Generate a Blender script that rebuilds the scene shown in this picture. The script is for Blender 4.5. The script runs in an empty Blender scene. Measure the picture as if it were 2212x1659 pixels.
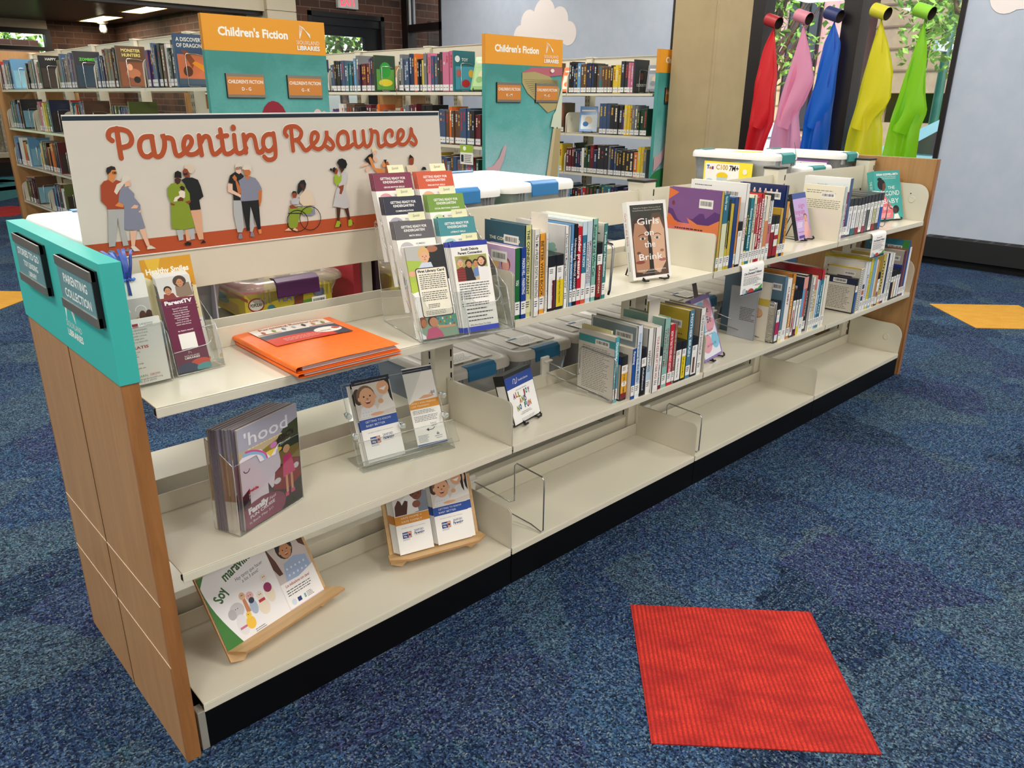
import bpy, bmesh, math, random
from mathutils import Vector, Matrix, Euler
PI=math.pi
random.seed(7)
scn=bpy.context.scene
col=scn.collection
# ---------------------------------------------------------------- camera, world, lights, exposure
cam_d=bpy.data.cameras.new('camera'); cam=bpy.data.objects.new('camera',cam_d); col.objects.link(cam)
cam_d.sensor_fit='HORIZONTAL'; cam_d.sensor_width=36.0; cam_d.lens=36.0*1661.28/2212
cam_d.clip_start=0.05; cam_d.clip_end=200
def aim(C,yaw,pit,roll):
    f=Vector((math.cos(yaw)*math.cos(pit),math.sin(yaw)*math.cos(pit),math.sin(pit)))
    r=Vector((math.sin(yaw),-math.cos(yaw),0)); u=r.cross(f)
    r2=r*math.cos(roll)+u*math.sin(roll); u2=u*math.cos(roll)-r*math.sin(roll)
    m=Matrix((r2,u2,-f)).transposed().to_4x4(); m.translation=Vector(C); return m
cam.matrix_world=aim((-0.39944,-1.38235,1.32412),0.8131263,-0.3527128,0.0104597)
scn.camera=cam
scn.view_settings.view_transform='Standard'; scn.view_settings.look='None'
scn.view_settings.exposure=0.52; scn.view_settings.gamma=1.0
scn.view_settings.use_curve_mapping=False
w=bpy.data.worlds.new('world'); scn.world=w; w.use_nodes=True
nt=w.node_tree; bg=nt.nodes['Background']
sky=nt.nodes.new('ShaderNodeTexSky'); sky.sky_type='NISHITA'; sky.sun_disc=False
sky.sun_elevation=math.radians(52); sky.sun_rotation=math.radians(215); sky.air_density=1.0; sky.dust_density=2.5
nt.links.new(sky.outputs[0],bg.inputs[0]); bg.inputs[1].default_value=0.36
sun_d=bpy.data.lights.new('sun','SUN'); sun_d.energy=3.2; sun_d.angle=math.radians(1.5)
sun=bpy.data.objects.new('sun',sun_d); col.objects.link(sun); sun.rotation_euler=Euler((math.radians(38),0,math.radians(-55)))
CEIL=3.3
def panel_light(x,y,z,sx,sy,e,c=(1,.955,.885)):
    d=bpy.data.lights.new('panel_light','AREA'); d.shape='RECTANGLE'; d.size=sx; d.size_y=sy; d.energy=e; d.color=c
    o=bpy.data.objects.new('panel_light',d); col.objects.link(o); o.location=(x,y,z); return o
for ix,X in enumerate((-4.2,-1.4,1.4,4.2,6.2)):
    for Y in (-4.6,-2.0,.9,3.6,6.6):
        panel_light(X,Y,CEIL-.03,.6,1.25,34 if X<6 else 18)
# ---------------------------------------------------------------- materials
MATS={}
def lin(h):
    h=h.lstrip('#'); o=[]
    for i in (0,2,4):
        c=int(h[i:i+2],16)/255; o.append(c/12.92 if c<=.04045 else ((c+.055)/1.055)**2.4)
    return (*o,1)
def mat(h,rough=.5,metal=0,spec=.4,coat=0,name=None,trans=0):
    k=(h,rough,metal,spec,coat,trans)
    if k in MATS: return MATS[k]
    m=bpy.data.materials.new(name or 'paint_'+h); m.use_nodes=True
    b=m.node_tree.nodes['Principled BSDF']; b.inputs['Base Color'].default_value=lin(h)
    b.inputs['Roughness'].default_value=rough; b.inputs['Metallic'].default_value=metal
    b.inputs['Specular IOR Level'].default_value=spec; b.inputs['Coat Weight'].default_value=coat; b.inputs['Coat Roughness'].default_value=.08
    MATS[k]=m; return m
def nodes(name):
    m=bpy.data.materials.new(name); m.use_nodes=True
    return m,m.node_tree,m.node_tree.nodes['Principled BSDF']
def N(t,typ,**kw):
    n=t.nodes.new(typ)
    for k,v in kw.items():
        if k.startswith('i_'):
            key=k[2:]; key=int(key) if key.isdigit() else key.replace('_',' ')
            n.inputs[key].default_value=v
        else: setattr(n,k,v)
    return n
def ramp(t,fac,stops):
    r=N(t,'ShaderNodeValToRGB'); t.links.new(fac,r.inputs[0])
    e=r.color_ramp.elements
    while len(e)<len(stops): e.new(.5)
    for el,(p,c) in zip(e,stops): el.position=p; el.color=lin(c) if isinstance(c,str) else c
    return r
def mix(t,fac,a,b,mode='MIX'):
    n=N(t,'ShaderNodeMix',data_type='RGBA',blend_type=mode)
    for s,v in ((0,fac),(6,a),(7,b)):
        if isinstance(v,(int,float)): n.inputs[s].default_value=v
        elif isinstance(v,str): n.inputs[s].default_value=lin(v)
        elif isinstance(v,tuple): n.inputs[s].default_value=v
        else: t.links.new(v,n.inputs[s])
    return n.outputs[2]
def coords(t,scale=(1,1,1),rot=(0,0,0),kind='Object'):
    c=N(t,'ShaderNodeTexCoord'); m=N(t,'ShaderNodeMapping'); m.inputs['Scale'].default_value=scale; m.inputs['Rotation'].default_value=rot
    t.links.new(c.outputs[kind],m.inputs[0]); return m.outputs[0]
def noise(t,v,s,d=2,r=.5,dist=0):
    n=N(t,'ShaderNodeTexNoise'); n.inputs['Scale'].default_value=s; n.inputs['Detail'].default_value=d; n.inputs['Roughness'].default_value=r; n.inputs['Distortion'].default_value=dist
    t.links.new(v,n.inputs['Vector']); return n.outputs['Fac']
def bump(t,b,h,s,dist=.001):
    n=N(t,'ShaderNodeBump'); n.inputs['Strength'].default_value=s; n.inputs['Distance'].default_value=dist
    t.links.new(h,n.inputs['Height']); t.links.new(n.outputs[0],b.inputs['Normal'])
def carpet_mat():
    m,t,b=nodes('blue_mottled_carpet'); L=t.links
    v=coords(t,rot=(0,0,math.radians(45)))
    vo=N(t,'ShaderNodeTexVoronoi'); vo.inputs['Scale'].default_value=240; L.new(v,vo.inputs['Vector'])
    # woven patches: each patch has its own tone and its own grain direction
    pat=N(t,'ShaderNodeTexVoronoi',feature='F1'); pat.inputs['Scale'].default_value=3.1; pat.inputs['Randomness'].default_value=.9
    wob=N(t,'ShaderNodeTexNoise'); wob.inputs['Scale'].default_value=4; wob.inputs['Detail'].default_value=3; L.new(v,wob.inputs['Vector'])
    va=N(t,'ShaderNodeVectorMath',operation='MULTIPLY_ADD'); L.new(wob.outputs['Color'],va.inputs[0]); va.inputs[1].default_value=(.34,.34,0); L.new(v,va.inputs[2]); L.new(va.outputs[0],pat.inputs['Vector'])
    sp=N(t,'ShaderNodeSeparateColor'); L.new(pat.outputs['Color'],sp.inputs[0])
    r1=ramp(t,sp.outputs[0],[(.08,'0d1c3c'),(.3,'17376a'),(.5,'2a557c'),(.66,'566a6c'),(.8,'24486c'),(.95,'2c2a62')])
    g1=noise(t,coords(t,scale=(1,7,1),rot=(0,0,.35)),16,4,.7,.6); g2=noise(t,coords(t,scale=(7,1,1),rot=(0,0,-.5)),16,4,.7,.6)
    gsel=ramp(t,sp.outputs[1],[(.48,(0,0,0,1)),(.52,(1,1,1,1))]); g=mix(t,gsel.outputs[0],g1,g2)
    r2=ramp(t,g,[(.3,'0a1638'),(.44,'1a3f72'),(.56,'3c6c8e'),(.72,'7c949c')])
    c=mix(t,.42,r1.outputs[0],r2.outputs[0])
    pur=ramp(t,noise(t,coords(t,scale=(1,3,1)),11,4,.7,.5),[(.56,(0,0,0,1)),(.68,(1,1,1,1))]); c=mix(t,mix_f(t,pur.outputs[0],.5),c,'3e2a6a')
    grn=ramp(t,noise(t,coords(t,scale=(3,1,1),rot=(0,0,1)),9,4,.7,.5),[(.56,(0,0,0,1)),(.70,(1,1,1,1))]); c=mix(t,mix_f(t,grn.outputs[0],.45),c,'1a6068')
    # every yarn loop has its own brightness
    yc=N(t,'ShaderNodeSeparateColor'); L.new(vo.outputs['Color'],yc.inputs[0])
    yl=ramp(t,yc.outputs[0],[(.0,(.10,.10,.13,1)),(.45,(.42,.43,.46,1)),(.8,(.85,.9,.92,1)),(1,(1.5,1.5,1.4,1))]); yl.color_ramp.interpolation='LINEAR'
    c=mix(t,1.0,c,yl.outputs[0],'MULTIPLY')
    yw=ramp(t,yc.outputs[1],[(.90,(0,0,0,1)),(.93,(1,1,1,1))]); c=mix(t,mix_f(t,yw.outputs[0],.45),c,'7f9298')
    fl=ramp(t,noise(t,coords(t,scale=(1,2.2,1)),95,1,.5),[(.74,(0,0,0,1)),(.765,(1,1,1,1))]); c=mix(t,mix_f(t,fl.outputs[0],.7),c,'c6b888')
    hs=N(t,'ShaderNodeHueSaturation'); hs.inputs['Saturation'].default_value=.86; hs.inputs['Value'].default_value=1.0; L.new(c,hs.inputs['Color']); c=hs.outputs[0]
    L.new(c,b.inputs['Base Color']); b.inputs['Roughness'].default_value=.95; b.inputs['Specular IOR Level'].default_value=.08
    bump(t,b,vo.outputs['Distance'],.9,.004)
    return m
def mix_f(t,f,k):
    n=N(t,'ShaderNodeMath',operation='MULTIPLY'); t.links.new(f,n.inputs[0]); n.inputs[1].default_value=k; return n.outputs[0]
def rib_carpet(name,c0,c1,c2,ang):
    m,t,b=nodes(name); L=t.links; v=coords(t,rot=(0,0,ang))
    wv=N(t,'ShaderNodeTexWave',wave_type='BANDS',bands_direction='X'); wv.inputs['Scale'].default_value=27; wv.inputs['Distortion'].default_value=.5; wv.inputs['Detail'].default_value=2; wv.inputs['Detail Scale'].default_value=3
    L.new(v,wv.inputs['Vector'])
    blk=noise(t,coords(t,scale=(.7,1.6,1),rot=(0,0,ang)),11,4,.6,.3)
    rc=ramp(t,blk,[(.35,c1),(.6,c0)])
    st=ramp(t,wv.outputs['Fac'],[(.15,(0,0,0,1)),(.55,(1,1,1,1))])
    f=noise(t,v,260,2,.7)
    c=mix(t,.62,rc.outputs[0],mix(t,st.outputs[0],c2,rc.outputs[0]))
    fr=ramp(t,f,[(.4,(0,0,0,1)),(.62,(1,1,1,1))]); c=mix(t,mix_f(t,fr.outputs[0],.55),c,c2)
    L.new(c,b.inputs['Base Color']); b.inputs['Roughness'].default_value=.95; b.inputs['Specular IOR Level'].default_value=.1
    bump(t,b,wv.outputs['Fac'],.6,.004); return m
def wood_mat(name,ca,cb,axis='Z',rough=.38,sc=1.0,coat=.15):
    m,t,b=nodes(name); L=t.links
    s={'Z':(14,14,1.1),'X':(1.1,14,14),'Y':(14,1.1,14)}[axis]
    v=coords(t,scale=tuple(q*sc for q in s))
    n1=noise(t,v,3.2,5,.6,.6); r=ramp(t,n1,[(.3,ca),(.7,cb)])
    n2=noise(t,coords(t,scale=tuple(q*sc*7 for q in s)),3,2,.5)
    c=mix(t,mix_f(t,n2,.25),r.outputs[0],ca)
    L.new(c,b.inputs['Base Color']); b.inputs['Roughness'].default_value=rough; b.inputs['Coat Weight'].default_value=coat; b.inputs['Coat Roughness'].default_value=.2
    bump(t,b,n2,.08,.0005); return m
def brick_mat(name,rot,cols=('5c3a2a','33251f','74503a'),mortar='6e6056'):
    m,t,b=nodes(name); L=t.links; v=coords(t,rot=rot)
    br=N(t,'ShaderNodeTexBrick'); L.new(v,br.inputs['Vector']); br.offset=.5
    br.inputs['Scale'].default_value=1; br.inputs['Brick Width'].default_value=.30; br.inputs['Row Height'].default_value=.10; br.inputs['Mortar Size'].default_value=.006; br.inputs['Mortar Smooth'].default_value=.1
    br.inputs['Color1'].default_value=lin(cols[0]); br.inputs['Color2'].default_value=lin(cols[1]); br.inputs['Mortar'].default_value=lin(mortar); br.inputs['Bias'].default_value=-.15
    n=ramp(t,noise(t,v,2.4,2,.5),[(.45,(0,0,0,1)),(.6,(1,1,1,1))])
    f=N(t,'ShaderNodeMath',operation='SUBTRACT'); f.inputs[0].default_value=1; L.new(br.outputs['Fac'],f.inputs[1])
    f2=N(t,'ShaderNodeMath',operation='MULTIPLY'); L.new(f.outputs[0],f2.inputs[0]); L.new(n.outputs[0],f2.inputs[1])
    c=mix(t,mix_f(t,f2.outputs[0],.45),br.outputs['Color'],cols[2])
    L.new(c,b.inputs['Base Color']); b.inputs['Roughness'].default_value=.8
    bump(t,b,f.outputs[0],.5,.004); return m
def speck(name,ca,cb,scale=8,rough=.6,bmp=.1,spec=.3):
    m,t,b=nodes(name); v=coords(t); n=noise(t,v,scale,4,.6); r=ramp(t,n,[(.35,ca),(.65,cb)])
    t.links.new(r.outputs[0],b.inputs['Base Color']); b.inputs['Roughness'].default_value=rough; b.inputs['Specular IOR Level'].default_value=spec
    bump(t,b,noise(t,v,scale*30,2),bmp,.001); return m
def clear_mat(name,tint='f4f6f6',gloss=.10,rough=.04,body=0.0,bodyc='d8dde0'):
    m=bpy.data.materials.new(name); m.use_nodes=True; t=m.node_tree; t.nodes.clear(); L=t.links
    o=N(t,'ShaderNodeOutputMaterial'); tr=N(t,'ShaderNodeBsdfTransparent'); tr.inputs[0].default_value=lin(tint)
    gl=N(t,'ShaderNodeBsdfGlossy'); gl.inputs['Roughness'].default_value=rough; gl.inputs['Color'].default_value=(1,1,1,1)
    lw=N(t,'ShaderNodeLayerWeight'); lw.inputs[0].default_value=.25
    mm=N(t,'ShaderNodeMath',operation='MULTIPLY_ADD'); L.new(lw.outputs['Fresnel'],mm.inputs[0]); mm.inputs[1].default_value=.6; mm.inputs[2].default_value=gloss*.3
    mx=N(t,'ShaderNodeMixShader'); L.new(mm.outputs[0],mx.inputs[0]); 
    if body>0:
        df=N(t,'ShaderNodeBsdfDiffuse'); df.inputs[0].default_value=lin(bodyc)
        m2=N(t,'ShaderNodeMixShader'); m2.inputs[0].default_value=body; L.new(tr.outputs[0],m2.inputs[1]); L.new(df.outputs[0],m2.inputs[2]); L.new(m2.outputs[0],mx.inputs[1])
    else: L.new(tr.outputs[0],mx.inputs[1])
    L.new(gl.outputs[0],mx.inputs[2]); L.new(mx.outputs[0],o.inputs[0]); return m
def emit_mat(name,c,s):
    m=bpy.data.materials.new(name); m.use_nodes=True; t=m.node_tree; b=t.nodes['Principled BSDF']
    b.inputs['Base Color'].default_value=lin(c); b.inputs['Emission Color'].default_value=lin(c); b.inputs['Emission Strength'].default_value=s; return m
def cloth_mat(name,c,tr=.35):
    m=bpy.data.materials.new(name); m.use_nodes=True; t=m.node_tree; t.nodes.clear(); L=t.links
    o=N(t,'ShaderNodeOutputMaterial'); d=N(t,'ShaderNodeBsdfDiffuse'); d.inputs[0].default_value=lin(c)
    r=N(t,'ShaderNodeBsdfTranslucent'); r.inputs[0].default_value=lin(c); mx=N(t,'ShaderNodeMixShader'); mx.inputs[0].default_value=tr
    g=N(t,'ShaderNodeBsdfGlossy'); g.inputs['Roughness'].default_value=.35; m2=N(t,'ShaderNodeMixShader'); m2.inputs[0].default_value=.04
    L.new(d.outputs[0],mx.inputs[1]); L.new(r.outputs[0],mx.inputs[2]); L.new(mx.outputs[0],m2.inputs[1]); L.new(g.outputs[0],m2.inputs[2]); L.new(m2.outputs[0],o.inputs[0]); return m
CREAM=mat('d9d3c0',.28,spec=.45,coat=.3,name='cream_powder_coated_steel')
BLACK=mat('0e0f12',.35,name='black_enamel'); SLOT=mat('17171a',.8,name='dark_slot')
WOOD=wood_mat('oak_veneer','a67c4c','b88c5a'); WOODE=wood_mat('oak_edge_band','8a5a2e','a87240'); PLY=wood_mat('birch_plywood','c69c68','dcb988','X',.45); PLYE=mat('b98a56',.6,name='plywood_edge')
TEAL=mat('3fb5ad',.42,name='teal_vinyl_wrap'); STEELG=mat('8b8479',.35,.6,name='brushed_grey_metal'); WHITE=mat('eeebe4',.5,name='white_paper'); CHROME=mat('b9bcc0',.18,1,name='chrome_wire')
PAGES=mat('e3d9c2',.7,name='page_edges'); ACR=clear_mat('clear_acrylic',gloss=.16); ACRE=clear_mat('acrylic_edge','d7e2e2',.5,.1,.35,'f2f6f6'); GLASS=clear_mat('window_glass','f2f6f5',.22,.01)
FILM=clear_mat('glossy_cover_film','fbfbfb',.2,.12)
# ---------------------------------------------------------------- mesh builder
class MB:
    def __init__(s): s.v=[];s.f=[];s.m=[];s.ms=[];s.sm=[];s.T=None
    def mi(s,m):
        if m not in s.ms: s.ms.append(m)
        return s.ms.index(m)
    def add(s,vs,fs,m,sm=False):
        o=len(s.v)
        if s.T: vs=[s.T@Vector(v) for v in vs]
        s.v+=[tuple(v) for v in vs]; k=s.mi(m)
        for f in fs: s.f.append([i+o for i in f]); s.m.append(k); s.sm.append(sm)
        return s
    def poly(s,pts,m): return s.add(pts,[list(range(len(pts)))],m)
    def box(s,x0,x1,y0,y1,z0,z1,m):
        return s.add([(x,y,z) for z in (z0,z1) for y in (y0,y1) for x in (x0,x1)],[(0,2,3,1),(4,5,7,6),(0,1,5,4),(2,6,7,3),(0,4,6,2),(1,3,7,5)],m)
    def prism(s,pts,axis,a,b,m,me=None,sm=False):
        # pts 2D in the other two axes (x:(y,z) y:(x,z) z:(x,y)), extruded a..b
        P=lambda u,v,h:{'x':(h,u,v),'y':(u,h,v),'z':(u,v,h)}[axis]
        n=len(pts); vs=[P(u,v,a) for u,v in pts]+[P(u,v,b) for u,v in pts]
        s.add(vs,[list(range(n)),list(range(n,2*n))[::-1]],m)
        s.add(vs,[(i,(i+1)%n,n+(i+1)%n,n+i) for i in range(n)],me or m,sm); return s
    def tube(s,path,r,m,n=8,closed=False,cap=True):
        P=[Vector(p) for p in path]; k=len(P); rings=[]
        up=None
        for i in range(k):
            d=(P[(i+1)%k]-P[i-1]) if closed or 0<i<k-1 else (P[1]-P[0] if i==0 else P[-1]-P[-2])
            d.normalize()
            if up is None: up=Vector((0,0,1)) if abs(d.z)<.9 else Vector((1,0,0))
            a=d.cross(up)
            if a.length<1e-4: a=d.orthogonal()
            a.normalize(); b=a.cross(d); b.normalize(); up=b
            rr=r[i] if isinstance(r,(list,tuple)) else r
            rings.append([P[i]+a*math.cos(2*PI*j/n)*rr+b*math.sin(2*PI*j/n)*rr for j in range(n)])
        vs=[v for g in rings for v in g]; fs=[]
        for i in range(k if closed else k-1):
            for j in range(n): fs.append((i*n+j,i*n+(j+1)%n,((i+1)%k)*n+(j+1)%n,((i+1)%k)*n+j))
        s.add(vs,fs,m,True)
        if cap and not closed: s.add(rings[0],[list(range(n))[::-1]],m); s.add(rings[-1],[list(range(n))],m)
        return s
    def lathe(s,prof,m,n=16,c=(0,0)):
        vs=[(c[0]+r*math.cos(2*PI*j/n),c[1]+r*math.sin(2*PI*j/n),z) for r,z in prof for j in range(n)]
        return s.add(vs,[(i*n+j,i*n+(j+1)%n,(i+1)*n+(j+1)%n,(i+1)*n+j) for i in range(len(prof)-1) for j in range(n)],m,True)
    def grid(s,g,m,sm=True):
        r=len(g); c=len(g[0]); return s.add([p for q in g for p in q],[(i*c+j,i*c+j+1,(i+1)*c+j+1,(i+1)*c+j) for i in range(r-1) for j in range(c-1)],m,sm)
    def build(s,name,parent=None,loc=None,rot=None,bevel=0,solid=0):
        me=bpy.data.meshes.new(name); me.from_pydata(s.v,[],s.f)
        for m in s.ms: me.materials.append(m)
        me.polygons.foreach_set('material_index',s.m); me.polygons.foreach_set('use_smooth',s.sm); me.update()
        o=bpy.data.objects.new(name,me); col.objects.link(o)
        if parent: o.parent=parent
        if loc: o.location=loc
        if rot: o.rotation_euler=rot
        if bevel:
            b=o.modifiers.new('bevel','BEVEL'); b.width=bevel; b.segments=2; b.limit_method='ANGLE'; b.angle_limit=.7
        if solid:
            b=o.modifiers.new('solid','SOLIDIFY'); b.thickness=solid
        return o
def tag(o,label,cat,group=None,kind=None):
    if label: o['label']=label
    if cat: o['category']=cat
    if group: o['group']=group
    if kind: o['kind']=kind
    return o
def struct(name,mb,**k): o=mb.build(name,**k); o['kind']='structure'; return o
def thing(name,label,cat,loc=(0,0,0),rot=(0,0,0),group=None):
    o=bpy.data.objects.new(name,None); col.objects.link(o); o.location=loc; o.rotation_euler=rot; o.empty_display_size=.05
    return tag(o,label,cat,group)
def arc(cx,cy,r,a0,a1,n=6,ry=None): return [(cx+r*math.cos(math.radians(a0+(a1-a0)*i/n)),cy+(ry or r)*math.sin(math.radians(a0+(a1-a0)*i/n))) for i in range(n+1)]
def rrect(x0,z0,x1,z1,r,n=4):
    return arc(x1-r,z1-r,r,0,90,n)+arc(x0+r,z1-r,r,90,180,n)+arc(x0+r,z0+r,r,180,270,n)+arc(x1-r,z0+r,r,270,360,n)
def smooth_path(pts,n=5):
    o=[]; k=len(pts)
    for i in range(k-1):
        p0=pts[max(i-1,0)];p1=pts[i];p2=pts[i+1];p3=pts[min(i+2,k-1)]
        for j in range(n):
            t=j/n
            o.append(tuple(.5*((2*b)+(-a+c)*t+(2*a-5*b+4*c-d)*t*t+(-a+3*b-3*c+d)*t**3) for a,b,c,d in zip(p0,p1,p2,p3)))
    o.append(tuple(pts[-1])); return o
# ---------------------------------------------------------------- lettering
_txt={}
def glyphs(s,bold=0,shear=0):
    k=(s,bold,shear)
    if k not in _txt:
        c=bpy.data.curves.new('t','FONT'); c.body=s; c.resolution_u=2; c.offset=bold; c.shear=shear; c.fill_mode='FRONT'
        o=bpy.data.objects.new('t',c); me=bpy.data.meshes.new_from_object(o)
        vs=[(v.co.x,v.co.y) for v in me.vertices]; fs=[list(p.vertices) for p in me.polygons]
        if vs:
            x0=min(v[0] for v in vs); x1=max(v[0] for v in vs)
            vs=[((a-x0),b) for a,b in vs]
            _txt[k]=(vs,fs,x1-x0)
        else: _txt[k]=([],[],1)
        bpy.data.objects.remove(o); bpy.data.curves.remove(c); bpy.data.meshes.remove(me)
    return _txt[k]
class Pg:
    """flat printing on a face: map(u,v,depth)->xyz"""
    def __init__(s,mb,mp=None,eps=2e-5,start=1,clip=None): s.clip=clip; s.mb=mb; s.mp=mp or (lambda u,v,d:(u,-d,v)); s.k=start; s.e=eps; s.mr=None
    def mt(s,c): return c if not isinstance(c,str) else mat(c,.45,spec=.35)
    def poly(s,pts,c):
        if s.clip:
            a,b_,e,f=s.clip
            for ax,lim,sg in ((0,a,1),(1,b_,1),(0,e,-1),(1,f,-1)):
                out=[]; n=len(pts)
                for i in range(n):
                    p,q=pts[i-1],pts[i]; ip=(p[ax]-lim)*sg>=0; iq=(q[ax]-lim)*sg>=0
                    if ip!=iq:
                        t=(lim-p[ax])/(q[ax]-p[ax]); out.append((p[0]+(q[0]-p[0])*t,p[1]+(q[1]-p[1])*t))
                    if iq: out.append(q)
                pts=out
                if len(pts)<3: return s
        d=s.k*s.e; s.k+=1; s.mb.poly([s.mp(u,v,d) for u,v in pts],s.mt(c)); return s
    def rect(s,u0,v0,u1,v1,c): return s.poly([(u0,v0),(u1,v0),(u1,v1),(u0,v1)],c)
    def ell(s,cx,cy,rx,ry,c,a=0,n=16):
        ca,sa=math.cos(a),math.sin(a)
        return s.poly([(cx+rx*math.cos(2*PI*i/n)*ca-ry*math.sin(2*PI*i/n)*sa,cy+rx*math.cos(2*PI*i/n)*sa+ry*math.sin(2*PI*i/n)*ca) for i in range(n)],c)
    def line(s,pts,w,c,closed=False):
        n=len(pts); L=[];R=[]
        for i in range(n):
            a=pts[i-1] if (i>0 or closed) else pts[i]; b=pts[(i+1)%n] if (i<n-1 or closed) else pts[i]
            dx,dy=b[0]-a[0],b[1]-a[1]; l=math.hypot(dx,dy) or 1; nx,ny=-dy/l*w/2,dx/l*w/2
            L.append((pts[i][0]+nx,pts[i][1]+ny)); R.append((pts[i][0]-nx,pts[i][1]-ny))
        d=s.k*s.e; s.k+=1; vs=[s.mp(u,v,d+(i%n)*3e-6) for i,(u,v) in enumerate(L+R)]
        fs=[(i,(i+1)%n,n+(i+1)%n,n+i) for i in range(n if closed else n-1)]
        s.mb.add(vs,fs,s.mt(c)); return s
    def stroke(s,pts,w,c):
        k=len(pts)
        for e,g in ((0,1),(-1,-2)):
            a=math.atan2(pts[e][1]-pts[g][1],pts[e][0]-pts[g][0])
            cap=[(pts[e][0]+w/2*math.cos(a+t*PI/8-PI/2),pts[e][1]+w/2*math.sin(a+t*PI/8-PI/2)) for t in range(9)]
            s.poly(cap,c)
        s.line(pts,w,c)
    def text(s,t,u,v,h,c,w=None,al='l',bold=0,rot=0,shear=0,maxw=None):
        vs,fs,W=glyphs(t,bold,shear)
        if not vs: return s
        k=h/.72; kx=k
        if w: kx=w/W
        elif maxw and W*k>maxw: kx=maxw/W
        off={'l':0,'c':-W*kx/2,'r':-W*kx}[al]
        ca,sa=math.cos(rot),math.sin(rot); d=s.k*s.e; s.k+=1
        s.mb.add([s.mp(u+(a*kx+off)*ca-b*k*sa,v+(a*kx+off)*sa+b*k*ca,d) for a,b in vs],fs,s.mt(c)); return s
    def bars(s,u0,v0,u1,v1,n,c='4a4a4c',th=.42,seed=1,rag=.25):
        rr=random.Random(seed); st=(v1-v0)/n; d=s.k*s.e; s.k+=1; m=s.mt(c)
        for i in range(n):
            v=v1-(i+.75)*st; e=u1-(u1-u0)*rag*rr.random(); u=u0
            while u<e:
                l=(u1-u0)*rr.uniform(.04,.13); q=min(u+l,e)
                s.mb.poly([s.mp(u,v,d),s.mp(q,v,d),s.mp(q,v+st*th,d),s.mp(u,v+st*th,d)],m); u=q+(u1-u0)*.02
        return s
    def barcode(s,u0,v0,u1,v1,seed=0):
        s.rect(u0,v0,u1,v1,'e9e7e2'); rr=random.Random(seed); n=26; st=(u1-u0)*.84/n; d=s.k*s.e; s.k+=1; h=v1-v0
        for i in range(n):
            a=u0+(u1-u0)*.08+i*st; b=a+st*rr.uniform(.3,.8)
            s.mb.poly([s.mp(a,v0+h*.28,d),s.mp(b,v0+h*.28,d),s.mp(b,v0+h*.8,d),s.mp(a,v0+h*.8,d)],s.mt('202022'))
        return s
    def logo(s,u,v,h,c):
        # open-book mark: five sheets rising to a peak and falling to the right
        for i in range(5):
            s.line([(u+.02*h,v+.02*h),(u+(.07+.075*i)*h,v+(1-.03*i)*h),(u+.98*h,v+(.34-.065*i)*h)],.036*h,c)
        return s
# ================================================================ THE ROOM
CARPET=carpet_mat()
WALLB=speck('pale_blue_wallpaper','b2bccd','b9c2d1',6,.7,.05)
BRX=brick_mat('brown_brick',(-PI/2,0,0)); BRY=brick_mat('brown_brick_side',(-PI/2,-PI/2,0))
COLM=speck('tan_column_panel','a3916e','aa9873',4,.55,.05); BEIGE=mat('cfc4ac',.6,name='beige_panel')
MULL=mat('1c1718',.35,name='dark_bronze_frame'); CEILM=mat('d8d4ca',.8,name='ceiling_white')
struct('floor',MB().box(-6,7.2,-6,15.4,-.1,0,CARPET))
struct('ceiling',MB().box(-6,7.2,-6,9.0,CEIL,CEIL+.1,CEILM))
SOF=wood_mat('dark_plank_soffit','2c1a12','4a2d1e','Y',.45)
m=MB(); 
for i in range(54): m.box(-6,7.2 if i<0 else 4.95,8.98+i*.12,8.98+i*.12+.112,2.56,2.62,SOF)
m.box(-6,4.95,8.98,15.4,2.57,2.7,BLACK); struct('ceiling',m)
struct('wall_south',MB().box(-6,7.2,-6.1,-6,0,CEIL,mat('cfcabd',.8)))
struct('wall_west',MB().box(-6.1,-6,-6,15.4,0,CEIL,mat('cfcabd',.8)))
# east wall x=7.1 : pale panel with heater, window bay, column, pale panel with cloud, glazed corner
EX=7.1
m=MB(); m.box(EX,EX+.18,-6,1.16,0,CEIL,WALLB); m.box(EX,EX+.18,1.16,4.3,0,.55,WALLB); m.box(EX,EX+.18,1.16,4.3,3.05,CEIL,WALLB); m.box(EX,EX+.18,4.05,8.08,0,CEIL,WALLB)
we=struct('wall_east',m)
# painted clouds on the mural panels
pc=MB(); P=Pg(pc,lambda u,v,d:(EX-d,-u,v),eps=.0005)
for cx,cz in ((-6.03,2.12),(-.45,2.17)):
    c=[]
    for ex,ez,r in ((-.42,-.02,.13),(-.27,.13,.15),(0,.2,.19),(.26,.13,.15),(.42,-.02,.13)): c.append((cx+ex,cz+ez,r))
    P.poly([(cx-.5,cz-.13),(cx+.5,cz-.13),(cx+.42,cz+.1),(cx-.42,cz+.1)],'ebe2df')
    for a,b_,r in c: P.ell(a,b_-.0,r,r*1.05,'ebe2df',n=24); P.k+=0
pcl=pc.build('cloud_mural',parent=we)
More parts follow.
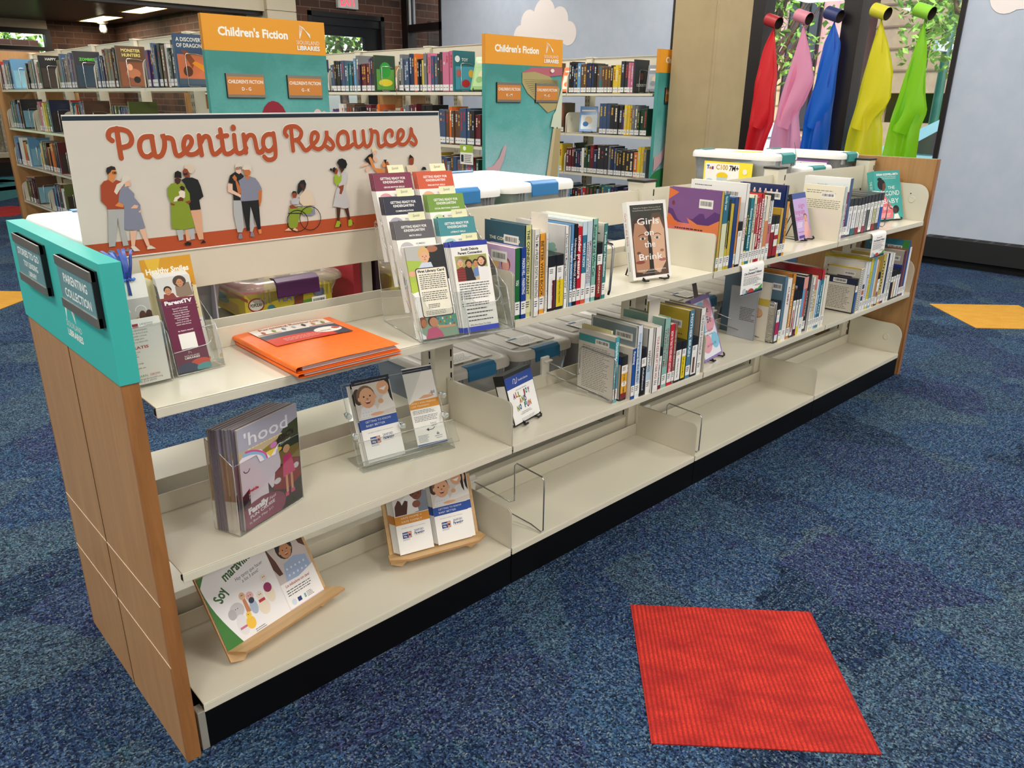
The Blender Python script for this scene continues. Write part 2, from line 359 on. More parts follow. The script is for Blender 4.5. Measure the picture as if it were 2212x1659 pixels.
# window_1 : two tall panes with dark frame
m=MB(); m.box(EX-.02,EX+.16,1.16,1.20,.55,3.05,MULL); m.box(EX-.03,EX+.16,2.02,2.19,.55,3.05,MULL); m.box(EX-.03,EX+.16,2.98,3.13,.55,3.05,MULL); m.box(EX-.02,EX+.16,1.16,4.1,3.0,3.05,MULL); m.box(EX-.06,EX+.16,1.16,4.1,.5,.56,MULL); m.box(EX-.02,EX+.16,4.0,4.08,.55,3.05,MULL)
w1=struct('window_1',m)
m=MB(); m.poly([(EX+.06,1.2,.56),(EX+.06,2.03,.56),(EX+.06,2.03,3.0),(EX+.06,1.2,3.0)],GLASS); g=m.build('glass_pane',parent=w1)
m=MB(); m.poly([(EX+.06,2.18,.56),(EX+.06,2.99,.56),(EX+.06,2.99,3.0),(EX+.06,2.18,3.0)],GLASS); m.build('glass_pane',parent=w1)
m=MB(); m.poly([(EX+.06,3.12,.56),(EX+.06,4.0,.56),(EX+.06,4.0,3.0),(EX+.06,3.12,3.0)],GLASS); m.build('glass_pane',parent=w1)
# window_2 : glazed corner between the mural panel and the brick
m=MB(); m.box(EX-.03,EX+.12,8.86,9.0,0,CEIL,MULL); m.box(EX-.02,EX+.1,8.08,8.86,2.27,2.37,MULL); m.box(EX-.02,EX+.1,8.08,8.12,0,CEIL,MULL)
m.box(EX,EX+.02,8.83,8.86,2.37,CEIL,mat('d9d9d6',.4)); w2=struct('window_2',m)
for a,b_ in ((0,2.27),(2.37,CEIL)):
    m=MB(); m.poly([(EX+.05,8.12,a),(EX+.05,8.86,a),(EX+.05,8.86,b_),(EX+.05,8.12,b_)],GLASS); m.build('glass_pane',parent=w2)
# brick wall with the exit door, y=9
m=MB(); m.box(5.1,5.5,9,9.3,0,CEIL,BRX); m.box(6.75,EX,9,9.3,0,CEIL,BRX); m.box(5.5,6.75,9,9.3,2.46,CEIL,BRX); m.box(EX,12,9,9.3,-.3,5,BRX)
struct('wall_north',m)
m=MB(); m.box(5.5,5.56,8.99,9.2,0,2.46,MULL); m.box(6.69,6.75,8.99,9.2,0,2.46,MULL); m.box(5.5,6.75,8.99,9.2,2.4,2.46,BLACK); m.box(5.56,6.69,9.02,9.18,2.3,2.4,BLACK)
m.box(5.56,5.68,9.06,9.12,0,2.3,BLACK); m.box(6.44,6.69,9.06,9.12,0,2.3,BLACK); m.box(5.68,6.44,9.06,9.12,2.17,2.3,BLACK); m.box(5.68,6.44,9.06,9.12,0,.25,BLACK)
d1=struct('door_1',m); m=MB(); m.poly([(5.68,9.09,.25),(6.44,9.09,.25),(6.44,9.09,2.17),(5.68,9.09,2.17)],GLASS); m.build('glass_pane',parent=d1)
# beige pier beside the beam, beige beam, soffit bay brick walls
m=MB(); m.box(4.76,5.17,8.7,9.3,0,2.383,BEIGE); m.box(4.76,5.17,8.7,9.3,2.393,CEIL,BEIGE); m.box(4.775,5.16,8.72,9.3,0,CEIL,BEIGE); struct('trim_1',m)
m=MB(); m.box(-6,4.77,8.78,8.98,2.375,CEIL,BEIGE); m.box(-6,4.77,8.83,8.98,2.33,2.375,MULL); struct('trim_2',m)
m=MB(); m.box(4.9,5.1,9.2,15.2,0,2.56,BRY); struct('wall_east_bay',m)
m=MB(); m.box(3.79,4.9,15,15.3,0,2.6,BRX); m.box(-6,3.79,15,15.3,0,.3,BRX); m.box(-6,3.79,15,15.3,2.42,2.6,BEIGE); struct('wall_north_bay',m)
m=MB(); m.box(3.72,3.81,14.95,15.1,.3,2.42,BLACK); m.box(-6,3.72,14.95,15.1,2.34,2.42,BLACK); m.box(-6,3.72,14.95,15.1,2.07,2.13,BLACK); m.box(-6,3.72,14.95,15.1,.3,.38,BEIGE)
for x in (2.86,1.5,0,-1.5,-3,-4.5): m.box(x,x+.07,14.95,15.1,.3,2.42,BLACK)
w3=struct('window_3',m); m=MB(); m.poly([(-6,15.04,.38),(3.72,15.04,.38),(3.72,15.04,2.34),(-6,15.04,2.34)],GLASS); m.build('glass_pane',parent=w3)
struct('baseboard_north',MB().box(-6,3.79,14.86,15,0,.22,BLACK))
# tan boxed column beside the third book range
m=MB(); m.box(4.80,5.255,2.02,2.395,0,CEIL,COLM); m.box(4.795,4.803,2.012,2.032,0,CEIL,COLM); m.box(4.797,4.812,2.016,2.021,0,CEIL,mat('8d7d63',.6))
struct('trim_3',m,bevel=.004)
# ---------------- heater under the pale wall
t=thing('baseboard_heater','long low black convector heater along the foot of the pale blue wall','heater',(EX,0,0))
m=MB(); m.box(-.17,-.16,-6,1.1,.07,.235,mat('1b1b1c',.5,name='black_heater_steel')); m.box(-.17,-.002,-6,1.1,.235,.24,mat('1b1b1c',.5)); m.box(-.10,-.002,-6,1.1,0.0,.07,SLOT); m.box(-.17,-.002,1.1,1.105,0,.24,BLACK); m.build('housing',t)
m=MB()
for i in range(58):
    y=1.05-i*.121; m.box(-.155,-.03,y-.105,y,.2405,.2415,mat('4b4b4d',.5)); 
    for j in range(5): m.box(-.15+j*.024,-.135+j*.024,y-.1,y-.005,.2416,.2425,SLOT)
m.build('grille',t)
# ---------------- soffit lights, dome sensors, exit sign
LP=emit_mat('lit_diffuser','fff6e6',6)
for i,(x,y) in enumerate(((4.18,13.19),(4.17,11.0))):
    t=thing('recessed_light',('far','nearer')[i]+' lit rectangular recessed light in the dark plank soffit','ceiling light',(x,y,2.56),group='recessed lights in the dark soffit')
    m=MB(); m.box(-.02,.32,-.03,.0,-.012,0,mat('f0c46a',.5)); m.box(-.02,.32,1.3,1.33,-.012,0,mat('f0c46a',.5)); m.box(-.03,0,-.03,1.33,-.012,0,mat('f0c46a',.5)); m.box(.30,.33,-.03,1.33,-.012,0,mat('f0c46a',.5)); m.build('frame',t)
    MB().box(0,.30,0,1.3,-.006,-.002,LP).build('diffuser',t)
    l=panel_light(x+.15,y+.65,2.53,.28,1.25,14,(1,.85,.6))
m=MB(); m.lathe([(0,-.02),(.05,-.02),(.09,0),(.09,.03)],WHITE,16); m.lathe([(0,-.17),(.05,-.15),(.065,-.1),(.05,-.03)],mat('e6e4e0',.4),16); tag(m.build('security_camera',loc=(4.5,14.3,2.53)),'small white dome camera hanging below the dark plank soffit','camera')
MB().lathe([(0,-.13),(.025,-.13),(.04,-.10)],SLOT,12).build('lens',bpy.data.objects['security_camera'])
t=thing('exit_sign','white exit sign with red letters on the brick over the black door','sign',(5.95,8.93,2.52)); 
MB().box(0,.33,0,.06,0,.2,mat('d5d5d3',.5)).build('housing',t,bevel=.004)
m=MB(); Pg(m,lambda u,v,d:(u,-d,v),eps=.001).text('EXIT',.165,.035,.13,emit_mat('red_lit_letters','ff3a4a',1.6),w=.25,al='c',bold=.02); m.build('letters',t)
# ---------------- carpet tiles and coloured carpet shapes set into the blue carpet
RT=rib_carpet('red_ribbed_tile','d03c2e','a42a26','7a2222',0.0); YT=rib_carpet('yellow_ribbed_tile','dba849','cf9a3c','b07c30',0.0)
def tile(cx,cy,s,mtl,label,ang=-46.2):
    a=math.radians(ang); m=MB(); m.prism([(-s/2,-s/2),(s/2,-s/2),(s/2,s/2),(-s/2,s/2)],'z',0,.003,mtl)
    return tag(m.build('carpet_tile',loc=(cx,cy,0),rot=(0,0,a)),label,'carpet tile','coloured square carpet tiles')
tile(1.083,-.651,.496,RT,'red ribbed square carpet tile set in the blue carpet in front of the low shelf')
tile(5.41,.02,.62,YT,'yellow square carpet tile beyond the far end of the low shelf',-45)
tile(.52,4.86,.5,YT,'yellow square carpet tile behind the teal shelf end',-45)
def splash(pts,c,label,n='carpet_inlay'):
    m=MB(); m.prism(pts,'z',0,.003,c); return tag(m.build(n),label,'carpet inlay','coloured inlays in the far carpet')
TQ=speck('teal_carpet','1f5a5c','2f7a78',40,.95); ORC=speck('orange_carpet','c8713c','d9854a',40,.95); GNC=speck('dark_green_carpet','1d3a2c','355436',40,.95)
splash([(1.2,10.2),(2.6,11.9),(2.75,14.6),(1.0,14.6),(-.4,12.0)],TQ,'large dark teal carpet inlay with leafy shapes by the far left window')
splash([(2.0,12.2),(2.6,12.5),(2.5,13.0),(2.2,12.8),(1.6,13.2),(1.5,12.6)],ORC,'pointed orange carpet inlay lying on the dark teal inlay')
splash([(2.1,13.5),(2.7,13.7),(2.5,14.2),(2.0,14.0)],GNC,'dark green leaf shaped carpet inlay at the back of the teal inlay')
splash([(1.9,13.2),(2.4,13.35),(2.2,13.6),(1.7,13.5)],ORC,'thin orange leaf carpet inlay behind the pointed orange one')
splash([(0.9,9.95),(1.8,10.3),(1.95,9.9),(1.65,9.3),(.9,9.2)],RT,'bright red carpet inlay beside the foot of the far book range')
# ================================================================ OUTSIDE
GR=speck('grey_asphalt','8e9094','a0a2a5',30,.9); PAVE=speck('pale_sidewalk','b8b5ae','c8c5be',10,.9)
struct('ground',MB().box(-40,70,15.5,60,-.35,-.25,speck('lawn','5c7a3a','7a9a4c',20,.95)))
struct('road',MB().box(7.3,70,-40,60,-.36,-.26,GR)); struct('sidewalk',MB().box(7.3,9.4,-20,9,-.3,-.2,PAVE))
struct('far_sidewalk',MB().box(19,24,-20,40,-.3,-.18,PAVE))
LEAF=[speck('leaves_a','6f9a3e','9cc35a',12,.7,.2),speck('leaves_b','4f7a34','86ad4e',12,.7,.2)]
BARK=speck('bark','4a3b30','6b5848',20,.9)
def tree(x,y,h,r,label,k=0,n=420,seed=1):
    rr=random.Random(seed); t=thing('tree',label,'tree',(x,y,-.3),group='trees outside the windows')
    m=MB(); m.tube([(0,0,0),(.05,.03,h*.3),(0,.05,h*.55),(.1,0,h*.8)],[.11,.09,.07,.03],BARK,8)
    for i in range(7):
        a=rr.uniform(0,6.28); z=h*rr.uniform(.35,.6); m.tube([(0,0.03,z),(math.cos(a)*r*.4,math.sin(a)*r*.4,z+h*.15),(math.cos(a)*r*.75,math.sin(a)*r*.75,z+h*.25)],[.045,.03,.012],BARK,6)
    m.build('trunk',t); m=MB()
    for i in range(n):
        a=rr.uniform(0,6.28); q=rr.random()**.5; el=rr.uniform(-1,1); R=r*q
        c=Vector((math.cos(a)*R*math.sqrt(1-el*el*.8),math.sin(a)*R*math.sqrt(1-el*el*.8),h*.68+el*h*.30))
        for j in range(7):
            d=c+Vector((rr.gauss(0,.16),rr.gauss(0,.16),rr.gauss(0,.13))); s_=rr.uniform(.05,.11)
            e=Euler((rr.uniform(-1,1),rr.uniform(-1,1),rr.uniform(0,6))).to_matrix()
            m.add([d+e@Vector(v) for v in ((-s_,0,0),(0,-s_*.5,.01),(s_,0,0),(0,s_*.5,.01))],[(0,1,2,3)],LEAF[(i+k)%2])
    m.build('crown',t); return t
tree(13.4,6.35,5.4,.95,'light green street tree behind the pink scarf and blue scarf',0,170,1)
tree(15.6,4.6,6.6,.65,'leafy street tree seen left of the yellow scarf by the mullion',1,150,2)
tree(12.6,2.95,5.8,.75,'street tree seen past the green scarf at the right window edge',0,170,3)
tree(8.2,12.6,5.0,1.9,'bright green tree seen through the glass of the exit door',1,520,4)
tree(3.6,19.5,3.2,1.6,'low green tree outside the far left window',0,360,5)
tree(-1.2,20.5,3.0,1.5,'green shrub like tree at the left edge outside the far window',1,300,6)
t=thing('stone_building','pink and tan office building across the street with dark gridded windows','building',(21.5,5,-.3))
PK=speck('pink_stone','c79a94','d2a8a2',3,.8); TN=speck('tan_stone_blocks','c2a47c','cfb28a',3,.8); TN2=mat('9a7d5c',.8)
m=MB(); m.box(0,8,3.5,12,2.6,14,PK); m.box(-.1,8,3.5,12,0,2.6,TN)
for i in range(6): m.box(-.12,0,3.5,12,.42*i+.3,.42*i+.33,TN2)
m.build('wall',t)
DW=mat('2a3038',.15,spec=.8,name='dark_window_glass')
for y0,y1,z0,z1 in ((4.6,5.55,.9,12),(7.6,9.0,2.6,12)):
    f=MB().box(-.16,-.08,y0,y1,z0,z1,BLACK).build('window_frame',t); m=MB()
    n=6
    for i in range(n):
        for j in range(3):
            a=y0+.06+(y1-y0-.06)/3*j; b_=z0+.06+(z1-z0-.06)/n*i; m.box(-.2,-.15,a,a+(y1-y0-.06)/3-.07,b_,b_+(z1-z0-.06)/n-.08,DW)
    m.build('window_glass',f)
t=thing('parking_garage','brown block building across the street with dark openings','building',(20.5,-.9,-.3))
BRN=speck('brown_concrete','8a7660','9a866e',3,.85); m=MB(); m.box(0,7,-6,8.6,1.9,9,BRN); m.box(0,7,-6,8.6,0,1.2,BRN); m.box(1.2,7,-6,8.6,1.2,1.9,SLOT)
for y in (-5.8,-2.4,1.2,4.8,8.2): m.box(0,.4,y,y+.4,1.2,1.9,BRN)
for i in range(8): m.box(-.03,0,-6,8.6,2.4+.5*i,2.44+.5*i,mat('6e5c4a',.85))
m.build('wall',t)
m=MB(); m.box(8.6,8.95,3.98,4.35,-.3,5,BRX); tag(m.build('brick_pier'),'brick pier standing outside at the left edge of the window','pier')
t=thing('street_lamp','dark green street lamp post with flared base beyond the green scarf','street lamp',(14.2,3.75,-.3)); G=mat('1f5a4c',.4,name='green_iron')
m=MB(); m.lathe([(0,0),(.2,0),(.2,.12),(.13,.2),(.15,.34),(.09,.5),(.075,1.1),(.06,4.2),(0,4.2)],G,14); m.build('post',t); m=MB(); m.box(-.5,.5,-.03,.03,2.45,2.6,mat('d9dcd8',.5)); m.build('street_sign',t)
def car(x,y,rz,c,label):
    t=thing('car',label,'car',(x,y,-.26),(0,0,rz),'cars parked at the kerb'); B=mat(c,.25,spec=.6,coat=.6)
    side=[(-2.2,.35),(-2.25,.75),(-2.0,.95),(-1.2,1.02),(-.65,1.45),(.9,1.48),(1.7,1.05),(2.2,.9),(2.25,.4)]
    body=MB().prism(side,'y',-.85,.85,B).build('body',t,bevel=.05)
    for s in (-1,1): MB().prism([(-.95,1.06),(-.55,1.38),(.15,1.4),(.15,1.06)],'y',s*.852,s*.862,DW).build('window',t); MB().prism([(.22,1.06),(.22,1.4),(.85,1.4),(1.35,1.08)],'y',s*.852,s*.862,DW).build('window',t)
    MB().add([(-1.22,-.72,1.07),(-1.22,.72,1.07),(-.72,.66,1.44),(-.72,-.66,1.44)],[(0,1,2,3)],mat('9db8c4',.1,spec=.9)).build('windscreen',t)
    for X in (-1.45,1.4):
        for s in (-1,1): MB().prism([(X+.32*math.cos(q*PI/8),.34+.32*math.sin(q*PI/8)) for q in range(16)],'y',s*.88,s*.70,BLACK).build('wheel',t)
car(11.6,6.6,PI/2,'e6e8ea','white car parked outside behind the red and pink scarves'); car(9.9,.9,PI/2,'8fc3cf','pale blue car parked outside at the right edge of the window')
# red brick canopy outside the far window
tag(MB().box(3.1,3.9,16.2,16.6,-.3,2.3,BRX).build('brick_pier'),'brick pier standing outside the far left window','pier')
SIGN_STROKES=[[(1198,2460),(1190,2332),(1188,2021),(1191,1908)],[(1074,2240),(1027,2287),(1024,2352),(1065,2419),(1154,2448),(1288,2441),(1400,2388),(1441,2257),(1380,2146),(1239,2106)],[(1836,2301),(1682,2290),(1590,2201),(1568,2061),(1613,1945),(1707,1915),(1785,1956)],[(1827,2301),(1833,2035),(1845,1936),(1896,1908),(1973,1941),(2043,2064),(2069,2225),(2048,2332),(2061,2269),(2167,2267),(2231,2221),(2247,2040),(2266,1939),(2332,1913),(2446,1979),(2577,2103),(2619,2202),(2581,2276),(2503,2260),(2445,2143),(2447,2015),(2535,1930),(2671,1943),(2783,2023)],[(2787,2299),(2785,2097),(2794,1911)],[(2807,2161),(2890,2269),(2969,2273),(3002,2193),(3015,2016),(3052,1917),(3135,1936),(3240,2018)],[(3255,2410),(3266,2177),(3277,1988),(3325,1915),(3429,1926),(3552,2008)],[(3191,2268),(3391,2287)],[(3545,2293),(3551,1999),(3604,1916),(3701,1936),(3791,2020)],[(3760,2298),(3767,2107),(3773,1924)],[(3780,2164),(3866,2273),(3968,2275),(4008,2178),(4027,2003),(4072,1914),(4160,1930)],[(4046,1931),(4119,1929),(4211,2019)],[(4460,2288),(4314,2291),(4211,2206),(4194,2048),(4276,1943),(4384,1967),(4464,2059)],[(4456,2312),(4470,2078),(4455,1832),(4373,1760),(4257,1760),(4186,1824)],[(4776,2249),(4734,2316),(4771,2410),(4883,2449),(5034,2440),(5136,2347),(5127,2252),(5053,2173),(4908,2146)],[(4895,2417),(4896,2142),(4904,1931)],[(5019,2162),(5118,2041),(5181,1946),(5254,1930),(5362,2004),(5522,2137),(5562,2253),(5503,2312),(5421,2284),(5380,2150),(5408,2013),(5528,1941),(5658,1982),(5743,2102),(5791,2238),(5793,2346),(5799,2218),(5903,2114),(5954,2017),(5901,1943),(5842,1941),(5771,1992)],[(6228,2319),(6115,2251),(6072,2093),(6124,1968),(6222,1933),(6338,2016),(6361,2166),(6321,2287),(6228,2319)],[(6186,1934),(6370,1955),(6485,2022)],[(6542,2313),(6560,2041),(6616,1962),(6704,1979),(6798,2065)],[(6790,2319),(6810,2054),(6871,1960),(6971,2009),(7026,2152),(7038,2274),(7007,2377),(7045,2305),(7155,2303),(7209,2230),(7215,2023),(7280,1948),(7408,1997)],[(7630,2201),(7640,2284),(7563,2327),(7455,2267),(7416,2122),(7487,1995),(7617,1960),(7753,2013),(7944,2163),(7976,2278),(7904,2332),(7825,2270),(7799,2113),(7860,1995),(7995,1981),(8113,2063),(8197,2210),(8223,2359),(8247,2231),(8331,2122),(8369,2024),(8302,1962),(8208,2018)]]
SIGN_POLYS=[('a8472a',[(727,1415),(798,1490),(886,1511),(960,1445),(1021,1503),(1102,1472),(1124,1391),(1148,1264),(1087,934),(770,951),(770,1005),(687,1118)]),('d98a4e',[(886,1511),(952,1449),(1019,1548),(1052,1625),(1044,1704),(933,1701),(903,1615)]),('2c2427',[(884,1607),(869,1669),(889,1738),(978,1769),(1043,1748),(1051,1692),(974,1690),(942,1648)]),('b0b0ae',[(786,945),(1095,928),(1036,546),(1063,208),(955,201),(940,774),(808,218),(686,214)]),('7f8290',[(605,85),(686,158),(785,128),(777,77)]),('7f8290',[(966,97),(1038,164),(1099,91),(1087,73)]),('e6b79b',[(1178,1459),(1265,1516),(1289,1443),(1265,1368),(1217,1371),(1160,1344)]),('84889b',[(1081,1340),(1154,1362),(1222,1349),(1325,1216),(1314,1144),(1407,991),(1391,827),(1436,525),(1267,485),(1024,528),(1097,997),(1005,1077),(1036,1218)]),('ddd3c5',[(1126,1462),(1135,1515),(1187,1574),(1272,1560),(1293,1491),(1204,1457),(1059,1306),(993,1217),(951,1277),(1024,1415)]),('d98a4e',[(926,1011),(1005,1073),(1091,1016),(1074,963),(991,984)]),('e6b79b',[(1211,934),(1292,1000),(1368,976),(1334,924)]),('e6b79b',[(1351,858),(1411,899),(1423,861),(1365,833)]),('e6b79b',[(1133,490),(1258,486),(1172,158),(1110,165)]),('e6b79b',[(1314,499),(1424,507),(1475,142),(1408,150)]),('ddd3c5',[(1094,176),(1184,175),(1268,71),(1150,75)]),('ddd3c5',[(1415,139),(1492,159),(1589,81),(1407,83)]),('1c1f20',[(2294,1431),(2396,1472),(2530,1465),(2640,1411),(2681,1276),(2713,1063),(2614,994),(2622,800),(2401,799),(2388,991),(2357,1334)]),('d8c9b4',[(2384,1668),(2421,1731),(2510,1748),(2590,1696),(2592,1611),(2530,1540),(2467,1571),(2437,1638)]),('8c4326',[(2347,1605),(2392,1658),(2447,1637),(2480,1552),(2482,1473),(2396,1472),(2346,1531)]),('2c2427',[(2349,1577),(2388,1556),(2448,1572),(2431,1521),(2354,1517)]),('dba887',[(2400,793),(2622,794),(2599,164),(2495,165),(2450,426)]),('dba887',[(2231,408),(2298,402),(2321,174),(2227,165)]),('b2b5b7',[(2058,416),(2183,413),(2173,200),(2074,191)]),('b2b5b7',[(2289,403),(2418,409),(2419,193),(2328,183)]),('84982c',[(1990,1282),(2077,1369),(2192,1381),(2322,1355),(2428,1141),(2420,1008),(2380,935),(2441,436),(2192,412),(1958,455),(2016,1000),(1976,1116)]),('4b2a1e',[(2154,1448),(2226,1487),(2292,1441),(2257,1368),(2202,1340),(2158,1383)]),('1e1718',[(2158,1476),(2179,1586),(2244,1619),(2311,1579),(2302,1459),(2230,1487)]),('1c1f20',[(2178,121),(2255,152),(2326,124),(2312,66),(2195,76)]),('1c1f20',[(2524,82),(2594,154),(2646,89)]),('e8dccb',[(2204,1193),(2266,1227),(2337,1185),(2322,1072),(2259,1039),(2120,1002),(2073,1005),(2113,1087),(2213,1118)]),('3a1f17',[(2236,1285),(2288,1316),(2346,1278),(2331,1213),(2265,1218)]),('6a3320',[(2154,1037),(2228,1088),(2290,1055),(2273,1000),(2158,1003)]),('8c4326',[(2009,991),(2094,947),(2080,920),(2007,935)]),('8c4326',[(2309,982),(2439,1007),(2424,969),(2370,926)]),('b2b5b7',[(3361,929),(3539,915),(3536,340),(3479,223),(3373,234),(3334,622)]),('b2b5b7',[(3716,771),(3780,766),(3774,317),(3716,199),(3664,225)]),('1c1f20',[(3293,1316),(3353,1468),(3464,1530),(3588,1514),(3663,1432),(3542,1301),(3519,927),(3362,938),(3383,1291)]),('e6bfa8',[(3485,1616),(3551,1643),(3619,1600),(3609,1513),(3553,1481),(3494,1519)]),('ddd3c5',[(3479,1617),(3506,1703),(3592,1724),(3638,1668),(3625,1610),(3551,1648)]),('e6bfa8',[(3280,1297),(3382,1281),(3367,1155),(3533,1045),(3621,979),(3585,942),(3486,1009),(3259,1123)]),('84889b',[(3526,1342),(3661,1413),(3811,1414),(3915,1379),(3990,1275),(4051,1127),(3959,1096),(3949,905),(3728,881),(3517,907),(3561,1103)]),('c2713e',[(3668,1569),(3768,1603),(3836,1541),(3804,1454),(3743,1424),(3678,1467)]),('ddd3c5',[(3635,1590),(3690,1665),(3788,1681),(3855,1619),(3842,1501),(3795,1563),(3679,1564)]),('c2713e',[(3674,1431),(3734,1345),(3815,1418)]),('c2713e',[(3453,1346),(3494,1343),(3566,1142),(3546,1064),(3483,1068)]),('c2713e',[(3392,1417),(3447,1473),(3492,1412),(3479,1334),(3432,1347)]),('1c1f20',[(3537,895),(3937,896),(3902,242),(3854,247),(3737,769),(3645,247),(3590,242),(3556,602)]),('c2713e',[(3964,1100),(4047,1111),(4007,870),(3953,742),(3915,796)]),('7f8290',[(3368,101),(3402,200),(3460,204),(3482,99),(3420,81)]),('7f8290',[(3652,112),(3684,202),(3738,196),(3760,101)]),('d98a4e',[(3860,248),(3934,247),(3935,157),(3876,147)]),('1c1f20',[(3754,887),(3943,902),(3924,258),(3850,255),(3770,664)]),('8288a0',[(4960,473),(5253,530),(5316,658),(5329,462),(5222,440)]),('dccbb3',[(4955,908),(5128,1057),(5250,1009),(5333,780),(5317,679),(5036,676),(4953,768)]),('1c1f20',[(4948,1188),(5023,1263),(5114,1273),(5155,1175),(5123,1077),(5024,1034),(4937,949),(4902,992)]),('4b2a1e',[(4993,1189),(5083,1180),(5119,1077),(5066,1001),(5040,1082),(4988,1136)]),('b7b8bd',[(4725,845),(4830,887),(4961,848),(4915,726),(4748,739)]),('8c4326',[(4765,961),(4833,1036),(4892,953),(4862,875),(4795,880)]),('1c1f20',[(4755,972),(4800,1038),(4877,1029),(4896,952),(4841,1006)]),('8c4326',[(4678,709),(4748,733),(4897,651),(4871,613),(4695,647)]),('84982c',[(4671,639),(4942,647),(5239,634),(5245,520),(5155,477),(4929,506),(4832,209),(4762,185),(4606,207)]),('e6b79b',[(4501,160),(4607,211),(4681,162),(4667,139)]),('e6b79b',[(4703,160),(4763,199),(4838,147),(4823,111)]),('4b2a1e',[(5911,580),(6025,560),(5965,237),(5910,253)]),('4b2a1e',[(6129,535),(6240,537),(6275,252),(6219,246)]),('c3c2c4',[(5905,1253),(6021,1205),(6130,1364),(6231,1410),(6270,1336),(6223,1132),(6168,1052),(6273,646),(6280,561),(6165,528),(5817,608),(5930,964),(6012,1093)]),('4b2a1e',[(6045,1511),(6085,1560),(6153,1506),(6198,1453),(6106,1365),(6088,1444)]),('141516',[(6005,1614),(6059,1693),(6157,1709),(6251,1665),(6285,1571),(6237,1481),(6150,1459),(6070,1520)]),('9ab32f',[(5911,1334),(5984,1351),(6028,1287),(6115,1323),(6092,1181),(5963,1075),(5898,1171)]),('8c4326',[(5921,1456),(5984,1503),(6022,1430),(5984,1351),(5914,1375)]),('141516',[(5877,1498),(5938,1520),(5965,1474),(5916,1391),(5866,1428)]),('141516',[(5796,1472),(5834,1504),(5874,1468),(5828,1430)]),('8c4326',[(5986,1063),(6159,1098),(6125,972),(6068,871),(6016,896),(6041,998)]),('9ab32f',[(5898,254),(5971,248),(6001,160),(5935,102),(5833,112)]),('9ab32f',[(6219,246),(6295,261),(6350,148),(6284,100),(6208,97)]),('1c1f20',[(5970,173),(6007,170),(6001,100),(5972,103)]),('1c1f20',[(6316,205),(6368,146),(6336,132)]),('e6b79b',[(6673,1523),(6867,1577),(6894,1534),(6688,1481)]),('e6b79b',[(6861,1494),(6941,1469),(6827,1355),(6792,1414)]),('e6b79b',[(7007,1780),(7058,1768),(7178,1617),(7085,1578),(7025,1654)]),('141516',[(6770,1654),(6904,1763),(7014,1801),(7035,1737),(6965,1514)]),('e6b79b',[(7023,1821),(7077,1877),(7139,1828),(7096,1766),(7038,1783)]),('e8d3a8',[(7010,1822),(7016,1925),(7120,1938),(7146,1859),(7076,1861)]),('d98a4e',[(6887,1701),(6957,1719),(6999,1655),(7076,1442),(7349,1408),(7369,1311),(7133,1312),(6988,1467)]),('d98a4e',[(7270,1507),(7319,1579),(7398,1576),(7383,1449),(7298,1453)]),('a8532a',[(7370,1556),(7451,1591),(7512,1486),(7515,1293),(7369,1304),(7404,1448)]),('141516',[(7330,1632),(7427,1632),(7387,1523)]),('e6d3bd',[(8012,1463),(8220,1487),(8357,1404),(8381,1292),(8322,1240),(8071,1253)]),('8c4326',[(8116,1633),(8202,1694),(8268,1627),(8249,1496),(8205,1459),(8109,1470)]),('141516',[(8109,1611),(8124,1697),(8148,1729),(8202,1690),(8261,1649),(8158,1642)]),('141516',[(8496,1331),(8542,1406),(8627,1396),(8662,1323)]),('e6b79b',[(6949,103),(7011,174),(7059,92)])]
SIGN_WHEELS=[[(5461,357),(5430,252),(5361,167),(5265,115),(5156,105),(5053,136),(4969,205),(4919,300),(4908,406),(4938,509),(5005,592),(5099,644),(5206,657),(5310,627),(5395,560),(5448,465),(5461,357)],[(5118,326),(5089,232),(5022,157),(4928,112),(4822,103),(4721,132),(4639,195),(4589,280),(4579,375),(4608,467),(4673,541),(4765,587),(4869,597),(4971,569),(5054,508),(5106,423),(5118,326)]]
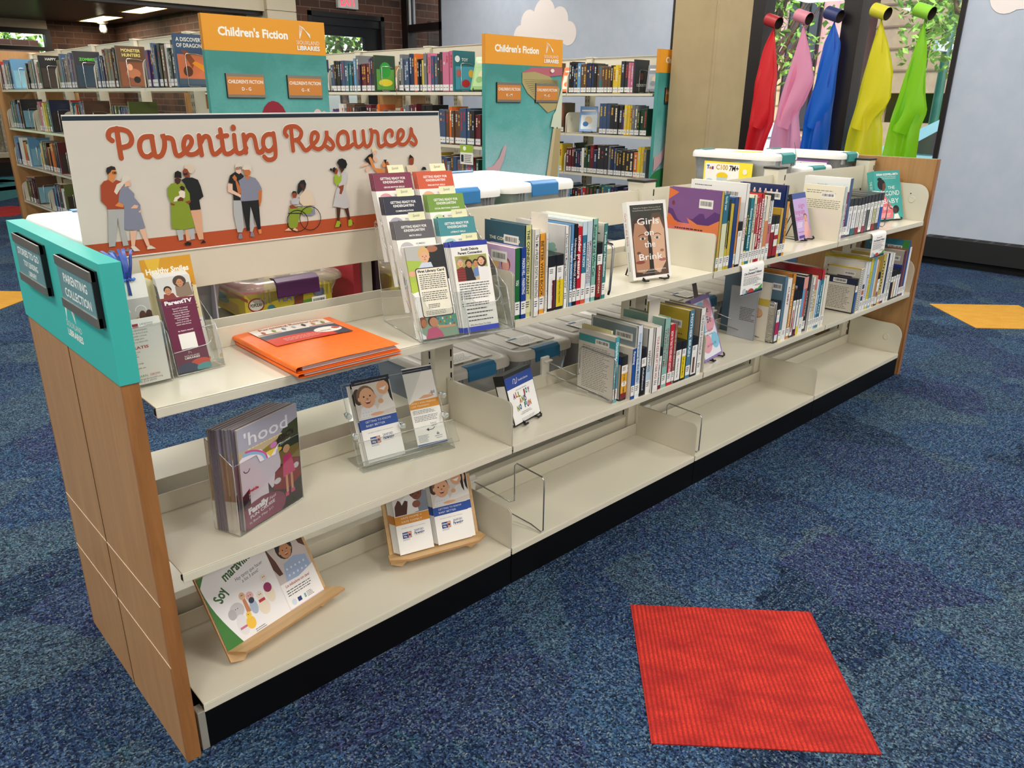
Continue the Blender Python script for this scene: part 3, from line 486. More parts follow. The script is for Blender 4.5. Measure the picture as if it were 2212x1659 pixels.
# ================================================================ THE LOW DOUBLE-SIDED STEEL SHELF UNIT
S=.914
low=thing('bookcase','long low cream steel bookcase with wooden ends and a teal wrapped near end','bookcase')
def shelf_mb(x0,x1,z,back=False,dy=0):
    m=MB(); a,b=(0,.271) if not back else (.345,.616)
    m.box(x0,x1,a,b,z-.003,z,CREAM)
    f=a if not back else b-.003
    m.box(x0,x1,f,f+.003,z-.0215,z-.003,CREAM)
    m.box(x0+.001,x1-.001,a+.003 if not back else b-.02,(a+.02) if not back else b-.003,z-.0215,z-.019,CREAM)
    u=b-.003 if not back else a
    m.box(x0,x1,u,u+.003,z,z+.047,CREAM)
    m.box(x0-.0008,x0+.003,.004 if not back else b-.012,.012 if not back else b-.004,z-.018,z-.006,SLOT)
    return m
ZT,ZM,ZB=.795,.441,.118
for k in range(4):
    x0=k*S+(.019 if k==0 else .003); x1=(k+1)*S-.003
    for z in (ZT,ZM,ZB): shelf_mb(x0,x1,z).build('shelf',low,bevel=.0012)
    for z in (ZT,ZM if k==0 else .245,ZB): shelf_mb(x0,x1,z,True).build('shelf',low,bevel=.0012)
    # kick base, front and back
    m=MB(); m.box(k*S+.02 if k==0 else k*S+.0015,(k+1)*S-.0015,.002,.02,0,.094,mat('050506',.5,spec=.2,name='black_kick_plate')); m.box(k*S+.02,(k+1)*S,.59,.61,0,.094,BLACK)
    m.box(k*S+.02,(k+1)*S,.02,.59,.0,.02,BLACK)
    if k==0: m.box(.004,.02,.002,.03,.0,.1,mat('b9b4a8',.4,.5))
    m.build('kick_plate',low,bevel=.001)
    # stiffening rails behind the shelves
    m=MB(); xa,xb=k*S+.035,(k+1)*S-.045
    m.box(xa,xb,.298,.306,.933,1.04,CREAM); m.box(xa,xb,.299,.314,1.036,1.040,CREAM); m.box(xa,xb,.299,.306,.933,.937,CREAM); m.build('back_rail',low,bevel=.001)
    m=MB(); m.box(xa,xb,.29,.32,.143,.196,CREAM); m.build('lower_rail',low,bevel=.001)
for k in range(5):
    X=k*S+(.0505 if k==0 else -.0265 if k==4 else 0)
    PH=1.066 if k else .99
    m=MB(); m.box(X-.046,X+.022,.278,.345,0.02,PH,CREAM); m.box(X-.05,X+.026,.274,.349,PH,PH+.008,mat('2a2724',.5,name='dark_post_cap'))
    m.build('post',low,bevel=.0015)
    m=MB()
    for c in (.012,):
        for i in range(28):
            z=.06+i*.0355
            if z<PH-.03: m.box(X+c-.0022,X+c+.0022,.2765,.2785,z,z+.022,SLOT)
    for i in range(28):
        z=.06+i*.0355
        if z<PH-.03: m.box(X-.0475,X-.0455,.30,.3045,z,z+.022,SLOT)
    m.build('post_slots',low)
def bracket(x,z,side,h=.128,top=None):
    m=MB(); pts=[(.004,z-.014),(.272,z-.014),(.272,z+h-.004),(.03,z+h)]+arc(.018,z+h-.014,.014,90,180,4)
    m.prism(pts,'x',x,x+.0014,CREAM); m.prism([(.268,z-.012),(.277,z-.012),(.277,z+h),(.268,z+h)],'x',x-.003 if side<0 else x,x+.0014 if side<0 else x+.004,CREAM); return m
for k in (1,2,3):
    for z in (ZT,ZM,ZB):
        if z==ZM and k==3: continue
        for s in (-1,1):
            bracket(k*S+s*.0022,z,s,.138 if z==ZM and k==2 else .125).build('divider_plate',low,bevel=.0005)
for z,h in ((ZT,.172),(ZM,.165),(ZB,.15)):
    m=MB(); pts=[(.012,z-.02),(.272,z-.02),(.272,z+h+.01),(.12,z+h)]+[(y,zz) for y,zz in arc(.06,z+h-.06,.06,90,180,8)]+arc(.018,z-.006,.014,180,270,4)
    m.prism(pts,'x',3.652,3.656,CREAM); e=m.build('end_bracket',low,bevel=.001)
    m=MB(); m.T=Matrix.Translation((3.652,.075,z+h-.075))@Matrix.Rotation(-PI/2,4,'Y'); m.lathe([(.017,0),(.015,.003),(.010,.0005),(.0,.002)],CREAM,20); m.build('dimple',e)
    if z==ZT:
        m=MB(); m.T=Matrix.Translation((3.6515,.083,z+h-.048))@Matrix.Rotation(-PI/2,4,'Y'); m.lathe([(.003,0),(.0,.0006)],SLOT,10); m.build('hole',e)
# wooden ends
def end_panel(x0,x1,H,out):
    m=MB(); m.box(x0+.0004,x1-.0004,.0005,.624,0,H,WOOD); m.box(x0,x1,-.0075,.0005,0,H,WOODE); m.box(x0,x1,.624,.6285,0,H,WOODE)
    xo=x0 if out<0 else x1
    m.box(xo-.0006,xo+.0006,.3125,.3145,0,.85,mat('4a3018',.8)); 
    for z in (.246,.393): m.box(xo-.0006,xo+.0006,-.0075,.6285,z-.0009,z+.0009,mat('d9c6ae',.6))
    return m
e1=end_panel(-.0335,-.0035,1.0625,-1).build('end_panel',low,bevel=.001)
m=MB(); m.box(-.0365,-.0015,-.0105,.631,.853,1.0665,TEAL); P=Pg(m,lambda u,v,d:(-.0365-d,.631-u,v),eps=5e-5)
P.logo(.368,.915,.062,'f2f2ee'); P.text('SIOUXLAND',.362,.905,.0125,'f2f2ee',w=.098,bold=-.008); P.text('LIBRARIES',.362,.886,.0135,'f2f2ee',w=.098,bold=.03)
m.box(-.0368,-.0012,.03,.045,.985,.9856,mat('2b8f8a',.5)); m.build('vinyl_wrap',e1,bevel=.0025)
def sign_holder(y1,y0,z0,z1,lines,par,xo=-.0365):
    m=MB(); m.box(xo-.010,xo,y0,y1,z0,z1,mat('141416',.4,name='black_plastic')); m.box(xo-.013,xo-.004,y0,y1,z1-.017,z1,STEELG); m.box(xo-.013,xo-.004,y0,y1,z0,z0+.017,STEELG)
    m.box(xo-.0112,xo-.009,y0+.003,y1-.003,z0+.016,z1-.016,mat('6f9a9c',.3,coat=.4,name='grey_teal_insert')); P=Pg(m,lambda u,v,d:(xo-.0112-d,y1-u,v),eps=4e-5)
    for t,u,v,h,w_ in lines: P.text(t,u,v,h,'e9ecea',w=w_,al='c',bold=.02)
    return m.build('sign_holder',par,bevel=.0006)
sign_holder(.535,.326,.952,1.052,[('STORIES TO GO',.105,1.013,.0145,.165),('TOY LENDING',.112,.992,.012,.11),('LIBRARY',.115,.974,.0105,.06)],e1)
sign_holder(.215,.006,.955,1.052,[('PARENTING',.105,1.008,.0165,.14),('COLLECTION',.108,.981,.0165,.155)],e1)
e2=end_panel(3.6735,3.7025,1.0835,1).build('end_panel',low,bevel=.001)
MB().box(3.7025,3.7045,.0,.631,.86,1.084,TEAL).build('vinyl_wrap',e2)
# ================================================================ PARENTING RESOURCES SIGN
m=MB(); m.prism([(.0235,1.0160),(.9285,1.0170),(.9140,1.2975),(.0265,1.2915)],'y',.2945,.2975,mat('d8d0c4',.5,name='off_white_foam_board'))
m.prism([(.0235,1.0160),(.9285,1.0170),(.9280,1.0195),(.0236,1.0185)],'y',.294,.298,WHITE); m.prism([(.0265,1.2890),(.9142,1.2950),(.9140,1.2975),(.0265,1.2915)],'y',.294,.298,WHITE)
P=Pg(m,lambda u,v,d:(u,.2942-d,v),eps=2e-5)
q=lambda p:(p[0]/1e4,1.02+p[1]/1e4)
P.poly([(.0265,1.2905),(.0255,1.2810),(.9124,1.2868),(.9128,1.2945)],'1f2d38')
OR='b4512c'
P.poly([(.0236,1.0180),(.9276,1.0190),(.9262,1.0535),(.0240,1.0492)],OR)
HALO='efe8de'
for s in SIGN_STROKES: P.stroke(smooth_path([q(a) for a in s],6),.0132,HALO)
for s in SIGN_STROKES: P.stroke(smooth_path([q(a) for a in s],6),.0098,OR)
P.ell(.3543,1.2644,.0058,.0066,OR)
for c,pts in SIGN_POLYS: P.poly([q(a) for a in pts],c)
for wv in ([(981,1657),(1015,1658),(1013,1624),(979,1624),(981,1657)],[(1023,1654),(1047,1655),(1044,1623),(1021,1623),(1023,1654)],[(3495,1616),(3548,1617),(3550,1584),(3498,1585),(3495,1616)],[(3570,1625),(3620,1628),(3617,1595),(3568,1590),(3570,1625)]): P.line([q(a) for a in wv],.0011,'17191b')
for wv in SIGN_WHEELS: P.line([q(a) for a in wv],.0018,'17191b')
P.line([(.462,1.0745),(.49,1.0725),(.50,1.0700)],.0018,'17191b'); P.line([(.4855,1.0880),(.5005,1.0860)],.0015,'17191b')
sg=m.build('parenting_sign',bevel=0); tag(sg,'wide white sign reading Parenting Resources with illustrated families above the low shelf','sign')
# ================================================================ STORAGE BINS
LIDW=mat('e9e8e4',.35,spec=.5,name='white_plastic_lid'); CLP=clear_mat('frosted_clear_plastic','e4e6e8',.22,.15,.38,'cfd2d4'); CLL=clear_mat('milky_clear_lid','f0eee8',.3,.2,.30,'e2dfd6')
LIDG=mat('c3bfb6',.35,spec=.5,name='grey_plastic_lid')
def storage_bin(x0,x1,y0,y1,z0,zt,lid,latch,label,stuff=None,lt=.03,sheet=False,CLP=CLP):
    t=thing('storage_bin',label,'storage bin',((x0+x1)/2,(y0+y1)/2,z0),group=None)
    w,l,h=(x1-x0),(y1-y0),zt-z0; a=w/2-.012; b=l/2-.012
    m=MB(); base=rrect(-a+.03,-b+.03,a-.03,b-.03,.03); top=rrect(-a,-b,a,b,.035); n=len(base)
    vs=[(u,v,.002) for u,v in base]+[(u,v,h-lt-.005) for u,v in top]+[(u*1.03,v*1.02,h-lt) for u,v in top]+[(u*1.03,v*1.02,h-lt*.7) for u,v in top]
    m.add(vs,[list(range(n))[::-1]],CLP); m.add(vs,[(r*n+i,r*n+(i+1)%n,(r+1)*n+(i+1)%n,(r+1)*n+i) for r in range(3) for i in range(n)],CLP,True)
    for s in (-1,1):
        for i in range(3): m.box(s*(a*.55+i*.012)-.001,s*(a*.55+i*.012)+.001,-b*1.02-.004,-b+.002,h-.055,h-.02,CLP)
    m.build('tub',t)
    m=MB(); o=rrect(-w/2,-l/2,w/2,l/2,.045,6); o2=rrect(-w/2+.006,-l/2+.006,w/2-.006,l/2-.006,.042,6); i1=rrect(-w/2+.028,-l/2+.028,w/2-.028,l/2-.028,.03,6); i2=rrect(-w/2+.04,-l/2+.04,w/2-.04,l/2-.04,.025,6); i3=rrect(-w/2+.075,-l/2+.075,w/2-.075,l/2-.075,.02,6); n=len(o)
    rings=[(o,h-lt),(o,h-.012),(o2,h-.002),(i1,h),(i2,h-.008),(i3,h-.008)]
    vs=[(u,v,z) for r,z in rings for u,v in r]; m.add(vs,[(r*n+i,r*n+(i+1)%n,(r+1)*n+(i+1)%n,(r+1)*n+i) for r in range(5) for i in range(n)],lid,True)
    m.add([(u,v,h-.008) for u,v in i3],[list(range(n))],lid)
    for s in (-.3,0,.3): m.box(s*w-.018,s*w+.018,-l/2+.07,l/2-.07,h-.009,h-.004,lid)
    m.build('lid',t)
    for s in (-1,1):
        m=MB(); k=min(.075,w*.3); pr=[(l/2-.035,h+.001),(l/2-.008,h+.003),(l/2+.004,h-.006),(l/2+.006,h-.042),(l/2+.002,h-.044),(l/2-.004,h-.012)]
        m.prism([(s*y,z) for y,z in pr],'x',-k/1.3,k/1.3,mat(latch,.35,spec=.5)); m.build('latch',t,bevel=.003)
    if sheet:
        m=MB(); m.box(-.055,.055,-l/2+.07,-l/2+.16,h-.0035,h-.003,WHITE); P=Pg(m,lambda u,v,d:(-.05+u,-l/2+.075+v,h-.003+d),eps=1e-4); P.bars(.005,.01,.095,.07,6,'6a7070',.3,3); P.rect(.0,.062,.04,.078,'3b5f80')
        m.build('paper_label',t)
    if stuff: stuff(t,a,b,h)
    return t
def items(cols,lo=.01,hi=.6,side=True,seed=1):
    def f(t,a,b,h):
        rr=random.Random(seed)
        for i,c in enumerate(cols):
            x=-a+.05+(2*a-.1)*(i+.5)/len(cols); r=(2*a-.1)/len(cols)*.45; H=h*rr.uniform(lo+.35,hi)
            m=MB(); m.box(x-r,x+r,-b+.045,b-.05,.006,H,mat(c,.5)); m.build('toy_box',t,bevel=.006)
    return f
BL='2f7ab5'
storage_bin(.885,1.215,.358,.80,.798,1.085,LIDW,BL,'clear bin with white lid and blue latch directly behind the brochure rack',items(['a9a7a2','b8b4ae'],seed=2))
storage_bin(1.219,1.54,.358,.80,.798,1.088,LIDW,BL,'clear bin with white lid and blue latch, right one of the pair behind the rack',items(['b4b0a8','c4bcb0'],seed=3))
storage_bin(.03,.36,.36,.82,.798,1.055,LIDW,BL,'flat white lidded storage bin behind the teal end panel',items(['3a3c40']))
def c100(t,a,b,h):
    m=MB(); m.box(-a+.02,-a+.10,-.19,.17,.006,h*.62,mat('3f86a8',.5)); m.box(-a+.03,-a+.11,-.10,.05,h*.5,h*.8,mat('d8c83c',.5)); m.build('contents',t,bevel=.01)
    m=MB(); X=-a-.0155; m.box(X,X+.001,-.12,.13,.085,.275,mat('f0dd3a',.5)); P=Pg(m,lambda u,v,d:(X-d,.13-u,.085+v),eps=1e-4)
    P.rect(.008,.0,.185,.182,'f2efe8'); P.text('C100',.065,.155,.022,'c9a03a',w=.062,bold=.03); P.text('7M+',.134,.153,.023,'17181a',w=.048,bold=.03)
    P.rect(.015,.168,.03,.173,'2f63a8'); P.rect(.02,.155,.025,.172,'2f63a8'); P.ell(.034,.160,.005,.006,'c97a2c'); P.rect(.041,.154,.052,.167,'7a3f72')
    P.ell(.1,.128,.03,.016,'e8c62c'); P.poly([(.072,.12),(.128,.12),(.12,.06),(.08,.06)],'b9cdd6')
    for x,y,c in ((.085,.09,'e0a824'),(.10,.08,'b3322c'),(.112,.085,'3f9a3c'),(.098,.066,'2f5fb0')): P.ell(x,y,.009,.013,c)
    P.ell(.035,.085,.03,.028,'a9d3d8'); P.rect(.008,.03,.02,.075,'8a3340'); P.rect(.05,.03,.065,.07,'8a3340'); P.text('6',.163,.08,.022,'17181a'); 
    P.ell(.215,.152,.012,.012,'efe8d0'); P.ell(.215,.115,.012,.008,'17181a'); P.ell(.215,.082,.012,.012,'efe8d0')
    m.build('paper_label',t); m=MB(); m.box(-.05,.06,-.06,.06,h-.004,h-.003,mat('e8cf4a',.5)); m.build('lid_label',t)
    m=MB(); m.tube([(a*.5,-b-.012,h-.06),(a*.5,-b-.02,h-.01),(a*.52,-b-.004,h+.045)],.0012,mat('1f6a50',.5),6); m.build('zip_tie',t)
LT='2f8a88'
storage_bin(2.80,3.03,.358,.80,.798,1.118,LIDW,LT,'clear bin with teal latches and yellow C100 7M+ label standing behind the bookcase',c100)
storage_bin(3.06,3.39,.358,.78,.798,1.05,LIDW,LT,'lower white lidded bin with a teal latch between the two taller labelled bins',items(['b7a58c','8b8f98']))
def focus(t,a,b,h):
    m=MB(); X=-a-.016; m.box(X,X+.001,-.16,.10,h-.075,h-.038,mat('7a4a86',.5)); P=Pg(m,lambda u,v,d:(X-d,.10-u,h-.075+v),eps=1e-4); P.rect(.006,.006,.254,.028,'e9e6e2'); P.text('Focused On:',.05,.011,.013,'3a2a44',w=.085); m.build('paper_label',t)
    m=MB(); m.tube([(-a*.5,-b-.012,h-.12),(-a*.5,-b-.018,h-.07),(-a*.5,-b-.02,h-.01),(-a*.5,-b+.01,h+.004)],.0012,mat('1f6a50',.5),6); m.build('zip_tie',t)
storage_bin(3.44,3.668,.358,.80,.798,1.10,LIDW,LT,'farthest clear bin with teal latch and purple Focused On label by the wooden end',focus)
def game(t,a,b,h):
    m=MB(); m.T=Matrix.Rotation(math.radians(-4),4,'Z'); Y='d9c540'; m.box(-a+.018,a-.02,-b+.008,b-.04,.012,.076,mat(Y,.5)); P=Pg(m,lambda u,v,d:(-a+.018+u,-b+.008-d,.012+v),eps=2e-4)
    P.ell(.028,.036,.021,.018,'9c2f34'); P.ell(.028,.036,.018,.014,'efe9dc'); P.text('POPULAR',.028,.032,.008,'2c2f50',w=.03,al='c',bold=.03)
    P.ell(.17,-.0+.014,.06,.018,'6a9a44'); P.text('PLAY',.085,.036,.018,'8a84c8',w=.05,bold=.03); P.poly([(.125,.02),(.15,.024),(.152,.048),(.128,.044)],'8a4a38'); P.ell(.065,.024,.010,.008,'4f8a9c'); P.ell(.075,.016,.006,.008,'a8533a'); P.ell(.195,.046,.016,.011,'7a7f9c')
    P=Pg(m,lambda u,v,d:(-a+.018-d,b-.04-u,.012+v),eps=2e-4); P.poly([(.02,.01),(.3,.005),(.3,.03),(.02,.04)],'cfae62'); P.ell(.15,.03,.09,.014,'8fa080'); P.rect(0,.05,.37,.058,'c9705c')
    P=Pg(m,lambda u,v,d:(-a+.018+u,-b+.008+v,.076+d),eps=2e-4); P.poly([(0,0),(.05,0),(.2,.36),(0,.36)],'c9707c'); m.build('board_game_box',t)
    m=MB(); m.box(.035,.075,-b-.0145,-b-.0135,.028,.052,WHITE); P=Pg(m,lambda u,v,d:(.035+u,-b-.0145-d,.028+v),eps=1e-4); P.barcode(0,0,.04,.024); m.build('barcode_label',t)
storage_bin(.362,.655,.362,.78,.798,.905,CLL,'4a1650','clear bin with purple latch holding a yellow board game seen through the shelf gap',game,lt=.02,CLP=clear_mat('clear_plastic','eceeee',.25,.1,.06,'c9cccf'))
m=MB(); m.box(0,.022,0,.2,0,.29,mat('a5303c',.4)); P=Pg(m,lambda u,v,d:(u,-d,v),eps=1e-4); P.rect(.002,.02,.02,.27,'a5303c'); t=tag(m.build('activity_kit',loc=(.675,.37,.798),bevel=.001),'red covered kit standing upright on the back shelf right of the purple latch bin','kit')
m=MB(); m.box(0,.05,0,.22,0,.2,mat('3a2430',.5)); P=Pg(m,lambda u,v,d:(u,-d,v),eps=1e-4); P.text('My Birthday',.018,.16,.010,'8a7a84',rot=-PI/2,w=.11); tag(m.build('activity_kit',loc=(.745,.37,.798),bevel=.001),'dark maroon kit standing upright on the back shelf beside the red kit','kit')
tag(MB().box(0,.03,0,.2,0,.22,mat('c9c3b4',.5)).build('activity_kit',loc=(.705,.372,.798),bevel=.002),'thin cream kit squeezed between the red kit and the dark maroon kit','kit')
tag(MB().box(0,.004,0,.21,0,.24,mat('cfc8dc',.5)).build('activity_folder',loc=(.30,.37,.798),bevel=.001),'pale lavender folder standing left of the purple latch bin on the back shelf','folder')
# middle level bins with grey lids
def paper(c): 
    return items(c,seed=len(c))
for i,(x0,x1,zt,lab) in enumerate(((.972,1.262,.537,'grey lidded bin with a blue latch behind the All Joy audiobook'),(1.268,1.56,.538,'grey lidded bin with a blue latch and a taped sheet, right of the audiobook case'),(1.57,1.88,.54,'grey lidded bin behind the middle shelf books, second section'),(1.89,2.21,.545,'grey lidded bin behind the purple abstract book on its stand'),(2.22,2.56,.55,'grey lidded bin seen left of the on-demand video notice'),(2.575,2.88,.54,'grey lidded bin behind the black hardcover on the middle shelf'),(3.14,3.46,.54,'white lidded bin behind the spiral bound book on the middle shelf'))):
    storage_bin(x0,x1,.36,.80,.248,zt,LIDG,'1f6a96' if i<6 else LT,lab,items(['33322f','4a4640','2b2a2b'] if i%2==1 else ['5a5348','8a7f6c'],seed=i),sheet=i<5)
# ================================================================ PRINTED PAPER
rad=math.radians
def page(name,label,cat,w,h,loc,yaw,lean,draw=None,th=.0008,group=None,base='f0ede6',parent=None,back=None,bend=0):
    m=MB(); 
    if th>.003: m.box(0,w,.0004,th-.0004,.0004,h-.0004,PAGES); m.box(0,w,0,.0004,0,h,mat(base,.35,coat=.3)); m.box(0,w,th-.0004,th,0,h,mat(base,.35)); m.box(0,.0006,0,th,0,h,mat(base,.35))
    else: m.box(0,w,0,th,0,h,mat(base,.4,coat=.2))
    if draw: draw(Pg(m,clip=(0,0,w,h)),w,h)
    o=m.build(name,parent,loc=loc,rot=(-lean,0,yaw)); return tag(o,label,cat,group) if not parent else o
SK=('e2ab85','c98b60','8a5234','5c3524')
def face(P,x,y,r,sk,hair=None,hr=1.0,smile=True,eyes='2a1c18',hy=.35):
    if hair: P.ell(x,y+r*hy,r*1.08*hr,r*1.05*hr,hair)
    P.ell(x,y-.05*r,r*.82,r,sk); P.ell(x-.85*r,y-.05*r,r*.14,r*.2,sk); P.ell(x+.85*r,y-.05*r,r*.14,r*.2,sk)
    for s in (-1,1): P.ell(x+s*r*.33,y+r*.12,r*.10,r*.08,eyes); P.k-=1
    P.k+=1; P.ell(x,y-r*.15,r*.12,r*.10,'b5754f' if sk in SK[:2] else '4a2a1c')
    if smile: P.poly([(x-r*.33,y-r*.38),(x+r*.33,y-r*.38),(x+r*.15,y-r*.62),(x-r*.15,y-r*.62)],'8c2f35'); P.rect(x-r*.24,y-r*.44,x+r*.24,y-r*.385,'f3eee8')
    else: P.ell(x,y-r*.45,r*.2,r*.05,'9a4a40')
def uw(P,u,v,k):
    P.rect(u,v,u+.026*k,v+.017*k,'24407e'); P.text('United',u+.001*k,v+.010*k,.0045*k,'f0f0f0',w=.014*k,bold=.02); P.text('Way',u+.003*k,v+.003*k,.0045*k,'f0f0f0',w=.010*k,bold=.02); P.rect(u+.0165*k,v+.001*k,u+.025*k,v+.016*k,'e9a070'); P.ell(u+.0207*k,v+.008*k,.0032*k,.0032*k,'24407e',n=12)
    P.bars(u,v-.006*k,u+.024*k,v-.001*k,2,'24407e',.35,5)
def sanford(P,u,v,k):
    P.text('SANFORD',u,v+.009*k,.0062*k,'24407e',w=.027*k,bold=.01); P.text('Parenting',u-.001*k,v+.001*k,.0075*k,'24407e',w=.030*k,bold=.03,shear=.2); P.rect(u,v-.002*k,u+.026*k,v-.0013*k,'d9903a')
def gtk(P,w,h):
    y=h*.40
    P.rect(0,y+.03*h*0+.0,w,h,'cfc7bd'); P.rect(0,y+h*.13,w,h*.94,'d8d0c6'); P.ell(w*.1,h*.8,w*.12,h*.10,'3a2c26'); 
    P.poly([(w*.45,y+h*.16),(w,y+h*.2),(w,h*.78),(w*.75,h*.76),(w*.55,h*.62)],'e9e5df'); 
    P.poly([(w*.98,h*.94),(w*.98,h*.66),(w*.92,h*.72),(w*.86,h*.94)],'1c1512'); P.ell(w*.78,h*.86,w*.16,h*.085,SK[0]); P.poly([(w*.68,h*.85),(w*.88,h*.87),(w*.80,h*.82)],'f5f0ea'); 
    P.poly([(w*.05,y+h*.14),(w*.12,h*.66),(w*.3,h*.70),(w*.5,h*.66),(w*.56,y+h*.14)],'e4e4e6')
    for i in range(9): P.ell(w*(.15+.04*(i%5)*1.8),h*(.56+.04*(i//5)),w*.008,w*.008,'5a6478',n=6); P.k-=1
    P.k+=1; P.ell(w*.30,h*.80,w*.24,h*.125,'7a5a40'); face(P,w*.33,h*.775,w*.25,SK[0]); P.ell(w*.66,h*.70,w*.07,h*.03,SK[0]); P.ell(w*.5,y+h*.16,w*.18,h*.02,SK[0])
    P.rect(0,y+h*.12,w,y+h*.128,'f2efe8'); P.rect(0,y-.0,w,y+h*.12,'2a4f9c')
    P.text('GETTING TO KNOW',w*.15,y+h*.072,h*.026,'f0f2f6',w=w*.68,bold=-.01); P.text('BABY BETTER',w*.15,y+h*.025,h*.026,'f0f2f6',w=w*.5,bold=-.01)
    P.rect(0,0,w,y,'f1eee9'); P.text('Call (605) 312-8390 for more information.',w*.15,y-h*.055,h*.013,'5a5a5e',w=w*.68,bold=-.005)
    uw(P,w*.18,y-h*.19,w/.1*1.0); sanford(P,w*.52,y-h*.17,w/.1*1.0)
    P.rect(0,h*.94,w,h,'1a1614')
    P.rect(0,h*.955,w,h*.985,'1b2440')
    P.text("SANFORD CHILDREN'S PARENTING RESOURCES",w*.08,h*.962,h*.009,'d8d8de',w=w*.84)
def safe(P,w,h):
    y=h*.40; P.rect(0,y,w,h,'d6d2d0'); P.poly([(w*.6,y+h*.12),(w,y+h*.12),(w,h*.8),(w*.75,h*.85)],'7f8794'); P.poly([(w*.3,y+h*.12),(w*.25,h*.72),(w*.45,h*.8),(w*.7,h*.70),(w*.72,y+h*.14)],'e8e6e4')
    P.ell(w*.70,h*.82,w*.19,h*.10,'2a1a14'); P.ell(w*.72,h*.79,w*.16,h*.095,'7a4630'); P.ell(w*.62,h*.78,w*.03,w*.012,'2a1a14'); P.ell(w*.78,h*.78,w*.03,w*.012,'2a1a14'); P.ell(w*.70,h*.745,w*.05,w*.018,'5c2a24')
    P.poly([(w*.03,y+h*.12),(w*.05,h*.66),(w*.16,h*.74),(w*.22,h*.72),(w*.26,h*.66),(w*.36,h*.72),(w*.44,h*.70),(w*.42,h*.64),(w*.36,y+h*.12)],'4a2a20'); P.ell(w*.68,h*.64,w*.12,h*.05,'8a5240')
    P.rect(0,y+h*.12,w,y+h*.128,'f2efe8'); P.rect(0,y,w,y+h*.12,'d18a2e'); P.text('SAFE HOME =',w*.18,y+h*.072,h*.028,'f5efe2',w=w*.6,bold=-.01); P.text('SAFE FAMILY',w*.18,y+h*.022,h*.028,'f5efe2',w=w*.6,bold=-.01)
    P.rect(0,0,w,y,'f1eee9'); P.text('Call (605) 312-8390 for more information.',w*.15,y-h*.055,h*.013,'5a5a5e',w=w*.7,bold=-.005); uw(P,w*.15,y-h*.19,w/.1); sanford(P,w*.5,y-h*.17,w/.1); P.rect(0,h*.955,w,h*.985,'1b2440')
def cpr(P,w,h):
    P.rect(0,h*.93,w,h*.985,'1b2440'); P.text("SANFORD CHILDREN'S CHILD SERVICES",w*.08,h*.945,h*.012,'d8d8de',w=w*.84); P.rect(0,h*.60,w,h*.93,'e9e6e2')
    for x,c,s,hc in ((.25,'eef0f2',SK[0],'a9713c'),(.52,'2c2440',SK[0],'6a3a24'),(.82,'9fb0c6',SK[1],'3a2c24')):
        P.poly([(w*(x-.12),h*.66),(w*(x-.11),h*.80),(w*(x+.11),h*.80),(w*(x+.12),h*.66)],c); P.ell(w*x,h*.86,w*.085,h*.045,hc); P.ell(w*x,h*.845,w*.065,h*.035,s); P.poly([(w*(x-.05),h*.78),(w*(x+.0),h*.78),(w*(x+.04),h*.64),(w*(x),h*.64)],s)
    P.rect(w*.1,h*.62,w*.38,h*.67,'35506e'); P.ell(w*.55,h*.635,w*.33,h*.022,SK[0]); P.ell(w*.18,h*.632,w*.09,h*.024,'d9b48c')
    P.rect(0,h*.49,w,h*.60,'dd9429'); P.text('FAMILY AND FRIENDS',w*.06,h*.555,h*.022,'fbf3df',w=w*.84,bold=-.01); P.text('CPR TRAINING',w*.06,h*.515,h*.022,'fbf3df',w=w*.6,bold=-.01)
    P.bars(w*.07,h*.42,w*.9,h*.475,3,'5a5f6a',.35,2); P.bars(w*.07,h*.32,w*.92,h*.40,4,'5a5f6a',.35,4)
    P.text('Scan to',w*.56,h*.27,h*.02,'24304f',w=w*.2,shear=.2); P.text('register!',w*.56,h*.24,h*.02,'24304f',w=w*.22,shear=.2); P.line(smooth_path([(w*.68,h*.225),(w*.6,h*.2),(w*.45,h*.2)],5),h*.008,'1b2440'); P.poly([(w*.38,h*.205),(w*.47,h*.225),(w*.47,h*.18)],'1b2440')
    P.bars(w*.07,h*.05,w*.45,h*.15,6,'5a5f6a',.35,8); 
    for i,k in enumerate((-.03,0,.03)): P.poly([(w*(.74+k-.014),h*.12),(w*(.74+k),h*(.15+.015*(i==1))),(w*(.74+k+.014),h*.12)],'1b2440')
    P.text('SANFORD',w*.62,h*.095,h*.014,'24304f',w=w*.26); P.text("Children's",w*.66,h*.07,h*.014,'24304f',w=w*.2,shear=.3); P.rect(0,0,w,h*.03,'2a4a92')
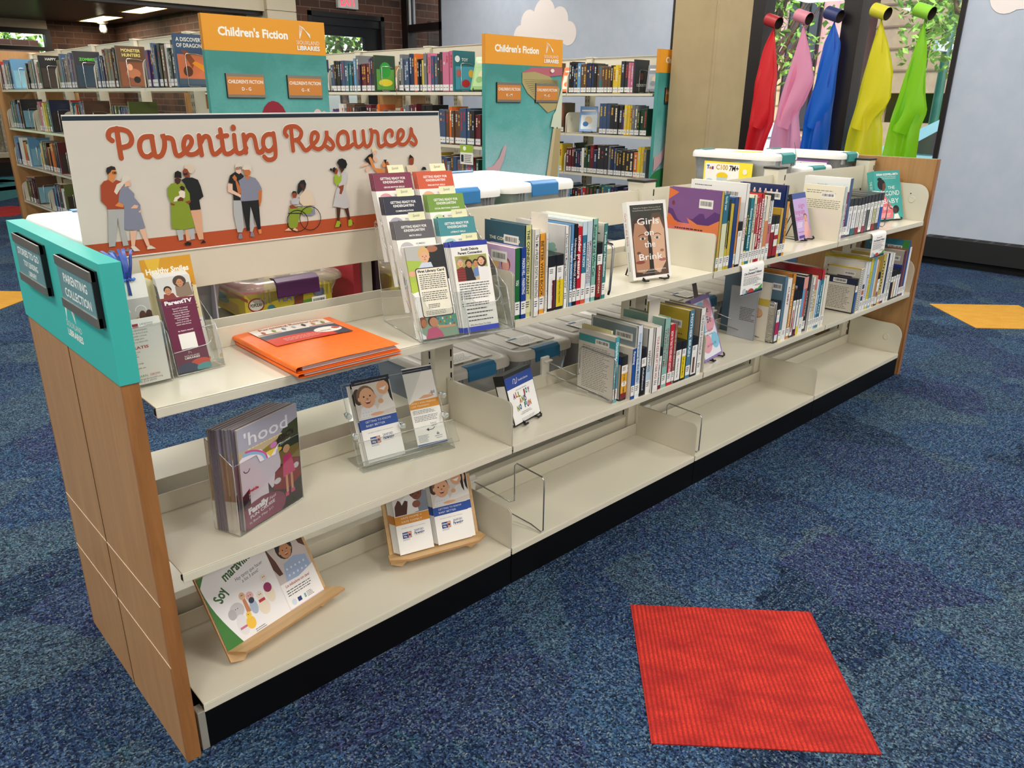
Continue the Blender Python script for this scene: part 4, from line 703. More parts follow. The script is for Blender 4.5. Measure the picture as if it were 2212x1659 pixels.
def kinder(c,title,circ,sub,n):
    def f(P,w,h):
        P.rect(0,h*.80,w,h,c); P.text('GETTING READY FOR',w*.5,h*.925,h*.028,'f4f1ee',w=w*.66,al='c',bold=.02); P.text('KINDERGARTEN!',w*.5,h*.885,h*.028,'f4f1ee',w=w*.54,al='c',bold=.02); P.text(title,w*.5,h*.832,h*.018,'f4f1ee',maxw=w*.68,al='c',bold=.02)
        P.ell(w*.24,h*.685,w*.19,w*.19,circ,n=28); P.text(sub[0],w*.48,h*.74,h*.018,c if c!='23263a' else '3a3c4c',maxw=w*.42,bold=.01)
        if len(sub)>1: P.text(sub[1],w*.48,h*.712,h*.018,'5a6470',maxw=w*.42); 
        if len(sub)>2: P.text(sub[2],w*.48,h*.685,h*.018,'5a6470',maxw=w*.42)
        if n==0: P.ell(w*.16,h*.70,w*.03,w*.03,'1c1c22'); P.poly([(w*.13,h*.66),(w*.19,h*.66),(w*.17,h*.60),(w*.14,h*.60)],'1c1c22'); P.line(arc(w*.33,h*.68,w*.07,20,170),h*.006,'1c1c22')
        if n==1: 
            for r in (.05,.08,.11): P.line(arc(w*.24,h*.66,w*r,10,170,8),h*.004,'2a2c34')
        if n==2: P.line(arc(w*.3,h*.72,w*.03,0,330,10),h*.005,'2a2c34'); P.line([(w*.2,h*.7),(w*.14,h*.68),(w*.14,h*.64)],h*.006,'2a2c34'); P.line([(w*.24,h*.69),(w*.24,h*.66)],h*.006,'2a2c34')
        if n==3: P.ell(w*.18,h*.735,w*.022,w*.022,'17181c'); P.poly([(w*.14,h*.715),(w*.22,h*.715),(w*.205,h*.63),(w*.155,h*.63)],'17181c'); P.ell(w*.36,h*.75,w*.018,w*.018,'17181c')
        if n==4: P.line([(w*.12,h*.69),(w*.33,h*.70)],h*.008,'2a2c34'); P.ell(w*.33,h*.715,w*.02,w*.02,'2a2c34'); P.line([(w*.13,h*.655),(w*.34,h*.66)],h*.008,'2a2c34')
        if n==5: P.poly([(w*.13,h*.73),(w*.32,h*.74),(w*.35,h*.64),(w*.17,h*.63)],'2c4858'); P.poly([(w*.15,h*.72),(w*.31,h*.73),(w*.33,h*.65),(w*.18,h*.64)],'e3edef'); P.line(arc(w*.24,h*.69,w*.035,0,330,10),h*.004,'2c4858')
        P.bars(w*.48,h*.5,w*.92,h*.66,6,'6a6a70',.3,n); P.bars(w*.1,h*.08,w*.92,h*.48,16,'6a6a70',.3,n+9)
    return f
def first(P,w,h):
    P.rect(0,h*.60,w,h,'b9b7b2'); P.poly([(0,h*.55),(0,h*.86),(w*.35,h*.84),(w*.5,h*.7),(w*.3,h*.5)],'a8bf4a'); P.poly([(w*.5,h*.99),(w,h*1),(w,h*.5),(w*.5,h*.6)],'17191f'); P.ell(w*.68,h*.96,w*.15,h*.035,'a86a4c'); P.ell(w*.45,h*.91,w*.145,h*.085,'d9b070'); face(P,w*.46,h*.88,w*.135,SK[0],smile=False)
    P.poly([(w*.18,h*.72),(w*.36,h*.82),(w*.6,h*.82),(w*.68,h*.7),(w*.3,h*.68)],'ccd3e0'); P.ell(w*.08,h*.71,w*.1,h*.03,SK[0]); P.rect(0,0,w,h*.62,'f2efe9'); P.poly([(0,h*.62),(0,h*.5),(w*.2,h*.52),(w*.24,h*.62)],'b3c840')
    P.rect(0,0,w,h*.235,'8aa48c'); P.poly([(w*.5,h*.1),(w,h*.1),(w,h*.235),(w*.4,h*.235)],'5f9a8a'); 
    for i in range(14): P.ell(w*(.5+.035*i),h*(.13+.035*((i*5)%3)),w*.022,h*.012,('d9c23a','3a78b0','b8443c','4a9a58','e8e6e0')[i%5])
    P.poly([(w*.14,0),(w*.22,h*.10),(w*.42,h*.13),(w*.56,h*.06),(w*.6,0)],'c4587c'); P.ell(w*.38,h*.18,w*.13,h*.06,'3a2a20'); P.ell(w*.40,h*.17,w*.11,h*.052,'c98f6a'); P.ell(w*.12,h*.18,w*.11,h*.06,'8a4a38'); P.ell(w*.15,h*.17,w*.07,h*.045,'b5744f'); P.poly([(w*.5,h*.13),(w*.95,h*.115),(w*.95,h*.095),(w*.5,h*.10)],'d9a07c'); P.poly([(0,0),(0,h*.09),(w*.14,h*.03),(w*.14,0)],'eceaf0')
    P.poly(rrect(w*.16,h*.225,w*.96,h*.765,w*.06),'3a2438'); P.poly(rrect(w*.18,h*.235,w*.94,h*.755,w*.05),'ece5d2')
    P.text('First Library Card',w*.56,h*.715,h*.026,'141218',w=w*.68,al='c',bold=.045); P.bars(w*.23,h*.53,w*.90,h*.70,8,'4c4a48',.4,3,.02); P.bars(w*.23,h*.40,w*.90,h*.51,5,'4c4a48',.4,4,.1); P.bars(w*.34,h*.32,w*.7,h*.37,3,'4c4a48',.5,5); P.bars(w*.25,h*.25,w*.88,h*.30,3,'6c6a68',.35,6)
def sodak(P,w,h):
    P.rect(0,h*.945,w,h,'26349a'); P.rect(0,0,w,h*.055,'2f48c0'); P.text('South Dakota',w*.5,h*.90,h*.028,'17172a',w=w*.48,al='c',bold=.04); P.text('Parent Connection',w*.5,h*.86,h*.028,'17172a',w=w*.66,al='c',bold=.04)
    y0,y1=h*.565,h*.845; P.rect(w*.07,y0,w*.93,y1,'a8a458'); P.ell(w*.3,y1-h*.03,w*.15,h*.02,'8a7a34'); P.rect(w*.07,y0,w*.93,y0+h*.06,'c6b48c')
    P.poly([(w*.07,y0),(w*.07,h*.70),(w*.22,h*.725),(w*.38,h*.69),(w*.48,y0)],'8c2f2c'); 
    for i in range(5): P.line([(w*.07,y0+h*.02+h*.028*i),(w*.4,y0+h*.015+h*.028*i)],h*.004,'3a2422')
    P.poly([(w*.3,y0),(w*.3,h*.72),(w*.46,h*.74),(w*.56,y0)],'241c20'); P.poly([(w*.52,h*.60),(w*.52,h*.69),(w*.68,h*.71),(w*.78,h*.62)],'6d86b8'); P.poly([(w*.66,y0),(w*.66,h*.72),(w*.93,h*.70),(w*.93,y0)],'ebe7e4')
    face(P,w*.19,h*.765,w*.085,SK[0],'9a958e'); face(P,w*.42,h*.745,w*.08,SK[1],'2a1f1c',1.15); face(P,w*.61,h*.745,w*.08,SK[1],'2a1f1c'); P.ell(w*.78,h*.765,w*.13,h*.06,'3a2822'); face(P,w*.76,h*.77,w*.095,SK[0])
    P.bars(w*.08,h*.36,w*.92,h*.55,7,'55555c',.34,4,.12); P.bars(w*.08,h*.28,w*.92,h*.33,2,'55555c',.36,5,.2)
    for i in range(4): P.ell(w*.12,h*(.258-.042*i),.0012,.0012,'26262c',n=8); P.bars(w*.18,h*(.235-.042*i),w*.92,h*(.27-.042*i),1,'55555c',.34,i,.3)
    P.text('We Are Here To Help',w*.5,h*.065,h*.019,'26262c',w=w*.56,al='c')
# ---------------- tiered brochure rack
RY=rad(-11.4); U=Vector((math.cos(RY),math.sin(RY),0)); NN=Vector((-math.sin(RY),math.cos(RY),0)); RL=.3525
rack=thing('brochure_rack','clear acrylic tiered rack holding kindergarten brochures on the top shelf','brochure rack',(.618,-.004,.797),(0,0,RY))
W2=.2475; sl=math.tan(RL)
for k in range(4):
    y=.0567*k; z=.0506*k; m=MB()
    m.T=Matrix.Translation((0,y,z))
    hf=.085 if k else .10
    for c in (0,1):
        x0=c*W2/2+.002; x1=x0+W2/2-.004
        f=lambda zz:-.004+zz*sl
        pts=[(x0,0),(x1,0),(x1,hf)]+[(x1-.02,hf)]+arc(x1-.04,hf-.012,.02,60,-90,5)[::1]+[((x0+x1)/2,hf-.032)]+arc(x0+.04,hf-.012,.02,-90,-240,5)+[(x0+.02,hf),(x0,hf)]
        m.add([(u,f(v),v) for u,v in pts],[list(range(len(pts)))],ACR)
        m.tube([(u,f(v),v) for u,v in pts],.0007,ACRE,5,closed=True)
        m.add([(x0,f(0),0),(x1,f(0),0),(x1,.02+.0,0),(x0,.02,0)],[(0,1,2,3)],ACR)
    for x in (0,W2/2,W2):
        q=[(-.004,0),(.03,0),(.03+.12*sl,.12),(-.004+hf*sl,hf)]
        m.add([(x,a,b) for a,b in q],[(0,1,2,3)],ACR); m.tube([(x,a,b) for a,b in q],.0009,ACRE,5,closed=True)
    m.build('pocket',rack)
m=MB(); 
for x in (0,W2): 
    q=[(0,0),(.225,0),(.255,.24),(.222,.225)]; m.add([(x,a,b) for a,b in q],[(0,1,2,3)],ACR); m.tube([(x,a,b) for a,b in q],.0009,ACRE,5,closed=True)
m.add([(0,.0,.001),(W2,0,.001),(W2,.22,.001),(0,.22,.001)],[(0,1,2,3)],ACR); m.tube([(0,0,.001),(0,.22,.001),(W2,.22,.001),(W2,0,.001)],.0009,ACRE,5,closed=True)
m.add([(0,.03,.0),(W2,.03,.0),(W2,.25,.24),(0,.25,.24)],[(0,1,2,3)],ACR); m.build('frame',rack)
KB=[(0,3,'7e2746','GROSS MOTOR SKILLS','d99aa8',('BALL SKILLS',),0,'maroon gross motor skills'),(1,3,'cf5531','FINE MOTOR SKILLS','e8b08c',('TRACING',),1,'orange fine motor skills'),(0,2,'23263a','COMMUNICATION','a9a6b4',('FOLLOWS',),2,'navy communication skills'),(1,2,'74983a','SOCIAL-EMOTIONAL LEARNING','c3d9a8',('SEPARATES',),3,'green social emotional learning'),(0,1,'5f5c60','MATH SKILLS','bdb8bc',('NUMBERS','- Counts in sequence'),4,'grey math skills'),(1,1,'3f8a92','LITERACY SKILLS','a3ccd2',('REMEMBERS','DETAILS FROM','STORIES'),5,'teal literacy skills')]
def rpos(c,k,back=0,du=0): return Vector((.6235,.0035,.801))+U*(-.0025+c*.1151+du)+NN*(.0024+.0567*k+back)+Vector((0,0,.0506*k))
tabs=[]
for c,k,cl,ti,ci,sub,n,nm in KB:
    for j in (3,2,1):
        page('brochure','%s brochure tucked behind the front copy in its rack pocket'%nm,'brochure',.1003,.2162,rpos(c,k,.0032*j,-.0022*j),RY,RL,lambda P,w,h,cl=cl:P.rect(0,h*.8,w,h,cl),group='%s brochures behind the front copy'%nm)
    page('brochure','%s brochure, front copy in the clear tiered rack'%nm,'brochure',.1003,.2162,rpos(c,k),RY,RL,kinder(cl,ti,ci,sub,n))
    tabs.append((c,k,nm))
for c,k,nm in tabs+[(1,0,'South Dakota parent')]:
    m=MB(); pts=[(0,0),(.047,.0),(.047,.026),(.0,.026)]; m.box(0,.043,0,.0004,-.05,.020,mat('e6e4bc',.6,name='pale_yellow_sticky_note')); Pg(m).text('Spanish',.011,.009,.0065,'3a3a44',w=.018,shear=.4)
    o=m.build('sticky_note',loc=rpos(c,k,.0015,.04+.004*(k%2))+ (NN*math.sin(RL)+Vector((0,0,math.cos(RL))))*.2155+NN*.004,rot=(-RL-.05*(k-1),0,RY+.03*(k%2))); tag(o,'pale yellow note marked Spanish behind the %s brochures'%nm,'sticky note','Spanish sticky notes')
for j in (4,3,2,1): page('brochure','first library card leaflet stacked behind the front copy','brochure',.1003,.2162,rpos(0,0,.0025*j,-.001*j),RY,RL,first if j==1 else None,group='library card leaflets behind the front copy')
page('brochure','first library card leaflet with a blond toddler, front left of the rack','brochure',.1003,.2162,rpos(0,0,-.001),RY,RL,first)
for j in (3,2,1): page('brochure','blue banded parent connection leaflet behind the front copy','brochure',.0985,.2162,rpos(1,0,.003*j,-.003*j-.004),RY,RL-.03,lambda P,w,h:(P.rect(0,h*.945,w,h,'26349a'),P.rect(0,0,w,h*.055,'2f48c0')),group='parent connection leaflets behind the front copy')
page('brochure','blue banded South Dakota Parent Connection leaflet at the front right of the rack','brochure',.0998,.2162,Vector((.7313,-.0165,.801)),RY,rad(17),sodak)
# ---------------- acrylic holder with rack cards at the teal end
def holder(name,label,w,d,hb,hf,loc,yaw,lean=.2,notch=True,z=.001):
    t=thing(name,label,'leaflet holder',loc,(0,0,yaw)); m=MB(); s=math.tan(lean)
    F=lambda zz:zz*s; B=lambda zz:d+zz*s
    pts=[(0,0),(w,0),(w,hf)]+([(w-.012,hf)]+arc(w-.03,hf-.018,.018,90,-90,5)[::1]+[(.004,hf-.04)] if notch=='r' else [(w*.66,hf),(w*.62,hf-.02),(w*.38,hf-.02),(w*.34,hf)] if notch else [])+[(0,hf if notch!='r' else hf-.04)]
    for P_ in (pts,):
        m.add([(u,F(v),v+z) for u,v in P_],[list(range(len(P_)))],ACR); m.tube([(u,F(v),v+z) for u,v in P_],.0009,ACRE,5,closed=True)
    b=[(0,B(0),z),(w,B(0),z),(w,B(hb),hb+z),(0,B(hb),hb+z)]; m.add(b,[(0,1,2,3)],ACR); m.tube(b,.0009,ACRE,5,closed=True)
    for x in (0,w):
        q=[(x,F(0),z),(x,B(0),z),(x,B(hb),hb+z),(x,F(hf),hf+z)]; m.add(q,[(0,1,2,3)],ACR); m.tube(q,.0009,ACRE,5,closed=True)
    m.add([(0,0,z),(w,0,z),(w,d,z),(0,d,z)],[(0,1,2,3)],ACR); m.build('clear_body',t); return t
def ptv(P,w,h):
    P.rect(0,0,w,h,'6a1f42'); P.rect(0,h*.77,w,h,'d9d6d2'); P.poly([(w*.5,h*.8),(w*.52,h*.89),(w*.62,h*.91),(w*.95,h*.92),(w,h*.78),(w*.6,h*.77)],'8f7a68'); P.ell(w*.68,h*.94,w*.2,h*.06,'4a3a34'); face(P,w*.68,h*.925,w*.12,SK[1]); P.poly([(w*.1,h*.77),(w*.14,h*.83),(w*.42,h*.83),(w*.5,h*.77)],'8c3a34'); face(P,w*.28,h*.855,w*.11,SK[1],'1f1a1c')
    P.poly([(0,h*.79),(w,h*.77),(w,h*.74),(0,h*.74)],'8a3a34'); P.rect(0,h*.0,w,h*.765,'6a1f42')
    P.text('ParentTV',w*.5,h*.715,h*.04,'f4f0f0',w=w*.82,al='c',bold=.045); P.rect(w*.1,h*.695,w*.9,h*.697,'a8687e')
    for i,s in enumerate(('ParentTV is a virtual','library of parenting','resources right at your','fingertips. Real and','relatable information','from parenting','experts, in an easy to','watch video format.')): P.text(s,w*.5,h*(.66-.024*i),h*.014,'f0e6ea',maxw=w*.8,al='c',bold=.01)
    P.text('to learn more!',w*.5,h*.425,h*.015,'f0e6ea',w=w*.46,al='c',bold=.02); P.rect(w*.25,h*.24,w*.75,h*.40,'f0ede8'); P.logo(w*.42,h*.185,h*.03,'f0ede8'); P.text('SIOUXLAND',w*.5,h*.155,h*.016,'f0ede8',w=w*.46,al='c'); P.text('LIBRARIES',w*.5,h*.132,h*.018,'f0ede8',w=w*.46,al='c',bold=.03)
    P.ell(w*.72,h*.075,w*.3,h*.045,'c9503c'); P.ell(w*.28,h*.03,w*.34,h*.065,'35405c'); P.ell(w*.82,h*.02,w*.26,h*.045,'4f9a9c')
holder('leaflet_holder','small clear acrylic holder of maroon cards near the teal end',.100,.05,.125,.085,(.112,.135,.797),rad(3),.24,'r')
for j in range(6,0,-1): page('rack_card','white edged rack card stacked behind the maroon card in its holder','rack card',.068,.192,(.117,.1405+.0045*j,.80+.0012*j),rad(1),rad(15.6),lambda P,w,h:(P.rect(0,0,w,h*.9,'4a1630'),P.rect(w*.0,h*.9,w,h,'e9e6e2')),group='cards behind the maroon card')
page('rack_card','maroon card with a smiling woman and boy, frontmost in its holder','rack card',.068,.194,(.117,.1405,.80),rad(3),rad(15.6),ptv)
def smiles(P,w,h):
    P.rect(0,0,w,h,'e6dcae'); P.poly([(0,h),(w,h),(w,h*.72),(w*.3,h*.78),(0,h*.86)],'d79a26'); P.poly([(w*.1,h),(w*.4,h),(w*.2,h*.74)],'e6b93c'); P.text('Healthy Smiles',w*.5,h*.865,h*.05,'f7f2e4',w=w*.84,al='c',bold=.04); P.text('for Two',w*.9,h*.80,h*.04,'f7f2e4',w=w*.4,al='r',shear=.3)
    P.bars(w*.7,h*.5,w*.95,h*.76,9,'4a4a48',.34,4); P.rect(0,0,w,h*.42,'ece9e6'); P.bars(w*.55,h*.385,w*.98,h*.40,1,'3a3a3a',.5,4)
    P.ell(w*.82,h*.30,w*.09,h*.055,'1c1412'); P.ell(w*.80,h*.28,w*.06,h*.04,'5a3a2a'); P.rect(w*.76,h*.14,w*.94,h*.24,'d9d8de'); P.rect(w*.68,h*.05,w*.78,h*.12,'c9503c'); P.rect(w*.72,h*.03,w*.84,h*.05,'3f8a88'); P.ell(w*.92,h*.03,w*.07,h*.022,'d9a93c')
page('leaflet','yellow and orange Healthy Smiles leaflet standing behind the maroon cards','leaflet',.1015,.224,(.0995,.178,.801),rad(1),rad(11),smiles,th=.003)
def toy1(P,w,h):
    P.rect(0,h*.0,w,h*.78,'b9b6b2'); P.rect(0,0,w,h*.12,'d5d0ca'); P.line(arc(w*.45,h*.66,w*.1,0,180,6)+arc(w*.3,h*.65,w*.07,0,180,5),.0012,'e9e7e4'); P.line(arc(w*.78,h*.66,w*.12,0,180,6),.0012,'e9e7e4')
    P.text('Giving',w*.16,h*.50,h*.05,'2c2c34',w=w*.34,bold=.03); P.text('the Gift of',w*.12,h*.42,h*.05,'2c2c34',w=w*.42,bold=.03)
    for s,x,c in (('P',.12,'3a62b0'),('L',.22,'e0a63a'),('A',.31,'c23a34'),('Y',.42,'3f9a4a')): P.text(s,w*x,h*.31,h*.08,c,w=w*.09,bold=.05)
    P.poly([(w*.66,h*.26),(w*.72,h*.52),(w*.9,h*.54),(w,h*.4),(w,h*.26)],'7f9cc0'); P.ell(w*.80,h*.60,w*.08,h*.06,'5a3a2c'); P.ell(w*.94,h*.60,w*.08,h*.06,'4a3024'); P.rect(w*.58,h*.14,w,h*.28,'9a6f4c'); P.ell(w*.64,h*.13,w*.055,w*.055,'b03034'); P.ell(w*.9,h*.14,w*.055,w*.055,'b03034'); P.line([(w*.5,h*.56),(w*.7,h*.60)],.003,'b5804c'); P.poly([(w*.64,h*.12),(w*.74,h*.28),(w*.80,h*.26),(w*.78,h*.1)],'5f8ab4')
def toy2(P,w,h):
    P.text('To',w*.10,h*.88,h*.07,'2f5fa0',w=w*.18,bold=.06); P.ell(w*.34,h*.905,w*.05,h*.028,'d98a34'); P.rect(w*.42,h*.88,w*.54,h*.94,'a03848'); P.text('LENDING',w*.58,h*.915,h*.024,'4a4c54',w=w*.26); P.text('LIBRARY',w*.58,h*.885,h*.024,'4a4c54',w=w*.26)
    for i,s in enumerate(('Creando oportunidades','para ninos de 0 a 5 anos','de aprender a traves','del juego para','mejorar su desarrollo')): P.text(s,w*.48,h*(.83-.045*i),h*.024,'3c3c40',maxw=w*.74,al='c')
    P.text('GRATIS',w*.46,h*.555,h*.042,'c0343c',w=w*.42,al='c',bold=.03)
    for i,s in enumerate(('Toma prestada una','caja de juguetes','desde uno de los','locales.','','Llevala a casa y juega','','Devuelvelo y pide una','nueva caja de','juguetes!')):
        if s: P.text(s,w*.12,h*(.50-.036*i),h*.024,'3c3c40',maxw=w*.62)
    P.text('PLAY.',w*.10,h*.115,h*.034,'3a62b0',w=w*.18); P.text('LEARN.',w*.31,h*.115,h*.034,'3f9a4a',w=w*.24); P.text('GROW.',w*.59,h*.115,h*.034,'c0343c',w=w*.22); P.text('ToyLendingLibrarySD.org',w*.5,h*.07,h*.022,'3c3c40',w=w*.68,al='c'); P.text('605-215-0575',w*.5,h*.035,h*.022,'3c3c40',w=w*.4,al='c')
# corner at the teal panel
t=holder('leaflet_holder','clear acrylic holder against the teal wrapped end, holding Spanish toy library cards',.097,.05,.12,.115,(.002,.121,.797),rad(2),.1,False)
for j in (3,2,1): page('leaflet','white Spanish toy library card behind the front one','leaflet',.091,.126,(.0045,.1245+.002*j,.80),rad(2),rad(6),None,group='Spanish toy library cards behind the front one')
page('leaflet','white Spanish GRATIS toy library card in the holder by the teal end','leaflet',.091,.126,(.0045,.1245,.80),rad(2),rad(6),toy2)
for j in (3,2,1): page('bookmark_card','grey picture card of the ribboned bundle, behind its front card','card',.088,.205,(.0045,.148+.003*j,.80),rad(2),rad(8),None,group='ribboned cards behind the front one')
o=page('bookmark_card','Giving the Gift of Play card tied with a blue ribbon, by the teal end','card',.088,.205,(.0045,.148,.80),rad(2),rad(8),toy1)
rb=MB(); RB=[mat(c,.4,spec=.5) for c in ('2f52a8','4a78d0','1f3a86')]
rr=random.Random(4)
for i in range(26):
    a=rr.uniform(-1,1); b_=rr.uniform(-.6,1); L=rr.uniform(.032,.056); x=.054; z=.200
    pts=[(x+a*.006,-.003,z-.004),(x+a*.014,-.006+b_*.004,z+L*.45),(x+a*.023,.004+b_*.008,z+L*.85),(x+a*.032,.01+b_*.014,z+L*rr.uniform(.9,1.05))]
    g=[]; wv=.0022+.0014*rr.random()
    for p_ in smooth_path(pts,4): g.append([(p_[0]-wv,p_[1],p_[2]),(p_[0]+wv,p_[1]+.001,p_[2])])
    rb.grid(g,RB[i%3])
for i in range(5): rb.tube([(.040+i*.0055,-.003,.198+.0015*(i%2)),(.043+i*.0055,-.005,.196),(.046+i*.0055,-.003,.198)],.0028,RB[i%3],6)
rb.prism([(.052,.168),(.058,.166),(.057,.197),(.053,.197)],'y',-.0025,-.0012,RB[2]); rb.build('blue_ribbon',o)
# ---------------- orange folders
fo=thing('pocket_folder','bright orange plastic pocket folder, upper one lying on the top shelf','folder',(.29,-.03,.806),(0,0,rad(-.5)))
ORG=speck('orange_plastic','f06a1c','f47424',60,.35,.08,.45)
def fold_mb(w,l,z0,z1,bulge,c):
    m=MB(); n=10; m_=8
    for (a,b_,s) in ((z0,z0,0),(z1,z1,1)):
        g=[[(w*i/n,l*j/m_,(z0 if not s else z1-(z1-z0)*.35*(i/n)**2*0+bulge*math.sin(PI*min(1,i/n*1.1))*(.4+.6*j/m_)*(.6 if i>n*.5 else 1))) for i in range(n+1)] for j in range(m_+1)]
        m.grid(g,c)
    g=[[(-(z1-z0)*.5*math.sin(PI*k/6),l*j/m_,z0+(z1-z0)*(1-math.cos(PI*k/6))/2) for k in range(7)] for j in range(m_+1)]
    m.grid(g,c); return m
m=fold_mb(.245,.30,0,.012,.004,ORG); m.build('cover',fo)
m=MB(); 
for j in range(5): m.box(.012,.243-.002*j,.006,.303-.003*j,.002+.0018*j,.003+.0018*j,mat(('d9d3d6','b8b2b6','c9b0ae')[j%3],.4))
m.build('papers',fo)
# printed sheet lying on the folder
m=MB(); zt=lambda x,y:.0132+.004*math.sin(PI*min(1,x/.245*1.1))*(.4+.6*y/.3)
def fm(u,v,d): x=.03+u; y=.15+v; return (x,y,zt(x,y)+.0006+d*8)
# sheet drawn in strips so that it follows the cover
P=Pg(m,fm,eps=2e-5)
for i in range(6):
    a,b_=.19*i/6,.19*(i+1)/6
    P.poly([(a,.0),(b_,.0),(b_,.14),(a,.14)],'e9e4da'); P.k-=1
P.k+=1
for i in range(6):
    a,b_=.19*i/6,.19*(i+1)/6; P.poly([(a,.0),(b_,.0),(b_,.085),(a,.085)],'3f4452'); P.k-=1
P.k+=1
for i in range(6):
    a,b_=.15*i/6,.15*(i+1)/6; P.poly([(a,.0),(b_,.0),(b_,.055-.0006*i*i),(a,.055-.0006*(i-1)**2)],'cf4433'); P.k-=1
P.k+=1; P.ell(.15,.045,.035,.022,'eae6dc'); P.text('SIOUXLAND',.128,.036,.007,'2f3440',w=.026); P.ell(.172,.05,.010,.009,'c0503c')
P.text('Parenting Resources',.095,.122,.013,OR,w=.15,al='c',bold=.01)
for i,c in enumerate(('a8472a','84982c','84889b','c3c2c4','2c2427','d98a4e','84982c')): P.ell(.02+.025*i,.105,.004,.010,c,n=10)
P.rect(.0,.088,.19,.092,OR); P.bars(.03,.01,.13,.035,3,'e9b0a4',.35,3); m.build('cover_sheet',fo)
fo2=thing('pocket_folder','orange plastic pocket folder lying underneath the upper folder on the top shelf','folder',(.289,-.036,.7965),(0,0,rad(-1.2)))
fold_mb(.246,.30,0,.0085,.0005,ORG).build('cover',fo2); m=MB(); m.box(.012,.244,.004,.298,.0025,.006,mat('cbb9b6',.4)); m.build('papers',fo2)
# ---------------- 'hood magazines
def hood(P,w,h):
    P.rect(0,0,w,h,'aeacbc'); P.rect(0,h*.60,w,h*.78,'c4b08c'); P.poly([(w*.35,h*.3),(w*.35,h*.70),(w,h*.80),(w,h*.25)],'8f7a34'); P.poly([(w*.6,h*.72),(w*.75,h*.82),(w,h*.86),(w,h*.6),(w*.6,h*.6)],'3a4426'); P.ell(w*.5,h*.63,w*.2,h*.035,'e6c84a')
    P.poly([(0,0),(w,0),(w,h*.45),(0,h*.5)],'3a2430'); P.poly([(w*.55,h*.0),(w,0),(w,h*.36),(w*.55,h*.30)],'1c161c')
    P.poly([(0,h*.35),(0,h*.70),(w*.12,h*.76),(w*.35,h*.72),(w*.50,h*.60),(w*.62,h*.68),(w*.66,h*.5),(w*.6,h*.32),(w*.48,h*.28),(w*.42,h*.36),(w*.42,h*.22),(w*.12,h*.2),(w*.12,h*.40)],'ecdfe8')
    P.line(smooth_path([(w*.06,h*.74),(w*.2,h*.73),(w*.35,h*.68),(w*.42,h*.6)],4),w*.05,'8fb8d9'); P.line(smooth_path([(w*.10,h*.76),(w*.24,h*.74),(w*.4,h*.67),(w*.44,h*.6)],4),w*.025,'d0559a'); P.line(arc(w*.1,h*.60,w*.05,190,350,6),w*.012,'3a3050'); P.ell(w*.56,h*.70,w*.06,h*.03,'c97ab0')
    P.poly([(w*.5,h*.25),(w*.55,h*.42),(w*.8,h*.5),(w*.98,h*.45),(w,h*.25),(w*.75,h*.18)],'8a1f2c'); P.ell(w*.58,h*.32,w*.06,h*.03,'e0dce0'); P.ell(w*.92,h*.38,w*.05,h*.03,'d9d6dc')
    P.poly([(w*.68,h*.32),(w*.70,h*.54),(w*.84,h*.54),(w*.90,h*.33)],'d6417c'); P.ell(w*.77,h*.60,w*.06,h*.04,'d9b878'); P.ell(w*.77,h*.59,w*.045,h*.033,SK[0]); P.rect(w*.72,h*.15,w*.76,h*.33,'d9a07c'); P.rect(w*.81,h*.15,w*.85,h*.33,'d9a07c'); P.rect(w*.70,h*.11,w*.76,h*.15,'d6417c'); P.rect(w*.80,h*.12,w*.87,h*.16,'d6417c')
    P.ell(w*.30,h*.10,w*.40,h*.16,'8a3a5a')
    P.text("'hood",w*.10,h*.815,h*.125,'e9e6ec',w=w*.72,bold=.01); P.bars(w*.14,h*.765,w*.75,h*.785,1,'e6d9a0',.5,3); P.text("ABC's",w*.62,h*.70,h*.055,'2a1c20',w=w*.30,bold=.04,rot=.12); P.text('of Summer',w*.60,h*.655,h*.03,'efe9dc',w=w*.26,rot=.12)
    P.text('inside',w*.10,h*.36,h*.03,'d0303c',w=w*.16,bold=.04); P.text('Meet Cover',w*.10,h*.325,h*.026,'efe9ec',w=w*.26); P.text('Model Bella',w*.10,h*.295,h*.026,'efe9ec',w=w*.27)
    P.text('Family',w*.07,h*.145,h*.06,'f4f0f2',w=w*.34,bold=.06,rot=.1); P.text('Fest',w*.42,h*.17,h*.035,'f4f0f2',w=w*.12,shear=.3,rot=.2); P.text('FUN CRUISE',w*.09,h*.095,h*.032,'f4f0f2',w=w*.42,bold=.02,rot=.12); P.text('Is Back May 31!',w*.07,h*.045,h*.024,'f4f0f2',w=w*.40,rot=.1)
holder('magazine_holder','clear acrylic holder full of magazines on the middle shelf near the wooden end',.196,.075,.215,.165,(.163,.052,.443),rad(19.3),-.02,True)
HM=Vector((math.cos(rad(19.3)),math.sin(rad(19.3)),0)); HN=Vector((-math.sin(rad(19.3)),math.cos(rad(19.3)),0))
for j in range(9,0,-1):
    du=-.001*j-(.006 if j>2 else 0)-(.007 if j>4 else 0); page('magazine','family magazine stacked behind the front copy in the clear holder','magazine',.176,.238,Vector((.178,.0625,.446))+HN*(.0058*j)+HM*du,rad(19.3),rad(-1.5+.5*(j%3)),hood if j in(2,4) else None,th=.0042,group='magazines behind the front copy',base='8d8494')
page('magazine','front copy of the magazine with a white unicorn float and girl in pink','magazine',.177,.238,Vector((.180,.0605,.446)),rad(19.3),rad(-1.7),hood,th=.0042)
